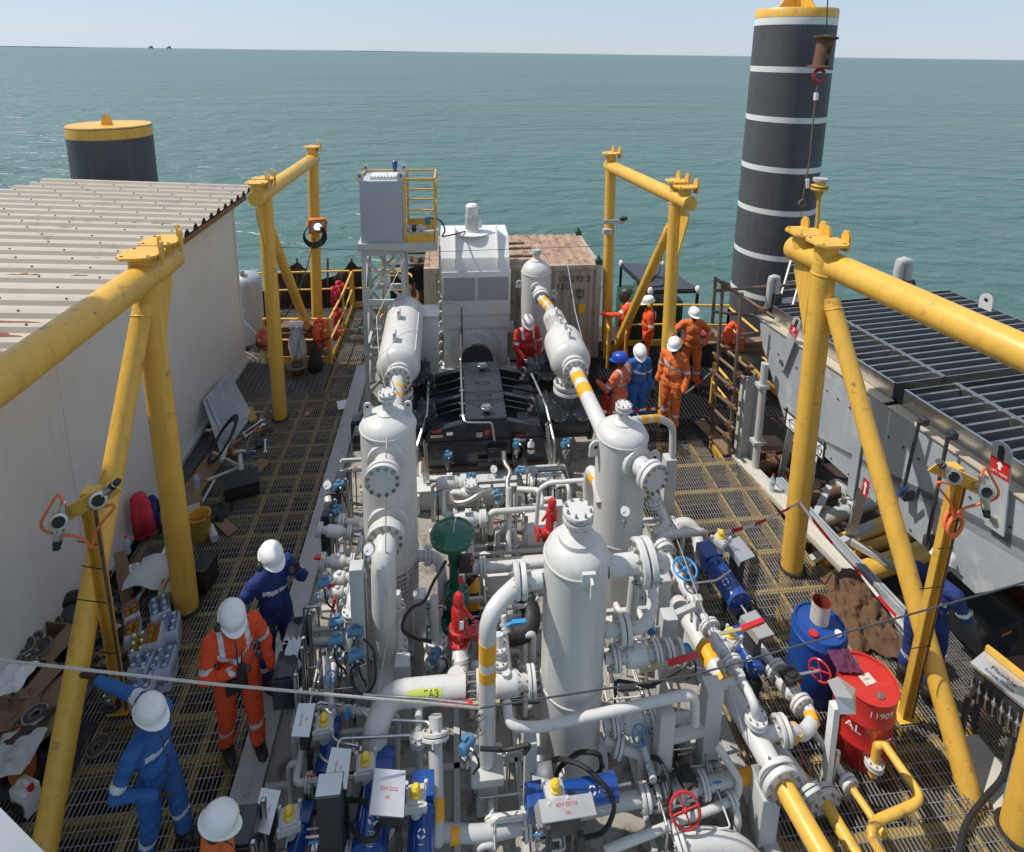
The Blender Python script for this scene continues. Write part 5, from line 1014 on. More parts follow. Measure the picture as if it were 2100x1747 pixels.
def ind_proto(label, loc, rz):
    t = thing('position_indicator', label, 'indicator', (0, 0, 0), 'white boxes with amber domes'); mb = MB(); mb.box((0, 0, 0), (.16, .16, .07)); mb.box((0, 0, .044), (.13, .13, .012))
    for i in (-1, 1):
        for j in (-1, 1): mb.cyl((i * .078, j * .078, -.02), (i * .078, j * .078, .06), .016, None, 10)
    mb.cyl((0, 0, -.15), (0, 0, -.04), .05, None, 12); mb.build('box', [M_['ltgrey']], t, bev=.004); mb = MB(); mb.lathe([(.045, 0), (.045, .02), (.036, .025), (.036, .07), (.02, .09), (0, .092)], (0, 0, .05), Zu, 18); mb.build('dome', M_['amber'], t); t.location = loc; t.rotation_euler = (0, 0, rz); return t
ip = None
for a, b, z, rz, l in ((665, 1490, .9, .1, 'beside the uppermost left hood'), (750, 1572, .95, .1, 'beside the broad bottom hood'), (853, 1638, 1.0, 0, 'right of the broad bottom hood'), (594, 1682, .75, .2, 'beside the lowest left hood'), (1138, 1628, .95, .15, 'behind the tilted hood'), (1478, 1108, 1.15, .6, 'on the big right actuator'), (1497, 1312, 1.15, .6, 'beside the lever over the diagonal main')):
    l = 'pale box with amber dome ' + l
    if ip is None: ip = ind_proto(l, az(a, b, z), rz)
    else: dup(ip, az(a, b, z), l, rz)
for (a, b, z, R, ax_, l) in ((660, 1622, .5, .13, V((.1, -.5, .8)), 'black handwheel under the middle left hood'), (1352, 1600, .55, .15, V((-.9, -.3, .2)), 'black handwheel edge on behind the near geared valve'), (1543, 1392, .6, .11, V((.3, -.6, .6)), 'black handwheel at the slim blue actuator'), (1540, 1250, .7, .11, V((.5, -.7, .3)), 'black handwheel at the big blue actuator tip')):
    mb = MB(); wheel(mb, az(a, b, z), ax_, R, 0, R * .13, 3); mb.cyl(az(a, b, z), az(a, b, z) - ax_.normalized() * .25, .02, None, 8); solo(mb, 'handwheel', [M_['blackmatt']], l, 'handwheel', 'black handwheels')
for k, (px_, py_, y, l) in enumerate(((676, 1612, 3.75, 'dark sheet metal stand with shiny top at near left'), (1112, 1585, 4.05, 'dark stainless stand leaning on the separator foot'), (1570, 1590, 3.9, 'pale bracket stand at the end of diagonal main'))):
    p = ay(px_, py_, y); mb = MB(); mb.bb((p.x - .09, y - .07, .002), (p.x + .09, y + .07, p.z)); mb.bb((p.x - .10, y - .08, p.z + .002), (p.x + .10, y + .08, p.z + .02), 1); solo(mb, 'instrument_stand', [M_['iron'] if k < 2 else M_['ltgrey'], M_['alu']], l, 'stand', bev=.006)
# cables and impulse tubing
def cable(label, pts, r=.012, m='blackmatt', name='cable', cat='cable', fil=.1, group=None): mb = MB(); mb.tube(pts, r, 8, fil, seg=7); return solo(mb, name, [M_[m]], label, cat, group)
cable('black cable looping from the stainless box post to the flange', [ay(915, 1150, 5.6), ay(885, 1200, 5.5), ay(872, 1235, 5.4), ay(845, 1245, 5.3), ay(830, 1265, 5.25), ay(822, 1290, 5.2), ay(850, 1310, 5.2), ay(885, 1315, 5.2)], .016)
cable('thick black cable arching over the crosswise actuator', [az(1130, 1560, .5), az(1150, 1555, .9), az(1200, 1570, 1.0), az(1250, 1620, .9), az(1262, 1660, .6), az(1240, 1710, .4), az(1195, 1718, .3)], .02); cable('black cable rising beside the separator foot', [az(1135, 1600, .3), az(1150, 1570, .6), az(1190, 1540, .9), az(1230, 1545, .9), az(1235, 1575, .6), az(1210, 1610, .8)], .02)
cable('black cable sweeping from the dark stand to the fat actuator', [az(700, 1640, .8), az(725, 1640, .8), az(780, 1650, .9)], .018); cable('black hanging cable at the bottom over the fat actuator', [az(690, 1665, .7), az(715, 1690, .8), az(745, 1725, .9), az(772, 1720, .9), az(775, 1690, .9)], .02); cable('black cable ring by the transmitters at left', [ay(745, 1310, 4.8), ay(768, 1330, 4.75), ay(772, 1400, 4.6), ay(745, 1430, 4.6), ay(722, 1405, 4.65), ay(718, 1370, 4.7), ay(740, 1360, 4.7)], .012, fil=.15)
cable('black cable loop in front of the grey valve right of separator', [az(1262, 1425, .9), az(1262, 1395, 1.0), az(1300, 1400, .9), az(1330, 1410, .8), az(1400, 1370, .9)], .016); cable('black cable trailing from the lower transmitter to the near posts', [ay(985, 1535, 3.95), ay(1040, 1538, 3.95), ay(1090, 1525, 3.9), ay(1075, 1545, 3.9)], .018)
for pts, z, l in (([(675, 1500), (690, 1520), (735, 1530)], .9, 'thin bright tube behind the uppermost left hood'), ([(655, 1545), (665, 1560), (700, 1572)], .8, 'thin bright tube between the left hoods'), ([(735, 1450), (760, 1475), (880, 1480), (888, 1500), (888, 1540)], .95, 'thin bright tube under the wire rope'), ([(745, 1425), (870, 1432), (960, 1442)], 1.15, 'straight thin tube over the gas header'), ([(630, 1480), (650, 1440), (700, 1446)], .8, 'thin bright tube near the blue lever'), ([(1015, 1745), (1015, 1690), (1025, 1680), (1110, 1668)], .6, 'thin bright tube bending to the tilted hood'), ([(690, 1545), (695, 1515), (840, 1508)], .95, 'thin bright tube crossing the fat grey drop'), ([(1418, 1275), (1420, 1205), (1425, 1196), (1470, 1190), (1498, 1170)], 1.0, 'thin bright tube looping to the big blue actuator')):
    cable(l, [az(a, b, z) for a, b in pts], .013, 'steel', 'steel_tubing', 'tubing', .05, 'stainless tubing')
mb = MB(); p = az(1085, 1345, .32); mb.box((p.x, 5.0, .3), (.5, .012, .3)); mb.bb((p.x - .25, 4.985, .34), (p.x + .25, 4.993, .45), 1); text_mb('ROIR EAST', .07, (p.x, 4.98, .395), X_, Zu, mb, 2)
for k in range(3): mb.bb((p.x - .23, 4.985, .2 + k * .04), (p.x + .23, 4.99, .205 + k * .04), 2)
solo(mb, 'data_plate', [M_['iron'], mat('purple_plate', (.10, .015, .09), .5), M_['paper']], 'purple headed data plate behind the separator', 'plate', smooth=False)
# small-bore tubing clusters: orthogonal runs with fittings, needle valves and clips, standing on the skid floor
def bundle(label, x0, x1, y0, y1, n, seed, zmax=.9, big=2):
    r = random.Random(seed); t = thing('tubing_cluster', label, 'tubing', ((x0 + x1) / 2, (y0 + y1) / 2, 0), 'small bore tubing clusters on the skid')
    for k in range(n):
        isb = k < big; rad_ = r.uniform(.026, .04) if isb else r.uniform(.007, .016); p = V((r.uniform(x0, x1), r.uniform(y0, y1), .01)); pts = [p]; z = r.uniform(.25, zmax); p = V((p.x, p.y, z)); pts.append(p); ax_ = r.random() < .5
        for j in range(r.randint(1, 3)):
            d = r.uniform(.15, .5) * r.choice((-1, 1)); q = p + (V((d, 0, 0)) if ax_ else V((0, d, 0))); q.x = min(max(q.x, x0), x1); q.y = min(max(q.y, y0), y1)
            if (q - p).length > .06: pts.append(q); p = q
            ax_ = not ax_
            if r.random() < .4: p = V((p.x, p.y, r.uniform(.2, zmax))); pts.append(p)
        if r.random() < .7: pts.append(V((p.x, p.y, .01)))
        mb = MB(); mb.tube(pts, rad_, 10 if isb else 7, .06 if isb else .03); o = mb.build('tube', PW[0] if isb else M_[r.choice(('steel', 'steel', 'white', 'blackmatt'))], t, ang=60)
        if isb:
            a, b = pts[0], pts[1]; c = a + (b - a) * .5; mb = MB(); mb.flange(c, Zu, rad_ * 2.2, .022, 6, pair=True)
            if len(pts) > 2 and (pts[2] - pts[1]).length > .2: mb.flange((pts[1] + pts[2]) / 2, pts[2] - pts[1], rad_ * 2.2, .022, 6, pair=True)
            mb.build('flange', PW, t)
        else:
            c = pts[1]; mb = MB(); mb.box(c, (.045, .045, .045)); mb.cyl(c, c + Zu * .07, .008, None, 6); mb.bar(c + Zu * .075 - X_ * .04, c + Zu * .075 + X_ * .04, .014, .006, 1); mb.build('needle_valve', [M_['steel'], M_[r.choice(('red', 'wheelblue', 'iron'))]], t)
    mb = MB(); xm = (x0 + x1) / 2; mb.bar((x0, y1, .001), (x0, y1, zmax * .8), .05, .05); mb.bar((x0, y1, zmax * .8), (x1, y1, zmax * .8), .04, .05); mb.bar((x1, y1, .001), (x1, y1, zmax * .8), .05, .05); mb.build('rack', [M_['ltgrey']], t)
for a in (('tubing cluster beside the fat downcomer foot', -1.55, -1.0, 4.7, 5.6, 10, 1, .8, 3), ('tubing cluster under the white square post', -1.7, -1.15, 5.6, 6.9, 10, 2, .9, 3), ('tubing cluster between the green valve and red relief valve', -.35, .35, 5.0, 5.9, 10, 3, .7, 3), ('tubing cluster behind the separator bend', .35, .85, 4.9, 6.2, 10, 4, .8, 3), ('tubing cluster right of the front separator', 1.55, 2.3, 4.3, 5.6, 12, 5, .7, 4), ('tubing cluster beneath the big blue actuator', 2.35, 3.1, 5.9, 7.0, 8, 6, .6, 3), ('tubing cluster at the near end below the separator', .2, 1.0, 3.7, 4.4, 9, 7, .5, 2), ('tubing cluster among the near left hoods', -1.5, -.6, 3.6, 4.6, 12, 8, .7, 3), ('tubing cluster on the console before the compressor', -.3, 1.0, 7.0, 7.8, 14, 9, .75, 5), ('tubing cluster right of the console by the rear vessel', 1.0, 1.7, 7.5, 8.0, 9, 10, .8, 3), ('tubing cluster left of the lettered vessel', -1.7, -1.1, 7.0, 8.3, 9, 11, .9, 2), ('tubing cluster under the diagonal main', 1.8, 2.5, 3.7, 4.4, 8, 12, .5, 2)): bundle(*a)
mb = MB()
for x0, y0, x1, y1, w in ((-1.0, 3.2, -1.0, 8, .05), (.02, 3.2, .02, 6.4, .06), (.62, 3.2, .62, 6.4, .06), (1.75, 3.2, 1.75, 8, .05), (-1.8, 4.6, 2.6, 4.6, .05), (-1.8, 6.45, 2.6, 6.45, .07), (-1.8, 3.5, 2.6, 3.5, .05)): mb.bar((x0, y0, .012), (x1, y1, .012), w, .03)
struct(mb, 'skid_members', M_['grey'], smooth=False)
# ================================================================ right side: air cooler and its surroundings
CO = V((5.25, 9.05, 0)); CL = V((.125, -.992, 0)).normalized(); CW = V((.992, .125, 0)).normalized()
def cwall(px, py):
    d = _dir(px, py); n = CW; t = (CO - EYE).dot(n) / d.dot(n); p = EYE + d * t; return p
zt = 2.5
ck = thing('air_cooler', 'galvanised air cooler box with slatted top and LIFT HERE straps', 'air cooler', CO + V((1.5, -3, .8)))
pts = [cwall(1557, 655), cwall(1562, 702), cwall(1610, 862), cwall(2000, 1217), cwall(2190, 1182)]
pts[0].z = zt; e_ = CO + CL * 7.6; top = [V((pts[0].x, pts[0].y, zt)), *pts[1:], V((e_.x, e_.y, pts[4].z + .9)), V((e_.x, e_.y, zt))]
th = CW * 3.95
mb = MB(); n = len(top); mb.add(top + [p + th for p in top], [list(range(n))[::-1], list(range(n, 2 * n))] + [(i, (i + 1) % n, n + (i + 1) % n, n + i) for i in range(n - 1)]); 
for sfrac in (2.35, 5.0):
    p = CO + CL * sfrac; mb.bar(V((p.x, p.y, .9)) - CW * .03, V((p.x, p.y, 2.1)) - CW * .03, .12, .02, 0, up=CW)
for k in range(34):
    f = k / 33 * 7.2 + .15; p = CO + CL * f - CW * .003
    for z in (2.12, ): mb.cyl(V((p.x, p.y, z)), V((p.x, p.y, z)) - CW * .012, .014, None, 6, 1)
for k in range(10):
    a = pts[2] + (pts[3] - pts[2]) * (k / 9.5) + V((0, 0, .06)); mb.cyl(a, a - CW * .012, .014, None, 6, 1)
mb.build('casing', [M_['galv'], M_['iron']], ck, smooth=False)
mb = MB(); a = V((pts[0].x, pts[0].y, zt)); 
def cb(s0, s1, w0, w1, z0, z1, mi=0, m=None):
    vs = [CO + CL * s + CW * w + Zu * z for s in (s0, s1) for w in (w0, w1) for z in (z0, z1)]
    (m or mb).add(vs, [(0, 1, 3, 2), (4, 6, 7, 5), (0, 4, 5, 1), (2, 3, 7, 6), (0, 2, 6, 4), (1, 5, 7, 3)], mi)
cb(-.05, 2.62, -.03, .16, zt + .002, zt + .02); cb(2.70, 7.6, -.03, .16, zt + .002, zt + .02); mb.build('ledge', M_['galvtan'], ck, smooth=False)
mb = MB(); H_ = zt + .24
for s0, s1 in ((.12, 2.58), (2.74, 7.6)):
    cb(s0, s1, .165, .175, zt + .02, H_); cb(s0, s1, .15, .19, H_, H_ + .012); cb(s0, s0 + .012, .18, 3.9, zt, H_); cb(s1 - .012, s1, .18, 3.9, zt, H_)
    cb(s0, s1, .93, .955, zt, H_ + .01); cb(s0, s1, .97, .995, zt, H_ + .01); cb(s0, s1, 3.88, 3.9, zt, H_ - .02)
mb.build('louvre_frame', M_['steel'], ck, smooth=False)
mb = MB(); cb(.1, 7.6, .2, 3.88, zt + .01, zt + .02); mb.build('coil_face', M_['dark'], ck, smooth=False)
for s0, s1 in ((.2, 2.56), (2.84, 7.5)):
    k = 0; s = s0
    while s < s1:
        sl = MB()
        for w0, w1 in ((.2, .915), (1.0, 3.86)):
            sl.add([CO + CL * (s + .03) + CW * w0 + Zu * (zt + .10), CO + CL * (s + .03) + CW * w1 + Zu * (zt + .10), CO + CL * s + CW * w1 + Zu * (H_ - .03), CO + CL * s + CW * w0 + Zu * (H_ - .03)], [(0, 1, 2, 3)])
            cb(s - .016, s + .016, w0, w1 + .0, H_ - .03, H_ - .022, 0, sl)
        sl.build('louvre_slat', M_['fin'], ck, smooth=False); s += .158
mb = MB()
for s in (4.6, 5.6): cb(s, s + .02, 1.2, 3.4, zt + .03, zt + .1)
for k, (s, w) in enumerate(((3.9, .3), (4.7, .5))): mb.cyl(CO + CL * s + CW * w + Zu * (zt + .1), CO + CL * (s - .1) + CW * (w + .5) + Zu * (zt + .1), .04, None, 10)
mb.build('tube_bundle', M_['iron'], ck)
def strap(label_px, topc, botc, wid, lbl=True):
    a = cwall(*topc) - CW * .06; b = cwall(*botc) - CW * .06; up = (a - b).normalized(); sd = up.cross(CW).normalized(); sd = sd if sd.dot(CL) > 0 else -sd; Ln = (a - b).length
    k = 10; arc = [(wid / 2 * math.cos(math.pi * i / k), Ln - wid / 2 + wid / 2 * math.sin(math.pi * i / k)) for i in range(k + 1)]
    mb = MB(); mb.prism([(wid / 2, 0)] + arc + [(-wid / 2, 0)], b, sd, up, -CW * .02, 0)
    sl = [(wid * .17 * math.cos(2 * math.pi * i / 14), Ln - wid * .6 + wid * .17 * math.sin(2 * math.pi * i / 14) + (.05 if i < 7 else -.05)) for i in range(14)]; mb.prism(sl, b - CW * .0215, sd, up, -CW * .002, 2)
    mb.cyl(b + up * .12, b + up * .12 - CW * .05, .04, None, 6, 1); o = mb.build('lifting_strap', [M_['galv'], M_['bolt'], M_['dark']], ck)
    mb = MB(); c = b + up * (Ln - wid * 1.45); f = -CW * .0235; h = wid * .48
    mb.add([c + f - sd * wid / 2 - up * h, c + f + sd * wid / 2 - up * h, c + f + sd * wid / 2 + up * h, c + f - sd * wid / 2 + up * h], [(0, 1, 2, 3)], 0); g = -CW * .026
    text_mb('LIFT HERE', wid * .2, c + g - up * h * .55, sd, up, mb, 1)
    mb.add([c + g + sd * x * wid + up * y * h for x, y in ((-.07, -.15), (.07, -.15), (.07, .35), (.17, .35), (0, .85), (-.17, .35), (-.07, .35))], [(0, 1, 2, 3, 4, 5, 6)], 1); mb.build('lift_label', [M_['red'], M_['paper']], o, smooth=False)
strap(None, (1646, 652), (1608, 752), .17); strap(None, (2068, 905), (2050, 1085), .2)
mb = MB(); c = cwall(1775, 1000); mb.add([c - CW * .006 + CL * x + Zu * z for x, z in ((-.05, -.13), (.05, -.13), (.05, .13), (-.05, .13))], [(0, 1, 2, 3)], 0); mb.add([c - CW * .009 + CL * x + Zu * z for x, z in ((-.012, -.1), (.012, -.1), (.012, .03), (.03, .03), (0, .1), (-.03, .03), (-.012, .03))], [tuple(range(7))], 1); mb.build('arrow_label', [M_['red'], M_['paper']], ck, smooth=False)
mb = MB()
for (a, b) in (((1627, 870), (150, 150)), ((1682, 922), (90, 110))):
    c = cwall(*a); w, h = (.17, .13) if b[0] == 150 else (.08, .12)
    mb.add([c - CW * .006 + CL * x * w + Zu * z * h for x, z in ((-1, -1), (1, -1), (1, 1), (-1, 1))], [(0, 1, 2, 3)], 1)
    for x0, z0, x1, z1 in ((-1.5, -1, 1.5, -1), (-1.4, 1, 1.4, 1), (-1, -1.5, -1, 1.5), (1, -1.6, 1, 1.5)): mb.bar(c - CW * .009 + CL * x0 * w + Zu * z0 * h, c - CW * .009 + CL * x1 * w + Zu * z1 * h, .03, .004, 0, up=CW)
    for x0, z0, x1, z1 in ((-.6, .1, 0, .7), (0, .7, .6, .1), (-.7, .1, .7, .1), (-.5, 0, -.3, -.6), (.5, 0, .3, -.6), (-.3, -.6, .3, -.6)): mb.bar(c - CW * .012 + CL * x0 * w + Zu * z0 * h, c - CW * .012 + CL * x1 * w + Zu * z1 * h, .008, .004, 0, up=CW)
mb.build('taped_drawing', [M_['dark'], M_['paper']], ck, smooth=False)
for (a, b) in (((2022, 612), 3.86),):
    c = CO + CL * .9 + CW * 3.9; c = at(2020, 634, z=H_); lug(ck, c, CL, .22, .28)
for (a, b) in (((1905, 862), (1870, 1010)), ((1965, 890), (1920, 1110))):
    mb = MB(); mb.cyl(cwall(*a) - CW * .14, cwall(*b) - CW * .14, .02, None, 8); mb.box(cwall(*a) - CW * .08, (.08, .08, .08)); mb.box(cwall(*b) - CW * .08, (.12, .1, .14)); mb.build('tie_rod', M_['iron'], ck)
mb = MB(); mb.bar(cwall(1870, 1010) - CW * .2, cwall(1890, 992) - CW * .2, .04, .02); mb.build('lever', M_['blue'], ck)
# legs and bracing below, pipes in the pit
mb = MB(); R_ = [M_['ltgrey']]
sup = thing('cooler_support', 'grey steel legs and braces under the air cooler', 'support frame', (6, 6.5, -1.4))
for (a, b, w) in (((1781, 940), (1738, 1118), .12), ((1662, 940), (1650, 1075), .10), ((1620, 865), (1600, 985), .1)):
    mb = MB(); p = cwall(*a); mb.bar(p + CW * .05, at(*b, z=-.9), w, w); mb.build('leg', R_, sup)
for (a, b) in (((1625, 890), (1660, 960)), ((1790, 1075), (1660, 1150)), ((1745, 1110), (1850, 1170)), ((1700, 1000), (1660, 1080))):
    mb = MB(); mb.bar(at(*a, z=-.5), at(*b, z=-.6), .09, .09); mb.build('brace', R_, sup)
for k, (a, b, r, m, l) in enumerate((((1735, 1110), (1830, 1070), .13, 'yellow', 'yellow pipe in the pit under the cooler, uppermost'), ((1745, 1135), (1850, 1100), .09, 'yellow', 'slim yellow pipe in the pit under the cooler'), ((1750, 1180), (1880, 1135), .15, 'yellow', 'fattest yellow pipe in the pit under the cooler'), ((1640, 1030), (1790, 985), .11, 'rust', 'brown flanged pipe low in the pit'), ((1600, 945), (1720, 905), .1, 'rust', 'brown pipe farthest back in the pit'), ((1660, 1075), (1760, 1040), .12, 'grey', 'grey pipe in the pit below the cooler'))):
    A, B_ = at(*a, z=-.75), at(*b, z=-.75); e = (B_ - A).normalized(); pipe(l, [A - e * .6, B_ + e * 2.2], r, mats=[M_[m], M_['iron']], fl=[(A + e * .9, e, r * 1.7, True)] if m != 'yellow' else (), group='pipes in the pit below the cooler')
mb = MB(); A, B_ = at(1592, 985, z=.08), at(1905, 1322, z=.08); mb.bar(A, B_, .012, .11, 0); mb.bar(A + V((.05, 0, .05)), B_ + V((.05, 0, .05)), .1, .01, 0)
for k in range(60): p = A + (B_ - A) * ((k + .5) / 60) + V((.05, 0, .056)); mb.bar(p - (B_ - A).normalized() * .02, p + (B_ - A).normalized() * .02, .012, .002, 1)
solo(mb, 'cable_tray', [M_['galv'], M_['dark']], 'slotted cable tray along the walkway edge below the cooler', 'cable tray', smooth=False)
def goose(label, c, h, w, r):
    t = thing('vent_pipe', label, 'vent pipe', V(c) - Zu * .5, 'grey gooseneck vents'); c = V(c); mb = MB(); mb.tube([c - Zu * .1, c + Zu * (h - w / 2), c + V((w * .05, 0, h)), c + V((w / 2, 0, h + w * .1)), c + V((w * .95, 0, h)), c + V((w, 0, h - w / 2)), c + V((w, 0, .15))], r, 16, 0); mb.build('pipe', M_['grey'], t)
    mb = MB(); q = c + V((w, 0, .05)); mb.lathe([(r * 1.9, -.35), (r * 2, -.04), (r * 2, .0), (r * 1.9, .02), (r * 1.9, .06), (r, .07)], q, Zu, 24); mb.bolts(q + Zu * .06, Zu, r * 1.55, 10, .022, .05, 1); mb.build('flange', [M_['iron'], M_['rust']], t)
p = ay(1576, 618, 9.6); goose('grey gooseneck vent beside the scaffold and tall pile', p, .45, .13, .055); p = ay(1838, 588, 9.9); goose('grey gooseneck vent standing behind the slatted cooler top', p, .5, .18, .085)
# scaffold --------------------------------------------------------
sc = thing('scaffold', 'rusty tube and clamp scaffold barrier beside the cooler', 'scaffold', (4.85, 9.1, 0)); clamps = []
def tubey(a, b, ya_, yb_, r=.03): mb = MB(); A, B_ = ay(*a, ya_), ay(*b, yb_); mb.cyl(A, B_, r, None, 12); mb.build('tube', M_['scaf'], sc); return A, B_
for a, b, y in (((1483, 576), (1461, 893), 9.42), ((1521.6, 600), (1494, 935), 8.87), ((1467.5, 568), (1461, 663), 10.0)): tubey(a, b, y, y)
for a, b in (((1470, 573), (1588, 651)), ((1463, 724), (1528, 777)), ((1478, 707), (1551, 769)), ((1458, 758), (1506, 799)), ((1462, 802), (1511, 841)), ((1453, 828), (1506, 880)), ((1458, 866), (1498, 901))):
    A, B_ = tubey(a, b, 9.55, 8.68)
    for f in (.16, .82):
        mb = MB(); mb.box(A + (B_ - A) * f, (.10, .09, .09), .4); mb.cyl(A + (B_ - A) * f - V((.08, 0, 0)), A + (B_ - A) * f + V((.08, 0, .02)), .015, None, 6); mb.build('clamp', M_['rust'], sc)
for a, b, y0_, y1_ in (((1470, 596), (1659, 581), 9.45, 9.9), ((1461, 639), (1545, 647), 9.9, 9.9), ((1516, 687), (1566, 682), 8.9, 9.3)): tubey(a, b, y0_, y1_)
mb = MB(); mb.bar(at(1432, 862, z=.03), at(1500, 930, z=.03), .22, .04); solo(mb, 'timber_plank', [M_['wood']], 'worn plank laid on grating at the scaffold foot', 'plank', 'planks by the scaffold')
for k in range(3): mb = MB(); A = ay(1492, 705 + k * 9, 10.6); B_ = ay(1572, 696 + k * 14, 10.3); mb.bar(A, B_, .22, .05); solo(mb, 'timber_plank', [M_['wood']], 'grey brown plank on scaffold below the orange vest, ' + ('topmost', 'second down', 'lowest')[k], 'plank', 'planks by the scaffold')
p = az(1523, 932); mb = MB(); tp_ = ay(1526, 772, p.y); mb.bb((p.x - .12, p.y - .1, -1), (p.x - .1, p.y + .1, tp_.z)); mb.bb((p.x + .1, p.y - .1, -1), (p.x + .12, p.y + .1, tp_.z)); mb.bb((p.x - .098, p.y - .012, -1), (p.x + .098, p.y + .012, tp_.z)); solo(mb, 'steel_column', [M_['ltgrey']], 'pale grey H column behind the scaffold tubes', 'column', bev=.004)
mb = MB(); mb.cyl(ay(1569, 745, 8.5), ay(1548, 965, 8.5), .06, None, 14); mb.box(ay(1563, 790, 8.5), (.18, .16, .06)); mb.box(ay(1552, 905, 8.5), (.18, .16, .06)); solo(mb, 'downpipe', [M_['grey']], 'grey vertical pipe with brackets behind the H column', 'pipe')
# red striped tape ------------------------------------------------
tm = bpy.data.materials.new('barrier_tape'); nt, N, L, B = nodes(tm); g = N.new('ShaderNodeNewGeometry'); sx = N.new('ShaderNodeSeparateXYZ'); L.new(g.outputs['Position'], sx.inputs[0]); ad = N.new('ShaderNodeMath'); ad.operation = 'MULTIPLY_ADD'; L.new(sx.outputs['Y'], ad.inputs[0]); ad.inputs[1].default_value = 2.3; s3 = N.new('ShaderNodeMath'); s3.operation = 'MULTIPLY'; L.new(sx.outputs['X'], s3.inputs[0]); s3.inputs[1].default_value = 2.9; L.new(s3.outputs[0], ad.inputs[2]); fr = N.new('ShaderNodeMath'); fr.operation = 'FRACT'; L.new(ad.outputs[0], fr.inputs[0]); gt = N.new('ShaderNodeMath'); gt.operation = 'GREATER_THAN'; L.new(fr.outputs[0], gt.inputs[0]); gt.inputs[1].default_value = .5; mx = N.new('ShaderNodeMix'); mx.data_type = 'RGBA'; mx.inputs['A'].default_value = (.6, .02, .03, 1); mx.inputs['B'].default_value = (.8, .78, .76, 1); L.new(gt.outputs[0], mx.inputs['Factor']); L.new(mx.outputs['Result'], B.inputs['Base Color']); M_['tape'] = tm
def ribbon(label, pts, w=.05, sag=.0):
    mb = MB(); N_ = 24; A = pts; seq = []
    for i in range(len(A) - 1):
        for k in range(N_): f = k / N_; seq.append(A[i] * (1 - f) + A[i + 1] * f - Zu * (sag * math.sin(math.pi * f)))
    seq.append(A[-1]); vs = []
    for i, p in enumerate(seq): a_ = .5 * math.sin(i * .23); vs += [p + V((.2 * a_, .2 * a_, .5)) * w, p - V((.2 * a_, .2 * a_, .5)) * w]
    mb.add(vs, [(2 * i, 2 * i + 1, 2 * i + 3, 2 * i + 2) for i in range(len(seq) - 1)]); return solo(mb, 'barrier_tape', [tm], label, 'tape', 'red and white barrier tapes', smooth=False)
ribbon('striped tape from far workers to the scaffold', [ay(1215, 842, 8.8), ay(1330, 838, 9.2), ay(1372, 826, 9.6), ay(1465, 757, 9.6)], .05, .05); ribbon('striped tape sagging between hooked pipe and near yellow post', [ay(1448, 1097, 6.3), ay(1640, 1030, 6.4)], .05, .1); ribbon('striped tape running along the cable tray to the detector mast', [ay(1640, 1030, 6.35), at(1760, 1172, z=.35), at(1885, 1312, z=.3)], .05, .03)
# drums -----------------------------------------------------------
def drum(label, c, m, r=.268, h=.84, plastic=False):
    t = thing('drum', label, 'drum', c, 'drums on the right walkway'); c = V(c); mb = MB()
    pr = [(r * .96, 0), (r, .01), (r, h * .30), (r + .01, h * .32), (r + .01, h * .34), (r, h * .36), (r, h * .63), (r + .01, h * .65), (r + .01, h * .67), (r, h * .69), (r, h - .012), (r + .006, h - .008), (r + .006, h), (r - .012, h), (r - .016, h - .022), (0, h - .02)]
    if plastic: pr = [(r * .95, 0), (r, .02), (r, h * .5), (r, h - .13), (r + .012, h - .12), (r + .012, h - .09), (r, h - .08), (r * .985, h - .01), (r * .96, h), (r * .9, h), (r * .88, h - .02), (0, h - .015)]
    mb.lathe(pr, c, Zu, 48); mb.build('shell', M_[m], t, ang=50); return t
rc = V((4.10, 4.42, .002)); rd = drum('red steel drum with white emblem and 11909 on its side', rc, 'drumred')
mb = MB()
for dx, dy, r in ((.02, -.16, .035), (-.02, .19, .045)): mb.lathe([(r, 0), (r, .012), (r * .6, .014), (r * .6, .02), (0, .021)], rc + V((dx, dy, .82)), Zu, 18)
mb.build('bung', M_['bolt'], rd)
def rdm(x, y, a=.0, o=.0): return V((rc.x + (.2695 + o) * math.sin(a + x / .269), rc.y - (.2695 + o) * math.cos(a + x / .269), y * .95))
mb = MB(); text_mb('TOTAL'[-2:], .13, (0, 0, 0), X_, Zu, mb, fn=lambda x, y: rdm(x, .50 + y, -.95)); text_mb('11909', .10, (0, 0, 0), X_, Zu, mb, fn=lambda x, y: rdm(x, .76 + y, -.1))
for rr, w in ((.085, .02), (.05, .016)):
    n = 22
    for k in range(n - 4):
        a0, a1 = 2 * math.pi * k / n + (.3 if rr > .06 else 2), 2 * math.pi * (k + 1) / n + (.3 if rr > .06 else 2); mb.add([rdm(r_ * math.cos(a_), .36 + r_ * math.sin(a_), .3) for r_, a_ in ((rr, a0), (rr, a1), (rr - w, a1), (rr - w, a0))], [(0, 1, 2, 3)])
mb.build('lettering', M_['paper'], rd, smooth=False)
mb = MB(); mb.box(rc + V((.0, -.0, .8245)), (.13, .10, .002), .2); text_mb('MRU', .03, rc + V((0, 0, .827)), V((1, .2, 0)), V((-.2, 1, 0)), mb, 1); mb.build('paper_label', [M_['tinlab'], M_['dark']], rd, smooth=False)
bc = V((3.98, 5.02, .002)); bd = drum('blue plastic drum with a paint tin standing on it', bc, 'drumblue', plastic=True)
mb = MB(); mb.lathe([(.045, 0), (.045, .03), (0, .032)], bc + V((-.15, -.12, .83)), Zu, 18, 0); mb.lathe([(.035, 0), (.035, .03), (0, .032)], bc + V((.12, -.14, .83)), Zu, 18, 1); mb.build('bung', [M_['red'], M_['paper']], bd)
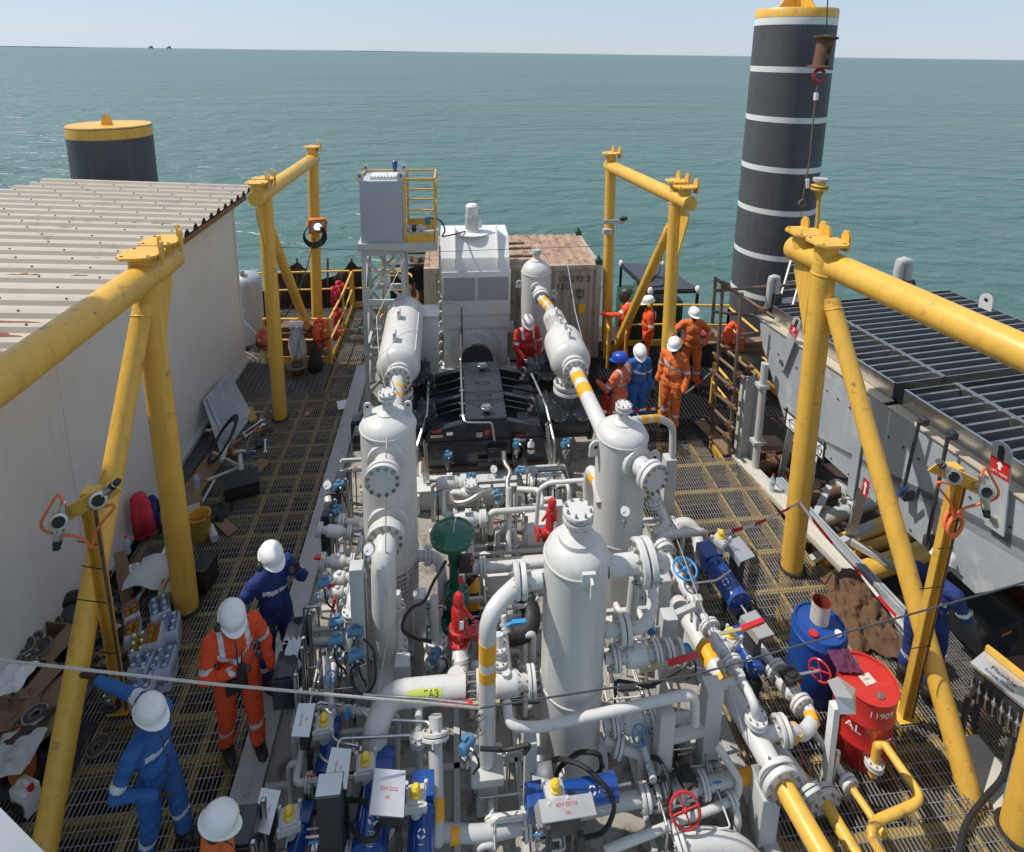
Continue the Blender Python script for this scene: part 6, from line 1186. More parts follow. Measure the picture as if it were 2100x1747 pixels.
t = thing('paint_tin', 'drippy open paint tin with rust red inside on the blue drum', 'tin', bc + V((0.02, .04, .83))); c = bc + V((.02, .04, .83)); mb = MB(); mb.lathe([(.095, 0), (.095, .24), (.10, .245), (.092, .245), (.088, .2), (.088, .03), (0, .03)], c, Zu, 30, mis=[0, 0, 1, 1, 1, 1]); mb.build('can', [M_['tinlab'], M_['tinred']], t)
def crumple(label, c, rx, ry, h, m, name, cat, seed=1, nn=34, fr=2.2, lift=.012, rz=0.0, group=None):
    mb = MB(); c = V(c); cz, sz_ = math.cos(rz), math.sin(rz)
    def f(u, v):
        x, y = (u - .5) * 2, (v - .5) * 2; edge = max(abs(x), abs(y)); q = V((x * rx * fr + seed * 7.1, y * ry * fr, seed))
        w = noise.noise(q * .8); hgt = (abs(noise.noise(q * 1.3 + V((3, 1, 0)))) ** .8 * 1.1 + .35 * abs(noise.noise(q * 3.1))) * h * max(0, 1 - edge ** 4) + lift * (1 + noise.noise(q * 5)) * .5 + .004
        xx = x * rx * (1 + .22 * w) + .10 * rx * noise.noise(q * 2.2); yy = y * ry * (1 + .28 * noise.noise(q * .9 + V((9, 0, 0)))) + .1 * ry * noise.noise(q * 2.4 + V((0, 5, 0)))
        return c + V((xx * cz - yy * sz_, xx * sz_ + yy * cz, hgt))
    mb.grid(f, nn, nn); return solo(mb, name, [M_[m]], label, cat, group, ang=180)
crumple('heap of brown hessian sacking spread on the right walkway', (5.12, 5.78, .04), .34, .58, .20, 'sack', 'sacking', 'sacking', 3, 52, 4.2, rz=-.25); crumple('dark purple rag draped between red and blue drums', V((3.96, 4.60, .835)), .12, .11, .07, 'purple', 'rag', 'rag', 5, 24, 6, .03)
def bottle(label, c, h=.32, r=.042, rot=None, capm='red'):
    t = thing('water_bottle', label, 'bottle', c, 'clear plastic water bottles'); mb = MB(); mb.lathe([(r * .8, 0), (r, .01), (r, h * .3), (r * .93, h * .34), (r, h * .38), (r, h * .68), (r * .4, h * .88), (r * .35, h * .93)], c, Zu, 18); mb.build('body', M_['bottle'], t); mb = MB(); mb.cyl(V(c) + Zu * h * .93, V(c) + Zu * h, r * .42, None, 12); mb.build('cap', M_[capm], t)
    mb = MB(); mb.cyl(V(c) + Zu * h * .4, V(c) + Zu * h * .6, r * 1.01, None, 18); mb.build('label_band', M_['wpack'], t); return t
bottle('water bottle with red cap at the right walkway edge', at(1582, 1008, z=.0)); bottle('water bottle with red cap on a board by the cabin', at(405, 1003, z=.06))
# yellow pipes at lower right --------------------------------------
mb = None
u0 = az(1789, 1588, .05); pipe('slim yellow pipe rising, crossing and diving at lower right', [u0, u0 + Zu * .36, az(1812, 1524, .42), az(1888, 1632, .42), az(1872, 1652, .42), az(1795, 1685, .42), az(1783, 1712, .42), az(1830, 1790, .3)], .04, fil=.09, mats=[M_['yellow'], M_['bolt']], fl=[(u0 + Zu * .14, Zu, .085, True)])
pipe('thin line changing from white to yellow between the drums and mast', [az(1668, 1500, .25), az(1738, 1602, .25), az(1815, 1715, .25)], .035, mats=[M_['yellow'], M_['bolt']], fl=[(az(1741, 1607, .25), az(1815, 1715, .25) - az(1738, 1602, .25), .085, True)], bands=[(az(1668, 1500, .25), az(1736, 1599, .25), M_['white'])])
pipe('yellow pipe with a dark flange ring right of the thick yellow main', [az(1640, 1590, .1), az(1686, 1636, .1), az(1760, 1760, .1)], .06, mats=[M_['yellow'], M_['rust']], fl=[(az(1688, 1640, .1), az(1760, 1760, .1) - az(1686, 1636, .1), .16, True)])
t = thing('hooded_lamp_post', 'white slotted lamp post with a bent metal hood before the red drum', 'lamp post', az(1690, 1640)); g = az(1690, 1635); tp_ = ay(1712, 1445, g.y); mb = MB(); mb.bar(g, tp_, .06, .08); mb.bar(g + V((.06, 0, 0)), g + V((.075, 0, .55)), .03, .03, 1); mb.build('pole', [M_['vwhite'], M_['steel']], t, bev=.004); mb = MB(); c = ay(1728, 1420, g.y - .05); mb.add([c + V(p) for p in ((-.12, -.06, .05), (.02, -.1, .06), (.14, .02, 0), (.02, .1, .05), (-.1, .08, .04), (-.1, -.12, -.07), (.04, -.14, -.06))], [(0, 1, 2, 3, 4), (0, 5, 6, 1), (1, 6, 2)]); mb.build('hood', M_['alu'], t, smooth=False)
# gas detector masts ----------------------------------------------
def mast(label, base, top, side, lean):
    t = thing('detector_mast', label, 'detector mast', base, 'yellow detector masts'); base, top = V(base), V(top); d = (top - base); Y = [M_['yellow'], M_['iron'], M_['rust']]
    mb = MB(); u = d.cross(V((0, 1, 0))).normalized(); mb.bar(base, top, .09, .012, 0, up=V((0, -1, 0))); mb.bar(base - u * .045 - V((0, .03, 0)), top - u * .045 - V((0, .03, 0)), .01, .07, 0, up=V((0, -1, 0))); mb.bar(base + u * .045 - V((0, .03, 0)), top + u * .045 - V((0, .03, 0)), .01, .07, 0, up=V((0, -1, 0))); mb.bar(base + u * .0 + V((0, -.06, .0)) - u * .065, top * .98 + base * .02 - u * .065 + V((0, -.06, 0)), .02, .02, 2, up=V((0, -1, 0))); mb.box(base + Zu * .006, (.22, .22, .012)); mb.build('channel', Y, t, smooth=False)
    cr = V((.85 * side, .25, -.45 * side * side)).normalized(); cr = V((side * .8, -.2, -.35)).normalized() if True else cr
    mb = MB(); mb.bar(top - cr * .24 + V((0, -.05, -.02)), top + cr * .22 + V((0, -.05, -.02)), .012, .15, 0, up=V((0, -.3, 1))); mb.box(top + V((0, .02, .0)), (.12, .1, .1), 0); mb.build('cross_plate', Y, t, smooth=False)
    for k, s in enumerate((-1, 1)):
        c = top + cr * (s * .15) + V((0, -.13, 0)); fd = V((-.25 * side, -.9, .25)).normalized(); sd = V((side * (1 if s > 0 else -.6), -.2, -1 if s > 0 else .8)).normalized()
        sd = (V((-.62 * side, -.1, .6)) if s < 0 else V((.12 * side, -.2, -.9))).normalized()
        mb = MB(); mb.lathe([(.0, -.05), (.058, -.045), (.058, .025), (.066, .027), (.066, .05), (.046, .052), (.045, .042), (0, .042)], c, fd, 26, mis=[0, 0, 0, 0, 0, 0, 1]); mb.bolts(c + fd * .04, fd, .057, 10, .008, .012, 0)
        mb.cyl(c, c + sd * .12, .024, None, 14); mb.lathe([(.035, .09), (.035, .15), (.031, .16), (.031, .2), (.027, .205), (.027, .235)], c, sd, 18, mis=[0, 0, 1, 0, 1]); mb.cyl(c - sd * .06, c - sd * .13, .025, None, 10); mb.build('detector', [M_['steel'], M_['blackmatt']], t)
        mb = MB(); e = c - sd * .12; mb.tube([e, e - sd * .12 + cr * (.05 * s), e + cr * (s * .22) + V((0, 0, -.10)), top + cr * (.05 * s) + V((0, -.08, -.28)), top + V((0, -.07, -.42))], .011, 8, .12, seg=8); mb.build('orange_lead', M_['cabler'], t)
    if side > 0:
     mb = MB(); mb.torus(top + d.normalized() * -.50 + V((0, -.09, 0)), V((.2, -1, .3)), .11, .016, 24, 8); mb.torus(top + d.normalized() * -.53 + V((0, -.11, 0)), V((.3, -1, .1)), .10, .016, 24, 8); mb.build('lead_coil', M_['cabler'], t)
    mb = MB()
    for f in (.35, .6, .75, .85): p = base + d * f + V((0, -.09, 0)); mb.cyl(p - u * .06, p + u * .2 * (1 if f < .7 else .5) + V((0, 0, .02)), .005, None, 5)
    mb.build('cable_tie', M_['blackmatt'], t)
b_ = az(1850, 1462); mast('yellow detector mast with a coiled orange lead by the cooler', b_, ay(1958, 968, b_.y - .4), 1, 0); b_ = az(252, 1445); mast('yellow detector mast against the near left frame by the cabin', b_, ay(185, 1018, b_.y - .95), -1, 0)
# ropes -----------------------------------------------------------
def rope(label, pts, r, m='rope', sag=0.0, group='wires and ropes'):
    mb = MB(); seq = []
    for i in range(len(pts) - 1):
        for k in range(16): f = k / 16; seq.append(pts[i] * (1 - f) + pts[i + 1] * f - Zu * (sag * 4 * f * (1 - f)))
    seq.append(pts[-1]); mb.tube(seq, r, 6); return solo(mb, 'wire_rope', [M_[m]], label, 'wire', group)
rope('thick wire rope slung across the near end of the whole skid', [at(-60, 1347, y=3.9), ay(430, 1402, 3.9), ay(985, 1452, 3.95)], .011); rope('thinner wire rope from the shackled post up to the right edge', [ay(985, 1452, 3.95), ay(1420, 1385, 3.9), at(2180, 1172, y=3.7)], .008, 'iron')
rope('thin guy wire between the two far yellow frames', [ay(575, 507, 10.4), ay(870, 517, 10.5), ay(1358, 500, 9.85)], .005, 'iron'); rope('white line hanging from the guy wire to the blue helmet', [ay(1160, 518, 10.3), ay(1180, 640, 9.9), ay(1206, 742, 9.5)], .009, 'cloth'); rope('cord running over the left drum and lettered vessel', [ay(834, 520, 10.8), ay(772, 650, 9.3), ay(778, 740, 8.7), ay(797, 830, 6.3), ay(792, 920, 5.6), ay(790, 1330, 5.0), ay(728, 1750, 3.6)], .006, 'rope')
rope('cord descending beside the rear manway to the posts', [ay(1345, 990, 6.2), ay(1440, 1245, 4.9), ay(1500, 1420, 4.2), ay(1530, 1520, 4.0)], .006, 'rope')
mb = MB(); c = ay(985, 1470, 3.95); mb.torus(c, Y_, .035, .008, 16, 6); mb.torus(c - Zu * .08, X_, .04, .009, 16, 6); mb.torus(c - Zu * .16, Y_, .03, .008, 16, 6); mb.cyl(c + Zu * .05, c + Zu * .02, .02, None, 8); solo(mb, 'shackle', [M_['steel']], 'chain shackle holding wire rope on the broad post', 'shackle')
# crane hook line beside the tall pile ----------------------------
t = thing('crane_hook', 'crane wire with overhaul weight and red hook before tall pile', 'crane hook', ay(1672, 80, 12.8)); A = ay(1700, -60, 12.8); c0, c1 = ay(1694, 75, 12.8), ay(1682, 138, 12.8); mb = MB(); mb.cyl(A, c0, .015, None, 6); mb.build('hoist_wire', M_['iron'], t)
mb = MB(); d = c0 - c1; mb.lathe([(.27, -.03), (.27, .02), (.17, .04), (.17, d.length - .06), (.26, d.length - .04), (.27, d.length), (.02, d.length + .04)], c1, d, 16)
for f in (.2, .55): mb.ell(c1 + d * f + V((.02, -.165, 0)), (.05, .02, .09), mi=1)
mb.build('headache_weight', [M_['rust'], M_['dark']], t); mb = MB(); h = ay(1680, 155, 12.8); mb.torus(h, Y_, .13, .04, 22, 8, 0, 30, 330); mb.cyl(h + Zu * .12, h + Zu * .3, .06, None, 10); mb.build('hook', M_['red'], t); mb = MB(); e = ay(1646, 410, 12.8); mb.tube([h - Zu * .1, ay(1672, 200, 12.8), ay(1660, 330, 12.8), e], .018, 6); mb.cyl(ay(1674, 190, 12.8), ay(1673, 205, 12.8), .05, None, 8, 1); mb.cyl(ay(1656, 367, 12.8), ay(1655, 385, 12.8), .05, None, 8, 1); mb.torus(e - Zu * .08, Y_, .08, .025, 16, 6, 2); mb.tube([e - Zu * .15, ay(1640, 470, 12.8), ay(1630, 560, 12.8)], .01, 6); mb.build('sling', [M_['scaf'], M_['paper'], M_['card']], t)
mb = MB(); a = ay(1681, 382, 13.2); b = ay(1668, 600, 13.2); mb.cyl(b, a, .045, None, 12); mb.lathe([(.05, -.3), (.12, -.1), (.2, -.08), (.2, -.02), (.2, .02), (.12, .04), (.12, .12), (.17, .13), (.17, .2), (0, .21)], a, Zu, 20, mis=[0, 0, 0, 1, 0, 0, 2, 2, 2]); solo(mb, 'nav_light_post', [M_['yellow'], M_['iron'], M_['grey']], 'slim yellow post with flanged grey cap beside tall pile', 'post')
t = thing('ladder', 'aluminium ladder leaning against the tall black pile', 'ladder', ay(1600, 640, 11)); A0, A1 = ay(1622, 535, 11.5), ay(1592, 640, 11); dx = V((.36, .05, 0))
for o in (V((0, 0, 0)), dx): mb = MB(); mb.bar(A0 + o, A1 + o, .03, .07); mb.build('stile', M_['ladder'], t)
for k in range(6): mb = MB(); p = A1 + (A0 - A1) * ((k + .5) / 6); mb.cyl(p, p + dx, .016, None, 8); mb.build('rung', M_['ladder'], t)
# ================================================================ far edge: rails, tarps, canopy
def railing(label, pts, h=1.05, kick=True, posts=None, y2=.55):
    t = thing('guard_rail', label, 'railing', pts[0], 'yellow guard rails'); pts = [V(p) for p in pts]; mb = MB(); mb.tube([p + Zu * h for p in pts], .028, 10, .05); mb.tube([p + Zu * y2 for p in pts], .024, 10, .05); mb.build('rail', M_['yellow'], t)
    for p in (posts or pts): mb = MB(); mb.bar(p, V(p) + Zu * h, .045, .045); mb.build('post', M_['yellow'], t)
    if kick:
        mb = MB()
        for a, b in zip(pts[:-1], pts[1:]): mb.bar(a + Zu * .075, b + Zu * .075, .012, .15)
        mb.build('kick_plate', M_['yellow'], t)
    return t
railing('yellow rail at the far end of the left walkway', [(-2.66, 15.62, 0), (-1.2, 15.62, 0)]); railing('yellow rail along the walkway hung with red vests', [(-2.70, 12.6, 0), (-2.66, 14.1, 0), (-2.68, 15.55, 0)]); railing('yellow rail draped with a white cloth', [(-4.15, 12.75, 0), (-2.75, 12.65, 0)]); railing('yellow rail on the sea side behind the galvanised tank', [(-5.6, 15.62, 0), (-2.75, 15.62, 0)], kick=False)
r0 = az(1372, 730); railing('yellow rail behind the far workers on the right', [(4.0, 12.9, 0), (5.2, 12.85, 0), (6.6, 12.7, 0)]); railing('yellow stair rail by the container corner', [(3.45, 11.9, 0), (3.5, 12.35, 0)], .95, False); railing('yellow stair rail between the far frame legs', [(3.75, 11.6, 0), (4.05, 12.6, 0)], 1.0, False); railing('yellow rail past the scaffold toward the tall pile', [(6.6, 12.7, 0), (6.7, 10.0, 0)], 1.0)
railing('low yellow rail behind the scaffold foot', [(5.15, 10.3, 0), (5.15, 9.2, 0)], .95, False)
# orange-brown windbreak cloth hung on poles
def tarp(label, tops, zb, y, m='tarp', nb=9, name='windbreak', dy=.25, seed=0):
    mb = MB(); n = len(tops) - 1
    def f(u, v):
        s = u * n; i = min(int(s), n - 1); k = s - i; a, b = tops[i], tops[i + 1]
        k2 = k * k * (3 - 2 * k); x = a[0] + (b[0] - a[0]) * k; zt_ = a[1] + (b[1] - a[1]) * k2 - .02 * math.sin(math.pi * k); z = zb + (zt_ - zb) * v
        q = V((x * 1.4 + seed, z * .6, 0)); return (x + .05 * noise.noise(q * 2), y + dy * (noise.noise(q * 1.6) + .5 * noise.noise(q * 4.3)), z)
    mb.grid(f, 14 * n, 14); return solo(mb, name, [M_[m]], label, 'tarpaulin', 'windbreak cloths on the far rail', ang=180)
zz = lambda a, b, y: (ay(a, b, y).x, ay(a, b, y).z)
tarp('dark brown windbreak cloth peaking left of the tower', [zz(528, 596, 16.2), zz(550, 590, 16.2), zz(572, 558, 16.2), zz(590, 545, 16.2), zz(608, 539, 16.2), zz(630, 552, 16.2), zz(650, 572, 16.2)], -.9, 16.2); tarp('dark brown windbreak cloth with a tall peak beside the tower', [zz(650, 574, 16.25), zz(680, 568, 16.25), zz(702, 552, 16.25), zz(721, 535, 16.25), zz(738, 548, 16.25), zz(760, 566, 16.25)], -.9, 16.25, seed=5)
for px_, l in ((609, 'thin pole at the left peak of the windbreak'), (672, 'thin bare pole between the windbreak peaks'), (721, 'thin pole at the right peak of the windbreak')): mb = MB(); mb.cyl(ay(px_, 529, 16.3), ay(px_, 680, 16.3), .03, None, 8); solo(mb, 'windbreak_pole', [M_['scaf']], l, 'pole')
tarp('tan canvas sheet slumped between tower and motor', [zz(838, 580, 13.9), zz(870, 592, 13.9), zz(905, 610, 13.9)], .2, 13.9, 'tarptan', dy=.5, seed=2); tarp('pale tan sheet over poles behind the tower', [zz(838, 533, 14.8), zz(870, 532, 14.8), zz(910, 525, 14.8)], 1.75, 14.8, 'tarptan', dy=.3, seed=8); tarp('black sheet behind the white motor and tower', [zz(800, 560, 15.2), zz(860, 545, 15.2), zz(920, 545, 15.2)], -.5, 15.2, 'blackmatt', dy=.2, seed=4)
for k, (a, b, l) in enumerate((((790, 520), (905, 517), 'brown pole lying behind tower, upper'), ((800, 545), (905, 541), 'brown pole lying behind tower, lower'))): mb = MB(); mb.cyl(ay(*a, 14.4), ay(*b, 14.4), .04, None, 10); solo(mb, 'scaffold_pole', [M_['scaf']], l, 'pole', 'poles behind the tower')
# galvanised tank
t = thing('upright_tank', 'dull galvanised upright tank behind the cabin end', 'tank', (-4.75, 13.75, 0)); c = ay(506, 650, 13.75); mb = MB(); zt_ = ay(505, 575, 13.75).z; mb.cyl((c.x, 13.75, .1), (c.x, 13.75, zt_), .38, None, 40); mb.head((c.x, 13.75, zt_), Zu, .38, .22, 40); mb.torus((c.x, 13.75, zt_ - .02), Zu, .381, .008, 36, 6); mb.build('shell', M_['galv'], t, ang=60); mb = MB(); mb.cyl((c.x + .02, 13.6, zt_ + .2), (c.x + .02, 13.6, zt_ + .3), .05, None, 12); mb.cyl((c.x + .02, 13.6, zt_ + .26), (c.x + .02, 13.6, zt_ + .28), .07, None, 12); mb.build('nozzle', M_['steel'], t)
mb = MB(); mb.bar(ay(481, 640, 12.95), ay(545, 705, 12.95), .03, .03); mb.bar(ay(492, 715, 12.95), ay(540, 745, 12.95), .03, .03); solo(mb, 'stair_stringer', [M_['ltgrey']], 'pale slanting stair strings by the galvanised tank', 'stair')
# life vests
def vest(label, c, w, h, m, rz=0.0, group='life vests on the rails', tilt=.1):
    t = thing('life_vest', label, 'life vest', V(c) - Zu * h, group); c = V(c); Mz = Matrix.Rotation(rz, 3, 'Z'); mb = MB()
    for s in (-1, 1):
        pts = [c + Mz @ V((s * w * .24, -.05, .02)), c + Mz @ V((s * w * .27, -.07, -h * .3)), c + Mz @ V((s * w * .25, -.06, -h * .7)), c + Mz @ V((s * w * .22, -.04, -h * .98))]
        mb.tube(pts, [w * .17, w * .24, w * .24, w * .18], 12)
    mb.tube([c + Mz @ V((-w * .24, -.04, .02)), c + Mz @ V((0, .05, .07)), c + Mz @ V((w * .24, -.04, .02))], w * .15, 12, .06); mb.build('float', M_[m], t, ang=180)
    mb = MB(); mb.tube([c + Mz @ V((-w * .5, -.1, -h * .62)), c + Mz @ V((0, -.19, -h * .64)), c + Mz @ V((w * .5, -.1, -h * .62))], .022, 6, .05); mb.build('belt', M_['blackmatt'], t); mb = MB(); mb.box(c + Mz @ V((w * .25, -.19, -h * .2)), (.07, .012, .05), rz); mb.build('reflector', M_['refl'], t)
vest('big orange life vest on the near corner of the left rail', ay(655, 662, 12.45), .34, .55, 'lifeor', .4); vest('faded orange life vest behind the left far column', ay(541, 682, 12.6), .3, .38, 'cor3', -.6); vest('red life vest topmost on the far left rail', ay(694, 583, 14.6), .3, .34, 'lifered', .9); vest('red life vest in the middle of the far left rail', ay(684, 596, 14.1), .34, .36, 'lifered', 1.2); vest('red life vest hanging lowest below the rail', ay(688, 638, 14.2), .3, .36, 'lifered', 1.1); vest('small pinkish red vest near the walkway post', ay(692, 675, 14.0), .24, .3, 'lifered', .4); vest('bright orange life vest hung behind the scaffold tubes', ay(1506, 672, 10.0), .42, .42, 'lifeor', -.3)
mb = MB(); p = ay(612, 660, 12.62); mb.grid(lambda u, v: (p.x - .2 + .34 * u + .03 * math.sin(7 * v + u * 9), p.y - .06 + .10 * math.cos(min(1, v * 4) * 3.14) * (1 if v < .25 else 0) - (.04 * math.sin(u * 26) if v > .2 else 0), p.z + .02 * math.sin(min(1, v * 4) * 3.14) - max(0, v - .12) * .95), 30, 24); solo(mb, 'drape_cloth', [M_['cloth']], 'white cloth hanging over the yellow rail', 'cloth', ang=180)
mb = MB(); p = az(648, 762); h_ = .75; mb.lathe([(.02, h_), (.03, h_ * .92), (.05, h_ * .75), (.12, h_ * .5), (.17, h_ * .25), (.16, h_ * .08), (.1, 0)][::-1], p, Zu, 18)
for v_ in mb.v: v_ += V((noise.noise(v_ * 9), noise.noise(v_ * 9 + V((5, 0, 0))), 0)) * .03
solo(mb, 'rubbish_bag', [M_['blackmatt']], 'knotted black rubbish bag hanging from the rail corner', 'bag', ang=180)
t = thing('cable_spool', 'small wooden cable spool standing by the black bag', 'spool', az(611, 768)); p = az(611, 768); mb = MB(); mb.lathe([(.23, 0), (.23, .025), (.09, .027), (.09, .2), (.23, .202), (.23, .227), (.05, .228)], p, Zu, 30); mb.build('drum', M_['scaf'], t); mb = MB(); mb.torus(p + Zu * .25, Zu, .1, .02, 18, 6); mb.torus(p + Zu * .06, Zu, .1, .02, 18, 6); mb.build('chain', M_['iron'], t)
mb = MB(); mb.bb((-4.0, 12.95, .02), (-3.0, 13.4, .6)); mb.bb((-3.9, 13.0, .601), (-3.1, 13.35, .72)); solo(mb, 'machine_block', [M_['rust']], 'grimy machine under the draped rail', 'machine', bev=.03)
# floodlight on the far left frame
t = thing('floodlight', 'orange floodlight, lit, on the far left column', 'floodlight', ay(645, 475, 13.75)); c = ay(651, 462, 13.7); fd = V((.25, -.9, -.2)).normalized(); Q = fd.to_track_quat('-Z', 'Y').to_matrix(); Q = Matrix((fd.cross(Zu).normalized(), fd.cross(Zu).normalized().cross(fd), -fd)).transposed(); mb = MB(); mb.box(c, (.40, .36, .12), 0, 0, Q)
for k in range(7): mb.box(c - fd * .09 + (Q @ V((-.16 + k * .053, 0, 0))), (.012, .3, .1), 0, 0, Q)
mb.tube([c - fd * .02 + Q @ V((-.22, 0, 0)), c - fd * .2 + Q @ V((-.22, 0, 0)), c - fd * .25, c - fd * .2 + Q @ V((.22, 0, 0)), c - fd * .02 + Q @ V((.22, 0, 0))], .02, 6, .03); mb.build('housing', M_['orange'], t, bev=.01); mb = MB(); mb.box(c + fd * .063, (.28, .22, .01), 0, 0, Q); mb.build('reflector', M_['alu'], t); mb = MB(); mb.cyl(c + fd * .066, c + fd * .075, .075, None, 20); mb.build('lamp', M_['lamp'], t)
mb = MB()
for k in range(6): mb.torus(ay(643 + k * .6, 480 + k, 13.6), V((.1, -1, .1 + .02 * k)), .20 + .012 * k, .012, 24, 6)
mb.tube([ay(645, 488, 13.6), ay(632, 540, 13.3), ay(612, 600, 12.9), ay(585, 650, 12.6)], .013, 6, .2); solo(mb, 'cable', [M_['blackmatt']], 'black cable coil hung below the floodlight', 'cable')
mb = MB(); c = ay(1258, 455, 12.45); mb.box(c, (.5, .03, .1)); mb.cyl(c + V((.05, 0, -.05)), c + V((.05, -.05, -.28)), .04, None, 10); mb.box(c + V((-.1, .1, -.25)), (.2, .1, .12)); mb.ell(c + V((.22, -.02, .08)), (.1, .06, .05), mi=1); solo(mb, 'instrument_bracket', [M_['ltgrey'], M_['blackmatt']], 'pale instrument bracket on the far right column', 'bracket')
# canopy and green generator
t = thing('canopy', 'black sheet canopy on four posts over the green generator', 'canopy', (5.2, 14.2, 0)); zc = 1.27; cs = [at(1274, 541, z=zc), at(1358, 543, z=zc), at(1431, 594, z=zc), at(1334, 597, z=zc)]; mb = MB(); dz = V((0, 0, .03)); mb.add(cs + [p + dz for p in cs], [(0, 1, 2, 3), (7, 6, 5, 4), (0, 4, 5, 1), (1, 5, 6, 2), (2, 6, 7, 3), (3, 7, 4, 0)]); mb.build('sheet', M_['black'], t, smooth=False)
mb = MB()
for a, b in zip(cs, cs[1:] + cs[:1]): mb.bar(a - dz * 1.5, b - dz * 1.5, .06, .06)
mb.build('edge_frame', M_['blackmatt'], t)
for p in cs: mb = MB(); mb.bar(p - Zu * .05, V((p.x, p.y, -.6)), .06, .06); mb.build('leg', M_['blackmatt'], t)
for p in cs: mb = MB(); mb.ell(p + V((0, 0, 0)), (.07, .07, .11)); mb.build('padding', M_['cloth'], t)
t = thing('generator', 'dark green generator set under the black canopy', 'generator', (5.3, 14.3, -.6)); a, b = at(1290, 640, y=14.0), at(1402, 640, y=13.9); mb = MB(); mb.bb((a.x, 13.95, -.6), (b.x, 15.2, .62)); mb.build('enclosure', M_['dgreen'], t, bev=.02); mb = MB(); mb.bb((a.x + .9, 13.9, .05), (b.x - .1, 13.945, .5)); mb.build('door', M_['dgreen'], t); mb = MB(); mb.bb((a.x + .3, 14.2, .623), (a.x + .75, 14.7, .95)); mb.cyl((a.x + .5, 14.3, .9), (a.x + .5, 14.3, 1.15), .05, None, 10); mb.build('exhaust_box', M_['steel'], t, bev=.01)
cable('black cable coiled on the canopy sheet', [at(1330, 580, z=1.32), at(1345, 565, z=1.32), at(1365, 570, z=1.32), at(1360, 585, z=1.32), at(1335, 588, z=1.32), at(1325, 575, z=1.32), at(1352, 560, z=1.4), at(1357, 530, z=1.6)], .014)
p = az(1445, 705); mb = MB(); mb.lathe([(.40, 0), (.4, .55), (.42, .56), (.42, .6), (.0, .61)], az(1440, 735), Zu, 30, mis=[0, 0, 1, 1]); mb.lathe([(.18, .0), (.18, .05), (0, .06)], az(1432, 735) + Zu * .615, Zu, 20, 2); solo(mb, 'bollard_drum', [M_['blackmatt'], M_['card'], M_['red']], 'squat black drum with a red lid by the scaffold', 'drum')
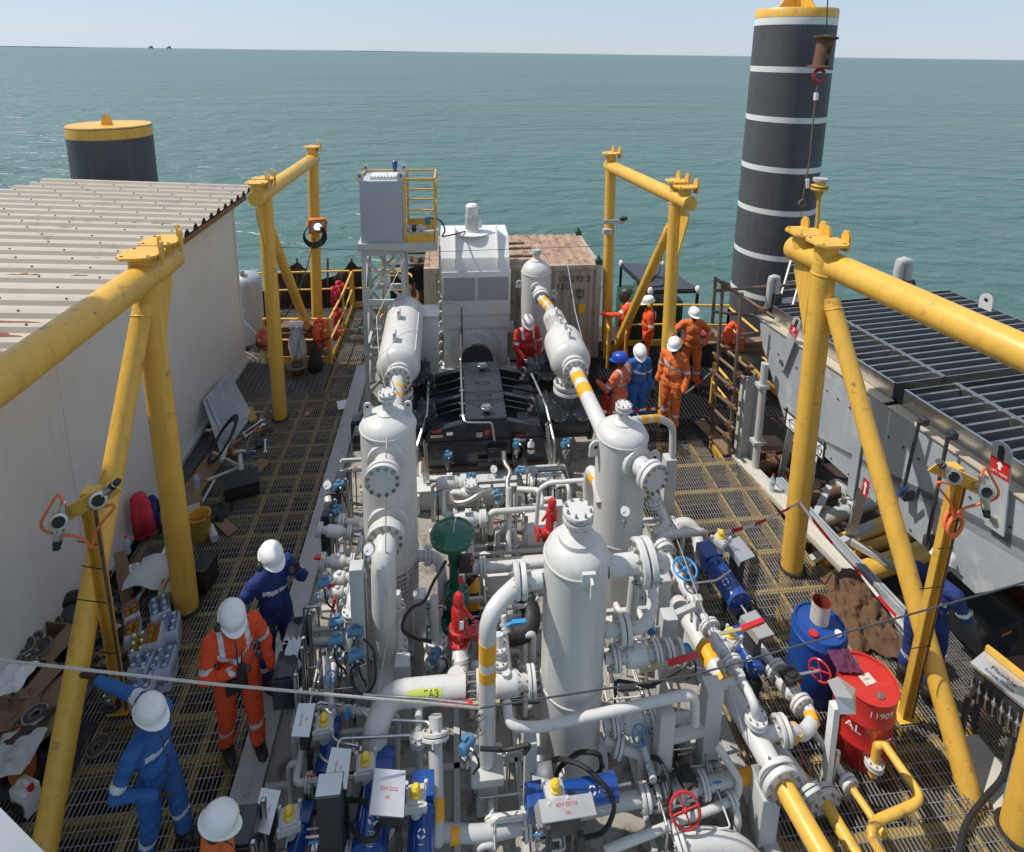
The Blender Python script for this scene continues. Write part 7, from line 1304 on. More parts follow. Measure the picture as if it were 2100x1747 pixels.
# ================================================================ people
def remesh(mb, vox, it=6, fac=.5, name='tmp'):
    me = mb.mesh(name, V((0, 0, 0))); ob = bpy.data.objects.new(name, me); COL.objects.link(ob)
    m = ob.modifiers.new('r', 'REMESH'); m.mode = 'VOXEL'; m.voxel_size = vox; m.use_smooth_shade = True
    s = ob.modifiers.new('s', 'SMOOTH'); s.factor = fac; s.iterations = it
    dg = bpy.context.evaluated_depsgraph_get(); out = bpy.data.meshes.new_from_object(ob.evaluated_get(dg)); bpy.data.objects.remove(ob); bpy.data.meshes.remove(me); return out
def person(label, pos, face, cov, helm='helm', LE=None, LW=None, RE=None, RW=None, hp=8, hy=0, stance=.0, lean=0.0, skin='skin', stripes='V', gl=None, muff=None, vox=.02, ps=1.0, curl=.5, extra=None, grip=None):
    pos = V(pos); t = thing('person', label, 'person', pos, 'workers in coveralls and hard hats'); Rz = Matrix.Rotation(rad(face), 3, 'Z')
    W_ = lambda p: Rz @ (V(p) * ps)
    J = dict(pel=V((0, 0, .96)), bel=V((0, .02, 1.12)), che=V((0, .0, 1.30)), nek=V((0, -.015, 1.47)), LS=V((-.19, -.02, 1.42)), RS=V((.19, -.02, 1.42)), LH=V((-.10, 0, .93)), RH=V((.10, 0, .93)),
             LK=V((-.12, .03 + stance * .5, .50)), LA=V((-.13, stance, .10)), RK=V((.12, .03 - stance * .3, .50)), RA=V((.13, -stance, .10)))
    J['LE'] = V(LE or (-.27, -.05, 1.13)); J['LW'] = V(LW or (-.27, .07, .88)); J['RE'] = V(RE or (.27, -.05, 1.13)); J['RW'] = V(RW or (.27, .07, .88))
    if lean:
        Ml = Matrix.Rotation(-rad(lean), 3, 'X')
        for k in ('bel', 'che', 'nek', 'LS', 'RS'): J[k] = J['pel'] + Ml @ (J[k] - J['pel'])
    hc = J['nek'] + V((0, .035 + lean * .001, .15)); Mh = Matrix.Rotation(rad(hy), 3, 'Z') @ Matrix.Rotation(-rad(hp), 3, 'X')
    hd = lambda p: hc + Mh @ V(p)
    # skin body
    mb = MB(); E3 = lambda c, r, M=None: mb.ell(c, r, M, 16, 12)
    E3(hd((0, -.008, .02)), (.076, .096, .105), Mh); E3(hd((0, .028, -.05)), (.055, .062, .068), Mh); E3(hd((0, .092, -.012)), (.015, .020, .022), Mh); E3(hd((0, .085, .025)), (.012, .018, .022), Mh); E3(hd((0, .082, -.052)), (.026, .014, .012), Mh); E3(hd((0, .072, -.092)), (.024, .02, .018), Mh)
    for s in (-1, 1): E3(hd((s * .078, -.008, -.012)), (.012, .022, .032), Mh); E3(hd((s * .04, .066, -.02)), (.025, .022, .022), Mh)
    mb.cap(J['nek'] - V((0, 0, .08)), hc - V((0, .012, .04)), .058, .054); mb.cap(J['pel'], J['che'], .07, .08)
    for s in 'LR':
        mb.cap(J['che'], J[s + 'S'], .05, .04); mb.cap(J[s + 'S'], J[s + 'E'], .04, .035); mb.cap(J[s + 'E'], J[s + 'W'], .036, .027); mb.cap(J['pel'], J[s + 'H'], .06, .06); mb.cap(J[s + 'H'], J[s + 'K'], .06, .045); mb.cap(J[s + 'K'], J[s + 'A'], .045, .035)
        d = (J[s + 'W'] - J[s + 'E']).normalized(); inn = V((1 if s == 'L' else -1, .35, 0)); inn = (inn - d * inn.dot(d)).normalized(); ac = d.cross(inn).normalized()
        if ac.dot(V((0, 1, 0))) < 0: ac = -ac
        w = J[s + 'W']; Mp = Matrix((ac, inn, d)).transposed(); mb.ell(w + d * .055, (.040, .018, .055), Mp, 14, 10); cu = curl
        for k, (o, l) in enumerate(((.028, .072), (.010, .082), (-.009, .076), (-.027, .060))):
            a = w + d * .095 + ac * o; b = a + (d * math.cos(cu * .7) + inn * math.sin(cu * .7)) * l * .5; c = b + (d * math.cos(cu * 1.9) + inn * math.sin(cu * 1.9)) * l * .5; mb.cap(a, b, .0108, .010, 8); mb.cap(b, c, .010, .0088, 8)
        a = w + d * .03 + ac * .035; b = a + (d * .6 + ac * .6 + inn * .3).normalized() * .04; c = b + (d * .85 + ac * .15 + inn * .5).normalized() * .032; mb.cap(a, b, .014, .011, 8); mb.cap(b, c, .011, .0095, 8)
    me = remesh(mb, .0085, 3); me.transform((Rz.to_4x4() @ Matrix.Scale(ps, 4))); me.materials.append(M_[skin]); glv = M_[gl] if gl else None
    if glv:
        me.materials.append(glv)
        for p in me.polygons:
            for s in 'LR':
                d = W_(J[s + 'W']) - W_(J[s + 'E'])
                if (p.center - W_(J[s + 'W'])).length < .22 and (p.center - W_(J[s + 'W'])).dot(d.normalized()) > -.02: p.material_index = 1
    me.shade_smooth(); o = bpy.data.objects.new('body', me); COL.objects.link(o); o.parent = t; WORG[o.name] = pos
    # coverall
    mb = MB(); yaw = 0
    def torso(c, r): mb.ell(c, r, None, 20, 12)
    torso(J['pel'] + V((0, -.01, -.02)), (.175, .125, .14)); torso(J['bel'], (.165, .125, .16)); torso(J['che'], (.19, .125, .17)); mb.cap(J['LS'] + V((.06, 0, -.0)), J['RS'] - V((.06, 0, 0)), .088, .088); mb.cap(J['nek'] - V((0, 0, .05)), J['nek'] + V((0, .0, .015)), .085, .074)
    for s in 'LR':
        e, w = J[s + 'E'], J[s + 'W']; mb.cap(J[s + 'S'], e, .080, .062); mb.cap(e, e + (w - e) * .96, .062, .047)
        mb.cap(J[s + 'H'] + V((0, 0, .02)), J[s + 'K'], .108, .082); mb.cap(J[s + 'K'], J[s + 'A'] + V((0, 0, .05)), .080, .076)
    me = remesh(mb, vox * .85, 5)
    bones = [(J[s + a], J[s + b], s + a + b) for s in 'LR' for a, b in (('S', 'E'), ('E', 'W'), ('H', 'K'), ('K', 'A'))]
    for v in me.vertices:   # folds
        q = v.co; ci = 1 - .05 * math.exp(-((q.z - 1.05) / .035) ** 2); pk = .008 if (.05 < abs(q.x) < .125 and q.y > .05 and 1.24 < q.z < 1.33) or (abs(q.y) < .06 and abs(q.x) > .14 and .66 < q.z < .84) else 0; q = V((q.x * ci, q.y * ci, q.z)) + v.normal * pk; n = noise.noise(V((q.x * 7, q.y * 7, q.z * 15 + face))) + .6 * noise.noise(V((q.x * 16 + 5, q.y * 16, q.z * 30))); v.co = q + v.normal * (.0105 * n)
    for m in (M_[cov], M_['refl'], M_['earm']): me.materials.append(m)
    for p in me.polygons:
        c = p.center; best = None; bd = 9
        for a, b, nm in bones:
            d = b - a; f = max(0, min(1, (c - a).dot(d) / d.length_squared)); q = (c - a - d * f).length
            if q < bd: bd, best, bf = q, nm, f
        ti = (c - J['bel']).length; mi = 0; tor = abs(c.x) < .155 and c.z > .98
        if best[1:] == 'SE' and .62 < bf < .80 and not tor: mi = 1
        if best[1:] == 'KA' and .28 < bf < .42: mi = 1
        if tor and stripes:
            if stripes == 'V' and c.y > .0 and abs((c.z - 1.20) - abs(abs(c.x) - .0) * .75 + .0) < .024 and c.z < 1.36: mi = 1
            if stripes == 'bar' and c.y > -.2 and abs(c.z - 1.27 - c.x * .35 * (1 if c.y > 0 else 0)) < .024: mi = 1
            if stripes in ('V', 'Y') and abs(abs(c.x) - .115) < .022 and c.z > 1.30: mi = 1
            if stripes == 'Y' and c.y < 0 and abs(c.z - 1.24) < .022: mi = 1
        if abs(c.x) < .006 and c.y > .05 and c.z > .95: mi = 2
        p.material_index = mi
    me.transform(Rz.to_4x4() @ Matrix.Scale(ps, 4)); me.shade_smooth(); o = bpy.data.objects.new('coverall', me); COL.objects.link(o); o.parent = t; WORG[o.name] = pos
    P_ = lambda p: pos + W_(p)
    Rh = Rz @ Mh
    # boots
    for s in 'LR':
        mb = MB(); a = J[s + 'A']; mb.cap(P_(a + V((0, -.02, -.04))), P_(a + V((0, -.01, .12))), .062, .066, 14); mb.ell(P_(a + V((0, .06, -.055))), (.055, .145, .045), Rz, 16, 10); mb.ell(P_(a + V((0, .13, -.045))), (.05, .06, .05), Rz, 14, 10); mb.build('boot', M_['boot'], t, ang=180)
    # helmet
    mb = MB(); hh = lambda p: P_(hd(p)); n = 28; rings = []
    prof = [(1.0, 0.0), (.99, .03), (.95, .065), (.84, .098), (.62, .122), (.32, .134), (0.001, .138)]
    vs = []; 
    for r, z in prof:
        for k in range(n):
            a = 2 * math.pi * k / n; x, y = .122 * r * math.sin(a), .148 * r * math.cos(a); rid = .007 * max(0, 1 - abs(x) / .028) * (1 if z > .06 else 0); vs.append(hh((x * .96, y * .97 - .005, .045 + z * .93 + rid)))
    fs = [(i * n + k, i * n + (k + 1) % n, (i + 1) * n + (k + 1) % n, (i + 1) * n + k) for i in range(len(prof) - 1) for k in range(n)]; mb.add(vs, fs)
    vs = []
    for j in range(2):
        for k in range(n):
            a = 2 * math.pi * k / n; c_ = math.cos(a); ex = (.009 + .045 * max(0, c_) ** 3) * j; vs.append(hh(((.117 + ex * .7) * math.sin(a), (.1435 + ex) * c_ - .005, .045 - .012 * j * max(0, c_))))
    vs += [v + Rh @ V((0, 0, -.008)) for v in vs]
    mb.add(vs, [(k, (k + 1) % n, n + (k + 1) % n, n + k) for k in range(n)] + [(2 * n + k, 2 * n + (k + 1) % n, 3 * n + (k + 1) % n, 3 * n + k) for k in range(n)] + [(n + k, n + (k + 1) % n, 3 * n + (k + 1) % n, 3 * n + k) for k in range(n)])
    if helm == 'hood':
        pass
    mb.build('helmet', M_[helm], t, ang=50)
    if muff:
        for s in (-1, 1): mb = MB(); mb.ell(hh((s * .125, .01, .0)), (.036, .045, .058), Rh, 14, 10); mb.tube([hh((s * .128, .01, .03)), hh((s * .13, .0, .09))], .008, 6); mb.build('earmuff', M_[muff], t)
    for s in (-1, 1): mb = MB(); mb.ell(hh((s * .033, .082, .008)), (.011, .007, .007), Rh, 10, 6); mb.build('eye', M_['paper'], t)
    def held(fn):
        fn(t, P_, J, W_)
    if extra: held(extra)
    return t
def top_at(px, py, z=1.82): p = at(px, py, z=z); return V((p.x, p.y, 0))
def shades(t, P_, J, W_): pass
# 1 light blue man leaning on the brace
f1 = -105; b1 = at(325, 1800, z=0); p1 = top_at(298, 1425, 1.70); hw = at(190, 1390, x=-3.20)
R1 = Matrix.Rotation(rad(-f1), 3, 'Z'); lw = R1 @ (hw - p1) / .93
s1 = V((-.19, -.02, 1.42)); le = (s1 + lw) / 2 + V((-.05, -.06, -.08))
def ring1(t, P_, J, W_): pass
person('worker in faded blue coverall leaning one hand on the yellow brace', p1, f1, 'cblue', LE=tuple(le), LW=tuple(s1 + (lw - s1) * .93), RE=(.33, -.10, 1.15), RW=(.17, .14, .98), ps=.93, hp=18, hy=-12, stance=.1, curl=.25, stripes='bar', vox=.017)
# 2 orange man with radio
def radio(t, P_, J, W_):
    mb = MB(); c = P_(J['RW'] + V((-.05, .075, .06))); mb.box(c, (.06, .045, .11), .3); mb.cyl(c + Zu * .05, c + Zu * .20 + V((.01, 0, 0)), .009, .006, 8); mb.build('radio', M_['blackmatt'], t, bev=.006)
    mb = MB(); mb.box(P_((.03, .155, .99)), (.19, .045, .14), rad(30)); mb.build('pouch', M_['blackmatt'], t, bev=.01)
p2 = top_at(470, 1226); person('worker in bright orange coverall with earmuffs talking into a black radio', p2, -148, 'cor', LE=(-.29, -.02, 1.14), LW=(-.30, .10, .90), RE=(.28, .06, 1.14), RW=(.05, .24, 1.24), hp=38, hy=8, stance=.08, muff='earm', stripes='V', extra=radio, curl=.9, vox=.017)
# 3 navy man on the phone
p3 = top_at(550, 1110)
def phone(t, P_, J, W_): mb = MB(); mb.box(P_(J['LW'] + V((.02, .05, .09))), (.05, .02, .10), .4); mb.build('phone', M_['blackmatt'], t, bev=.004); mb = MB(); c = J['nek'] + V((0, .14, .165)); mb.tube([P_(c + V((-.08, -.08, 0))), P_(c + V((-.06, .0, 0))), P_(c + V((.06, .0, 0))), P_(c + V((.08, -.08, 0)))], .006, 6); mb.build('spectacles', M_['blackmatt'], t)
person('worker in navy coverall holding a phone to his face', p3, -128, 'cnavy', LE=(-.30, .12, 1.20), LW=(-.15, .22, 1.46), RE=(.38, -.10, 1.18), RW=(.22, .10, 1.02), hp=20, hy=-5, stance=.07, muff='earm', stripes='bar', extra=phone, curl=.6, vox=.017)
# 4 bottom
p4 = top_at(432, 1655, 1.68); person('worker cut off by the bottom edge, white hard hat seen from above', p4, -75, 'cor2', ps=.92, hp=30, hy=0, stripes='Y', vox=.018)
# right hand group
p5 = V((1.50, 10.98, 0)); person('worker in red coverall half hidden by the stepped drum', p5, -165, 'cred', RE=(.26, .05, 1.14), RW=(.16, .25, .98), LE=(-.27, .03, 1.14), LW=(-.18, .22, .95), hp=35, gl='glove', stripes='Y')
def eps(t, P_, J, W_):
    mb = MB(); text_mb('EPS', .09, (0, 0, 0), X_, Zu, mb, fn=lambda x, y: P_((x * 1.0, -.155 + .5 * x * x, 1.31 + y))); text_mb('SERVICES', .055, (0, 0, 0), X_, Zu, mb, fn=lambda x, y: P_((x, -.155 + .5 * x * x, 1.23 + y))); mb.build('lettering', M_['dark'], t, smooth=False)
p6 = top_at(1275, 720); person('worker with a blue hard hat and lettering on his salmon back', p6, 42, 'cor3', 'helmb', LE=(-.28, .10, 1.16), LW=(-.20, .33, 1.18), RE=(.28, .02, 1.13), RW=(.2, .22, 1.0), hp=10, hy=18, stripes='Y', extra=eps)
p7 = top_at(1312, 702); person('worker in blue coverall between the blue helmet and yellow column', p7, -165, 'cblue', hp=35, hy=-20, skin='skinl', stripes='bar', gl='blackmatt')
p8 = top_at(1386, 684, 1.92); person('worker in orange coverall and black gloves nearest on the right walkway', p8, 128, 'cor2', ps=1.03, hp=10, hy=15, gl='blackmatt', stripes='bar', stance=.05)
def sung(t, P_, J, W_): mb = MB(); c = J['nek'] + V((0, .135, .165)); mb.box(P_(c), (.13, .03, .035), 0); mb.build('sunglasses', M_['blackmatt'], t, bev=.008)
p9 = top_at(1425, 627); person('worker in orange coverall with hands on hips by the scaffold', p9, 172, 'cor2', LE=(-.42, -.06, 1.16), LW=(-.22, .10, 1.02), RE=(.42, -.06, 1.16), RW=(.22, .10, 1.02), hp=6, stripes=None, extra=sung, stance=.03)
def patch(t, P_, J, W_): mb = MB(); mb.box(P_((.05, -.150, 1.33)), (.16, .012, .12), rad(75)); mb.build('back_patch', M_['paper'], t)
p10 = top_at(1333, 604); person('worker with yellow earmuffs standing beside the far yellow column', p10, 75, 'cor', hp=14, hy=10, muff='eary', stripes=None, extra=patch, gl='blackmatt')
def hood_(t, P_, J, W_): mb = MB(); c = J['nek'] + V((0, .12, .14)); Rz_ = Matrix.Rotation(rad(80), 3, 'Z'); mb.ell(P_(c), (.115, .09, .16), Rz_, 16, 10); mb.build('welding_hood', M_['earm'], t)
p11 = top_at(1288, 588); person('worker in a dark welding hood reaching to the far column', p11, 80, 'cor', 'earm', LE=(-.25, .20, 1.25), LW=(-.18, .46, 1.22), hp=15, stripes='Y', extra=hood_, gl='cred')
p12 = top_at(1928, 1128); person('worker in navy coverall with white gloves crouching toward the cooler', p12, -68, 'cnavy', RE=(.27, .12, 1.16), RW=(.22, .36, 1.0), LE=(-.25, .16, 1.15), LW=(-.1, .40, 1.0), hp=30, lean=6, gl='glove', stripes='bar', skin='skinl', vox=.018)
# ================================================================ clutter along the cabin and odds and ends
def board(label, a, b, w, th, m, z=.0, cat='board', name='board', group=None, tilt=0):
    A, B_ = at(*a, z=z), at(*b, z=z); mb = MB(); mb.bar(A + Zu * th / 2, B_ + Zu * (th / 2 + tilt), w, th); return solo(mb, name, [M_[m]], label, cat, group, bev=.003)
# grating panels leaning on the wall
t = thing('grating_panel', 'two spare grating panels leaning against the cabin wall', 'grating panel', (-4.3, 10.6, 0)) if False else None
for k, (a, b, c, d, l) in enumerate((((425, 812), (470, 765), (517, 852), (468, 918), 'spare grating panel leaning on the cabin wall, outer one'), ((418, 820), (455, 780), (505, 868), (455, 932), 'spare grating panel leaning on the cabin wall, inner one'))):
    mb = MB(); o = k * .0; q = [at(*a, x=-4.48 - k * .06), at(*b, x=-4.48 - k * .06), at(*c, z=.02), at(*d, z=.02)]
    for i in range(30): f = i / 29; mb.bar(q[0] + (q[1] - q[0]) * f, q[3] + (q[2] - q[3]) * f, .006, .03, 0, up=X_)
    for i in range(9): f = i / 8; mb.bar(q[0] + (q[3] - q[0]) * f, q[1] + (q[2] - q[1]) * f, .008, .012, 0, up=X_)
    solo(mb, 'grating_panel', [M_['galv']], l, 'grating', 'spare grating panels', smooth=False)
board('grey steel channel along the foot of the cabin wall', (350, 1010), (425, 905), .26, .02, 'iron'); board('dirty plate board under the water bottle', (385, 1020), (452, 928), .34, .03, 'wood', .01); board('short scorched plank beside the black case', (505, 985), (545, 945), .22, .03, 'wood', .0); board('short brown plank by the paint bucket', (440, 1060), (478, 1095), .16, .03, 'wood'); board('yellow painted block among the wrenches', (510, 840), (520, 866), .13, .06, 'beamy')
for k, (a, b, r, m, l) in enumerate((((356, 1135), (440, 985), .022, 'alu', 'slotted aluminium angle lying along the cabin side'), ((318, 1205), (392, 1075), .03, 'vwhite', 'white pole nearest the cabin among the clutter'), ((280, 1230), (360, 1090), .03, 'vwhite', 'white pole lying under the grey cloth'), ((300, 1420), (365, 1150), .028, 'vwhite', 'white pole reaching down to the drink packs'), ((425, 985), (500, 955), .03, 'grey', 'grey pipe prop crossing behind the black case'))):
    mb = MB(); mb.cyl(at(*a, z=.05), at(*b, z=.05), r, None, 12); solo(mb, 'pole', [M_[m]], l, 'pole', 'poles on the left walkway')
def wrench(label, a, b, w=.03):
    A, B_ = at(*a, z=.03), at(*b, z=.03); d = (B_ - A).normalized(); s = d.cross(Zu); mb = MB(); mb.bar(A, B_, w, .012)
    mb.torus(A, Zu, w * .95, w * .4, 16, 6); mb.prism([(-w * 1.2, 0), (-w * .5, -.01), (w * .5, -.01), (w * 1.2, 0), (w * 1.3, w * 2.2), (w * .6, w * 2.4), (w * .5, w), (-w * .5, w), (-w * .6, w * 2.4), (-w * 1.3, w * 2.2)], B_ - Zu * .006, s, d, Zu * .014); return solo(mb, 'wrench', [M_['steel']], label, 'wrench', 'steel wrenches on the grating')
wrench('long open wrench by the leaning grating, upper one', (500, 888), (535, 863)); wrench('long open wrench by the leaning grating, lower one', (504, 894), (538, 872)); wrench('steel wrench standing alone on the open grating', (544, 902), (544, 925), .022)
mb = MB(); c = at(455, 905, z=.35); 
for k in range(3): mb.torus(c + V((.01 * k, .02 * k, .02 * k)), V((-.75, -.2, .6)), .36 + .015 * k, .018, 34, 8)
solo(mb, 'hose_coil', [M_['blackmatt']], 'big black hose coil propped on the cabin wall', 'hose')
t = thing('steel_stand', 'upturned grey pipe stand with flange feet among the tools', 'stand', at(470, 950)); mb = MB(); a, b, c = at(468, 905, z=.25), at(455, 945, z=.2), at(495, 968, z=.15); mb.cyl(a, b, .035, None, 12); mb.bar(at(437, 928, z=.15), at(497, 958, z=.2), .03, .04); mb.cyl(c, at(492, 930, z=.3), .035, None, 12); mb.build('frame', M_['grey'], t); mb = MB(); mb.cyl(a, a + (a - b).normalized() * .02, .11, None, 18); mb.cyl(at(492, 930, z=.3), at(492, 926, z=.32), .1, None, 18); mb.build('foot', M_['grey'], t)
mb = MB(); A = at(483, 930, z=.06); mb.tube([A, at(470, 915, z=.06), at(495, 900, z=.06)], .022, 8); mb.ell(A, (.08, .06, .06)); solo(mb, 'chain_hoist', [M_['orange']], 'orange chain hoist block among the tools', 'hoist', ang=180)
mb = MB(); A = at(528, 880, z=.05); mb.torus(A, V((.2, .1, 1)), .06, .02, 16, 6, 0, 20, 320); solo(mb, 'hook', [M_['orange']], 'orange lifting hook near the wrenches', 'hook'); mb = MB()
for k in range(10): p = at(536 + k * 2.6, 888 - k * .7 + 2 * math.sin(k), z=.03); mb.torus(p, V((math.sin(k * 1.6), 0, math.cos(k * 1.6))), .025, .008, 10, 5)
solo(mb, 'chain', [M_['iron']], 'short dark chain trailing from the orange hook', 'chain'); board('small black battery on the grating by a wrench', (533, 920), (532, 902), .11, .06, 'blackmatt', name='battery', cat='battery')
mb = MB()
for k in range(9): a_ = k * .5; A = at(495 + k * 3, 925 + 4 * math.sin(k * 2.1), z=.03); d_ = V((math.cos(a_), math.sin(a_), 0)); mb.bar(A - d_ * .10, A + d_ * .10, .018, .015, k % 3)
solo(mb, 'loose_tools', [M_['steel'], M_['blue'], M_['iron']], 'scatter of small hand tools around the pipe stand', 'tools', kind='stuff')
t = thing('tool_case', 'black moulded plastic case lying on the left grating', 'case', at(495, 1010)); c = at(497, 1008, z=0); mb = MB(); mb.box(c + Zu * .10, (.50, .38, .19), .35); mb.build('lower_shell', M_['blackmatt'], t, bev=.03); mb = MB(); mb.box(c + Zu * .225, (.51, .39, .055), .35)
for s in (-.15, 0, .15): mb.box(c + Zu * .255 + Matrix.Rotation(.35, 3, 'Z') @ V((s, 0, 0)), (.05, .3, .012), .35)
mb.build('lid', M_['blackmatt'], t, bev=.02); mb = MB(); mb.box(c + Zu * .16 + Matrix.Rotation(.35, 3, 'Z') @ V((0, -.2, 0)), (.14, .03, .03), .35); mb.build('handle', M_['blackmatt'], t)
t = thing('paint_bucket', 'paint smeared yellow bucket left open near the column', 'bucket', at(412, 1105)); c = at(412, 1100, z=0); mb = MB(); mb.lathe([(.135, 0), (.15, .36), (.158, .365), (.145, .365), (.135, .1), (0, .09)], c, Zu, 30, mis=[0, 0, 1, 1, 1]); mb.build('shell', [M_['bucket'], M_['yellow']], t); mb = MB(); mb.torus(c + Zu * .34, V((0, .5, 1)), .158, .005, 20, 5, 0, 180, 360); mb.build('handle', M_['iron'], t)
mb = MB(); mb.cyl(at(430, 1080, z=.06), at(441, 1105, z=.06), .055, None, 18); solo(mb, 'paper_roll', [M_['ltgrey']], 'pale roll lying beside the paint bucket', 'roll'); crumple('black jacket crumpled beside the paint bucket', at(448, 1055, z=0), .16, .2, .16, 'blackmatt', 'jacket', 'jacket', 8, 20, 6)
t = thing('shipping_carton', 'torn carton with a purple label behind the bucket', 'carton', at(388, 1055)); c = at(388, 1050, z=0); mb = MB(); mb.box(c + Zu * .12, (.36, .3, .24), .5); mb.build('box', M_['card'], t, bev=.005); mb = MB(); mb.box(c + Zu * .13 + Matrix.Rotation(.5, 3, 'Z') @ V((0, -.152, 0)), (.28, .004, .18), .5); mb.build('label', M_['paper'], t)
t = thing('black_instrument_box', 'black open fronted box standing on the left grating', 'box', at(420, 1200)); c = at(421, 1198, z=0); mb = MB(); mb.box(c + Zu * .17, (.22, .30, .34), -.15); mb.build('case', M_['blackmatt'], t, bev=.012); mb = MB()
for k in range(9): mb.cyl(c + V((-.10 + .03 * (k % 3), -.17, .06 + .05 * (k // 3))), c + V((-.10 + .03 * (k % 3), -.19, .06 + .05 * (k // 3))), .012, None, 8)
mb.build('connector', M_['steel'], t)
c = at(346, 1240, z=0); t = thing('jerrycan', 'old cream jerrycan with a red cap by the column foot', 'jerrycan', c); mb = MB(); mb.box(c + Zu * .15, (.17, .24, .30), .3); mb.cyl(c + V((-.02, 0, .3)), c + V((-.02, 0, .33)), .03, None, 10); mb.tube([c + V((.0, -.08, .29)), c + V((0, -.08, .36)), c + V((0, .06, .37)), c + V((0, .08, .29))], .016, 8, .03); mb.build('body', M_['jerry'], t, bev=.035); mb = MB(); mb.cyl(c + V((-.02, 0, .33)), c + V((-.02, 0, .36)), .032, None, 12); mb.build('cap', M_['red'], t)
c = at(58, 1655, z=0); t = thing('jerrycan', 'white chemical jerrycan with a red cap at the lower left corner', 'jerrycan', c); mb = MB(); mb.box(c + Zu * .13, (.20, .14, .26), -.4); mb.tube([c + V((-.07, .02, .25)), c + V((-.05, .02, .31)), c + V((.04, -.01, .31)), c + V((.05, -.02, .25))], .016, 8, .03); mb.build('body', M_['vwhite'], t, bev=.03); mb = MB(); mb.cyl(c + V((.075, -.03, .25)), c + V((.075, -.03, .285)), .028, None, 12); mb.build('cap', M_['red'], t); mb = MB(); mb.box(c + V((-.03, -.08, .10)), (.14, .004, .12), -.4); mb.build('label', M_['dark'], t)
# backpack / red jacket against wall
c = at(288, 1060, x=-4.45); t = thing('work_vest', 'dark red padded vest hung on a white rod by the wall', 'vest', V((c.x, c.y, .2))); mb = MB(); mb.cap(c + V((0, 0, .28)), c + V((0, .02, -.25)), .11, .13, 14); mb.cap(c + V((.08, -.02, .22)), c + V((.12, -.03, -.2)), .08, .09, 12); me_ = mb.build('padding', M_['lifered'], t, ang=180); mb = MB(); mb.cap(c + V((.13, .08, .2)), c + V((.16, .06, -.22)), .07, .06, 12); mb.build('lining', M_['cnavy'], t, ang=180); mb = MB(); mb.tube([c + V((.16, .1, .2)), c + V((.3, .12, .05)), c + V((.26, .05, -.2)), c + V((.2, .0, -.4))], .02, 6, .1); mb.build('strap', M_['blackmatt'], t)
mb = MB(); c = at(318, 1165, z=.22); mb.grid(lambda u, v: c + V((-.24 + .48 * u + .03 * math.sin(6 * v), .18 - .5 * v + .05 * math.sin(5 * u), .06 * math.sin(5 * u + 1) * math.sin(3 * v) + .04 * u)), 16, 16); solo(mb, 'felt_sheet', [M_['ltgrey']], 'grey felt sheet laid over the white poles', 'cloth', ang=180)
# shrink wrapped water and juice packs
def pack(label, c, rz, m, nx=2, ny=3, h=.30, r=.045, capm='paper', film=True, tilt=None, txt=None):
    c = V(c); t = thing('bottle_pack', label, 'bottle pack', c, 'shrink wrapped drink packs'); Rz = (tilt or Matrix.Identity(3)) @ Matrix.Rotation(rz, 3, 'Z'); up = Rz @ Zu
    for i in range(nx):
        for j in range(ny):
            p = c + Rz @ V(((i - (nx - 1) / 2) * r * 2.05, (j - (ny - 1) / 2) * r * 2.05, 0)); mb = MB(); mb.lathe([(r * .8, 0), (r, .015), (r, h * .65), (r * .42, h * .86), (r * .38, h * .93)], p, up, 12); mb.cyl(p + up * h * .93, p + up * h, r * .42, None, 10, 1); mb.build('bottle', [M_[m], M_[capm]], t)
    mb = MB(); w, d = nx * r * 2.1, ny * r * 2.1
    def f(u, v):
        a = 2 * math.pi * u; x = w / 2 * max(-1, min(1, 1.35 * math.cos(a))); y = d / 2 * max(-1, min(1, 1.35 * math.sin(a))); k = 1 + .02 * noise.noise(V((x * 30, y * 30, v * 6))); s = 1.04 - .16 * max(0, v - .8) / .2
        return c + Rz @ V((x * k * s, y * k * s, h * .98 * v + .006))
    mb.grid(f, 36, 8); mb.build('film', M_['film'], t, ang=180)
    if txt:
        mb = MB(); text_mb(txt, .07, c + Rz @ V((0, -d / 2 - .012, h * .5)), Rz @ X_, up, mb); text_mb(txt, .07, c + Rz @ V((w / 2 + .012, 0, h * .5)), Rz @ Y_, up, mb); mb.build('lettering', M_['cnavy'], t, smooth=False)
    return t
tl = Matrix.Rotation(rad(14), 3, 'X')
for k, (a, b, rz, m, z, cap_, l, tx) in enumerate(((332, 1280, .5, 'wpack', 0, 'wpack', 'water bottle pack farthest up the walkway', 'Tangui'), (350, 1318, .3, 'wpack', 0, 'wpack', 'water bottle pack on the outer edge of the heap', 'Tangui'), (338, 1392, .15, 'wpack', 0, 'wpack', 'water bottle pack standing nearest the orange worker', 'Tangui'), (299, 1388, .0, 'wpack', 0, 'wpack', 'water bottle pack beside the detector mast', 'Tangui'), (302, 1432, .1, 'wpack', 0, 'wpack', 'water bottle pack lowest, above the faded blue worker', 'Tangui'), (272, 1282, .6, 'juice', .02, 'red', 'juice bottle pack on the cabin side of the heap', None), (292, 1340, .3, 'juice', .10, 'paper', 'juice bottle pack with white caps on top', None), (322, 1322, .2, 'juice', .18, 'red', 'juice bottle pack with red caps on top', None), (276, 1320, .4, 'juice', .0, 'red', 'juice bottle pack squashed under the others', None))):
    pack(l, at(a, b, z=z), rz, m, 2, 3, .30 if m == 'wpack' else .25, .05 if m == 'wpack' else .04, cap_, tilt=tl if z > .05 else None, txt=tx)
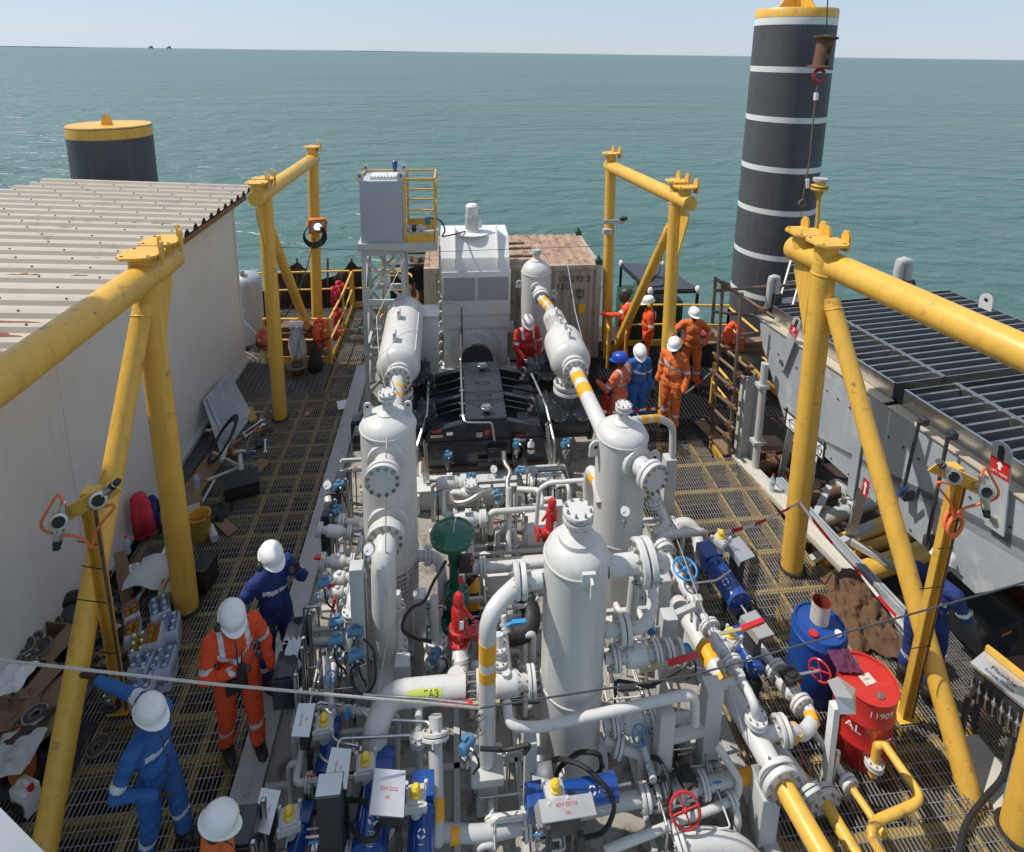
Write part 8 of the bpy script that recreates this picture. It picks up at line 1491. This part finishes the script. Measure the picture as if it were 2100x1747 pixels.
# studs, gaskets, cardboard trays against the wall
R3 = random.Random(9)
for k in range(46):
    f = k / 45; a = 205 - 100 * f + R3.uniform(-6, 6); b = 1175 + 150 * f + R3.uniform(-5, 5); z = .12 + R3.uniform(0, .09); p = at(a, b, z=z); d = V((1, R3.uniform(-.25, .1), R3.uniform(-.12, .12))).normalized(); ln_ = R3.uniform(.2, .34); mb = MB(); mb.cyl(p - d * ln_ / 2, p + d * ln_ / 2, .014, None, 8)
    for s in (-1, 1): mb.cyl(p + d * (s * ln_ * .42), p + d * (s * ln_ * .5), .026, None, 6, 1)
    solo(mb, 'stud_bolt', [M_['jerry'] if k % 3 else M_['bolt'], M_['blackmatt']], 'greenish stud bolt with black nuts in the heap along the cabin wall', 'stud bolt', 'stud bolts heaped along the cabin wall')
def tray(label, c, w, d, h, rz, m='card'):
    c = V(c); mb = MB(); Rz = Matrix.Rotation(rz, 3, 'Z'); mb.box(c + Zu * .01, (w, d, .02), rz)
    for s in (-1, 1):
        mb.box(c + Rz @ V((s * w / 2, 0, h / 2)), (.012, d, h), rz); mb.box(c + Rz @ V((0, s * d / 2, h / 2)), (w - .02, .012, h * (.8 if s > 0 else 1)), rz)
    p = [c + Rz @ V(q) for q in ((w / 2, -d / 2, h), (w / 2, d / 2, h), (w / 2 + .16, d / 2 - .03, h - .08), (w / 2 + .13, -d / 2 + .04, h - .05))]; mb.add(p, [(0, 1, 2, 3)]); return solo(mb, 'carton_tray', [M_[m]], label, 'carton', 'open cartons of parts by the cabin wall', smooth=False)
tray('open carton holding flange gaskets against the wall', at(55, 1345, z=.30), .62, .5, .2, -.2); tray('open carton of wrapped papers at the left edge', at(30, 1425, z=.32), .5, .4, .24, -.15); tray('grey plastic lined carton leaning by the near column', at(118, 1195, z=.1), .5, .36, .22, .5, 'ltgrey')
for k, (a, b, z, r, l) in enumerate(((52, 1300, .48, .10, 'uppermost in the carton'), (38, 1335, .5, .09, 'left in the carton'), (52, 1325, .54, .085, 'bright ring in the middle'), (82, 1328, .52, .10, 'right in the carton'), (60, 1348, .52, .08, 'lower in the carton'), (75, 1310, .5, .07, 'small one at the back of carton'), (106, 1285, .32, .10, 'on top of the stud bolts'), (68, 1420, .42, .09, 'lowest beside the paper carton'), (72, 1465, .5, .10, 'on the greasy bag below cartons'), (201, 1530, .01, .10, 'lying alone on open grating'))):
    p = at(a, b, z=z); mb = MB(); ax_ = V((R3.uniform(-.3, .3), R3.uniform(-.4, .1), 1)); mb.torus(p, ax_, r, .016, 26, 6); mb.torus(p, ax_, r * .68, .022, 24, 6, 1); mb.torus(p, ax_, r * .5, .012, 24, 6); solo(mb, 'gasket', [M_['bolt'] if k % 3 else M_['scaf'], M_['iron']], 'spiral wound ring gasket ' + l, 'gasket', 'ring gaskets')
t = thing('spare_wheel', 'dusty black tyre wheel wedged behind the near brace', 'wheel', at(140, 1290, z=0)); p = at(142, 1270, z=.25); d = V((.3, -.6, .75)).normalized(); mb = MB(); mb.torus(p, d, .22, .075, 30, 10); mb.build('tyre', M_['blackmatt'], t); mb = MB(); mb.lathe([(.16, -.03), (.15, .01), (.07, .02), (.06, .05), (0, .05)], p, d, 20); mb.build('rim', M_['iron'], t)
t = thing('workbench', 'rough timber bench board carrying scrap by the cabin', 'bench', at(40, 1500, z=0)); mb = MB(); mb.bar(at(-60, 1560, z=.42), at(150, 1420, z=.42), .55, .04); mb.bar(at(105, 1500, z=.2), at(185, 1240, z=.35), .10, .04); mb.build('board', M_['wood'], t); mb = MB(); mb.cyl(at(52, 1600, z=.0), at(52, 1600, z=0) + Zu * .5, .11, None, 18); mb.build('leg', M_['orange'], t)
for k, (a, b, z, rx, ry, h, m, l, nm) in enumerate(((20, 1460, .46, .24, .2, .2, 'card', 'crumpled brown packing paper on the bench', 'packing_paper'), (55, 1500, .45, .16, .2, .12, 'tarp', 'dark plastic wrap crumpled on the bench', 'plastic_wrap'), (15, 1395, .55, .2, .16, .16, 'paper', 'white papers sticking out of the edge carton', 'paper_bundle'), (150, 1165, .12, .22, .25, .26, 'cloth', 'white rags heaped behind the near column', 'rags'), (175, 1130, .1, .16, .2, .2, 'cloth', 'small bundle of white rags by the wall', 'rags'), (120, 1430, .05, .3, .25, .18, 'iron', 'dark oily rag heap under the bench', 'rags'), (90, 1560, .0, .35, .3, .3, 'blackmatt', 'black bags and cables bunched under the bench', 'bag'), (30, 1545, .48, .18, .2, .1, 'ltgrey', 'grey plastic sheet hanging off the bench end', 'plastic_sheet'), (255, 1215, .0, .2, .2, .26, 'iron', 'dark olive sack among the clutter', 'sack'), (270, 1180, .0, .12, .16, .16, 'paper', 'white cloth tangle by the spare gear', 'cloth'), (205, 1245, .0, .14, .2, .2, 'card', 'brown paper sack behind the mast', 'sack'))):
    crumple(l, at(a, b, z=z), rx, ry, h, m, nm, 'bag' if 'bag' in nm or 'sack' in nm else 'cloth' if nm in ('rags', 'cloth') else 'packing', 20 + k, 22, 5)
for k, (a, b, c, d, w, l) in enumerate(((245, 1130, 262, 1235, .14, 'brown plank leaning up beside the near column'), (95, 1440, 168, 1350, .14, 'brown plank slanting under the near brace'), (215, 1365, 265, 1325, .12, 'grey plank by the detector mast'))):
    A, B_ = at(a, b, z=.5 if k == 0 else .12), at(c, d, z=.03); mb = MB(); mb.bar(A, B_, w, .035); solo(mb, 'timber_plank', [M_['wood']], l, 'plank', 'planks among the clutter')
mb = MB(); p = at(232, 1425, z=.15)
mb.lathe([(.10, 0), (.10, .03), (.05, .035), (.05, .10), (.09, .105), (.09, .13), (0, .135)], p - Zu * .1, V((.2, -.2, 1)), 22); mb.bolts(p + Zu * .03, V((.2, -.2, 1)), .075, 6, .012, .02); solo(mb, 'blind_flange', [M_['iron'], M_['steel']], 'loose dark flange spool at the detector mast foot', 'flange')
mb = MB(); c0 = at(92, 1320, z=.0); 
for k in range(60):
    p = at(R3.uniform(20, 230), 0, z=0) if False else at(*(lambda f: (70 + 190 * f + R3.uniform(-40, 40), 1420 - 200 * f + R3.uniform(-40, 60)))(R3.random()), z=.02); mb.box(p + Zu * R3.uniform(.0, .08), (R3.uniform(.04, .16), R3.uniform(.03, .1), R3.uniform(.02, .08)), R3.uniform(0, 3), R3.randrange(4))
solo(mb, 'debris', [M_['iron'], M_['card'], M_['steel'], M_['blackmatt']], 'dark scrap and offcuts strewn along the cabin foot', 'debris', kind='stuff', smooth=False)
mb = MB(); q = at(710, 828, z=.03); mb.box(q, (.34, .3, .006), .3); solo(mb, 'cardboard_sheet', [M_['paper']], 'cream card sheet lying on the far left walkway', 'card')
# near camera rail corner and the lower right equipment
mb = MB(); a, b = at(-262, 1592, y=1.0), at(148, 2002, y=.9); mb.bar(a, b, .14, .10); solo(mb, 'parapet_rail', [M_['vwhite']], 'blurred white rail corner close to the camera at lower left', 'rail', bev=.02)
t = thing('hydraulic_manifold', 'lidded hydraulic panel with tubing at the right edge', 'panel', at(2060, 1390, z=0)); P4 = [at(1990, 1358, z=.95), at(2022, 1332, z=.95), at(2130, 1418, z=.95), at(2100, 1448, z=.95)]; dz = V((0, 0, -.03)); mb = MB(); mb.add(P4 + [p + dz for p in P4], [(0, 1, 2, 3), (7, 6, 5, 4), (0, 4, 5, 1), (1, 5, 6, 2), (2, 6, 7, 3), (3, 7, 4, 0)]); mb.build('lid', M_['alu'], t, smooth=False); mb = MB(); e = (P4[2] - P4[1]); mb.bar(P4[1] + Zu * .03, P4[2] + Zu * .03, .05, .05); mb.build('yellow_edge', M_['yellow'], t)
mb = MB(); c = sum(P4, V((0, 0, 0))) / 4; q = [c + (p - c) * .85 - Zu * .04 for p in P4]; dn = V((0, 0, -.35)); mb.add(q + [p + dn for p in q], [(0, 1, 2, 3), (7, 6, 5, 4), (0, 4, 5, 1), (1, 5, 6, 2), (2, 6, 7, 3), (3, 7, 4, 0)])
for p in q: mb.bar(p + dn, V((p.x, p.y, .0)), .04, .04)
mb.build('manifold_box', M_['iron'], t); mb = MB(); u = (q[3] - q[0])
for k in range(7):
    p = q[0] + u * (k / 6) - Zu * .1; mb.tube([p, p + V((-.07, -.06, -.02)), p + V((-.08, -.08, -.16)), p + V((-.02, -.03, -.22))], .009, 6, .04); mb.ell(p + V((-.05, -.05, -.05)), .025)
mb.build('tubing', M_['steel'], t); mb = MB(); text_mb('Flexible', .07, c + Zu * .004, (P4[3] - P4[0]).normalized(), (P4[1] - P4[0]).normalized(), mb); text_mb('hose table', .06, c + Zu * .004 - (P4[1] - P4[0]).normalized() * .08, (P4[3] - P4[0]).normalized(), (P4[1] - P4[0]).normalized(), mb); mb.build('handwriting', M_['dark'], t, smooth=False)
t = thing('welding_set', 'black boxed machine with dial beside the navy worker', 'machine', at(2010, 1300, z=0)); c = at(2008, 1318, z=.0); mb = MB(); mb.box(c + Zu * .28, (.42, .5, .5), .2); mb.build('case', M_['black'], t, bev=.015); mb = MB(); f = Matrix.Rotation(.2, 3, 'Z'); mb.cyl(c + f @ V((.08, -.25, .22)), c + f @ V((.08, -.29, .22)), .05, None, 18); mb.build('dial', M_['iron'], t); mb = MB(); mb.box(c + f @ V((-.02, -.252, .42)), (.16, .006, .03), .2); mb.build('red_strip', M_['orange'], t)
cable('thick black hose snaking down the lower right grating', [az(2110, 1480, .4), az(2085, 1530, .1), az(2050, 1605, .05), az(2030, 1625, .05), az(2000, 1660, .05), az(1975, 1700, .05), az(1962, 1780, .05)], .025, 'blackmatt', 'hose', 'hose'); cable('blue hose hanging at the right frame edge', [az(2105, 1440, .8), az(2092, 1460, .6), az(2080, 1560, .3), az(2060, 1640, .1)], .016, 'txblue', 'hose', 'hose'); cable('red flexible lead on the grating below the panel', [az(2040, 1440, .05), az(2052, 1448, .05), az(2060, 1442, .05)], .015, 'red')
bottle('crumpled clear bottle lying among the cabin clutter', at(262, 1135, z=.05), .28); 
cable('coils of thin black wire on the far tread floor', [az(1400, 870, .03), az(1420, 850, .03), az(1455, 855, .03), az(1460, 875, .03), az(1425, 885, .03), az(1405, 872, .04), az(1430, 860, .05), az(1465, 868, .05)], .01)
t = thing('fire_extinguisher', 'small red extinguisher on deck behind the salmon coverall', 'extinguisher', az(1240, 850)); p = az(1240, 848); mb = MB(); mb.lathe([(.07, 0), (.075, .02), (.075, .36), (.03, .42), (.025, .46)], p, Zu, 18); mb.build('cylinder', M_['red'], t); mb = MB(); mb.box(p + Zu * .48, (.05, .1, .05)); mb.build('valve_head', M_['iron'], t)
# ================================================================ sky, sun, camera
SUN = V((-.65, .20, 1.0)).normalized()      # towards the sun
W = bpy.data.worlds.new('World'); SC.world = W; W.use_nodes = True
nt = W.node_tree; bg = nt.nodes['Background']
sk = nt.nodes.new('ShaderNodeTexSky'); sk.sky_type = 'NISHITA'; sk.sun_disc = False
sk.sun_elevation = math.asin(SUN.z); sk.sun_rotation = math.atan2(SUN.x, SUN.y)
sk.altitude = 10; sk.air_density = 1.0; sk.dust_density = 0.2; sk.ozone_density = 4.0
tn = nt.nodes.new('ShaderNodeMix'); tn.data_type = 'RGBA'; tn.blend_type = 'MULTIPLY'; tn.inputs['Factor'].default_value = 1; tn.inputs['B'].default_value = (.90, .955, 1.0, 1)   # light sea mist colour
hs = nt.nodes.new('ShaderNodeHueSaturation'); hs.inputs['Saturation'].default_value = .5; nt.links.new(sk.outputs['Color'], hs.inputs['Color']); nt.links.new(hs.outputs['Color'], tn.inputs['A']); mz = nt.nodes.new('ShaderNodeMix'); mz.data_type = 'RGBA'; mz.inputs['Factor'].default_value = .6; mz.inputs['B'].default_value = (3.7, 4.45, 5.7, 1); nt.links.new(tn.outputs['Result'], mz.inputs['A']); nt.links.new(mz.outputs['Result'], bg.inputs['Color']); bg.inputs['Strength'].default_value = .12
ld = bpy.data.lights.new('sun', 'SUN'); ld.energy = 3.9; ld.angle = rad(.53); ld.color = (1, .95, .87)
lo = bpy.data.objects.new('sun', ld); COL.objects.link(lo); lo.location = (-20, 6, 30)
lo.rotation_euler = SUN.to_track_quat('Z', 'Y').to_euler()
cd = bpy.data.cameras.new('camera'); co = bpy.data.objects.new('camera', cd); COL.objects.link(co)
cd.sensor_width = 36; cd.sensor_fit = 'HORIZONTAL'; cd.lens = 36 * FP / 2100
cd.shift_x = 0; cd.shift_y = -(1747 / 2 - YP) / 2100; cd.clip_start = .05; cd.clip_end = 100000
o = _dir(XP, YP); r = (_dir(XP + FP, YP) - o).normalized(); u = (_dir(XP, YP - FP) - o).normalized(); b = -o.normalized()
Mx = Matrix((r, u, b)).transposed().to_4x4(); Mx.translation = EYE; co.matrix_world = Mx
SC.camera = co
SC.view_settings.view_transform = 'Standard'; SC.view_settings.look = 'None'; SC.view_settings.exposure = .16; SC.view_settings.gamma = 1
SC.render.engine = 'CYCLES'
SC.cycles.max_bounces = 6; SC.cycles.transparent_max_bounces = 8; SC.cycles.use_denoising = True
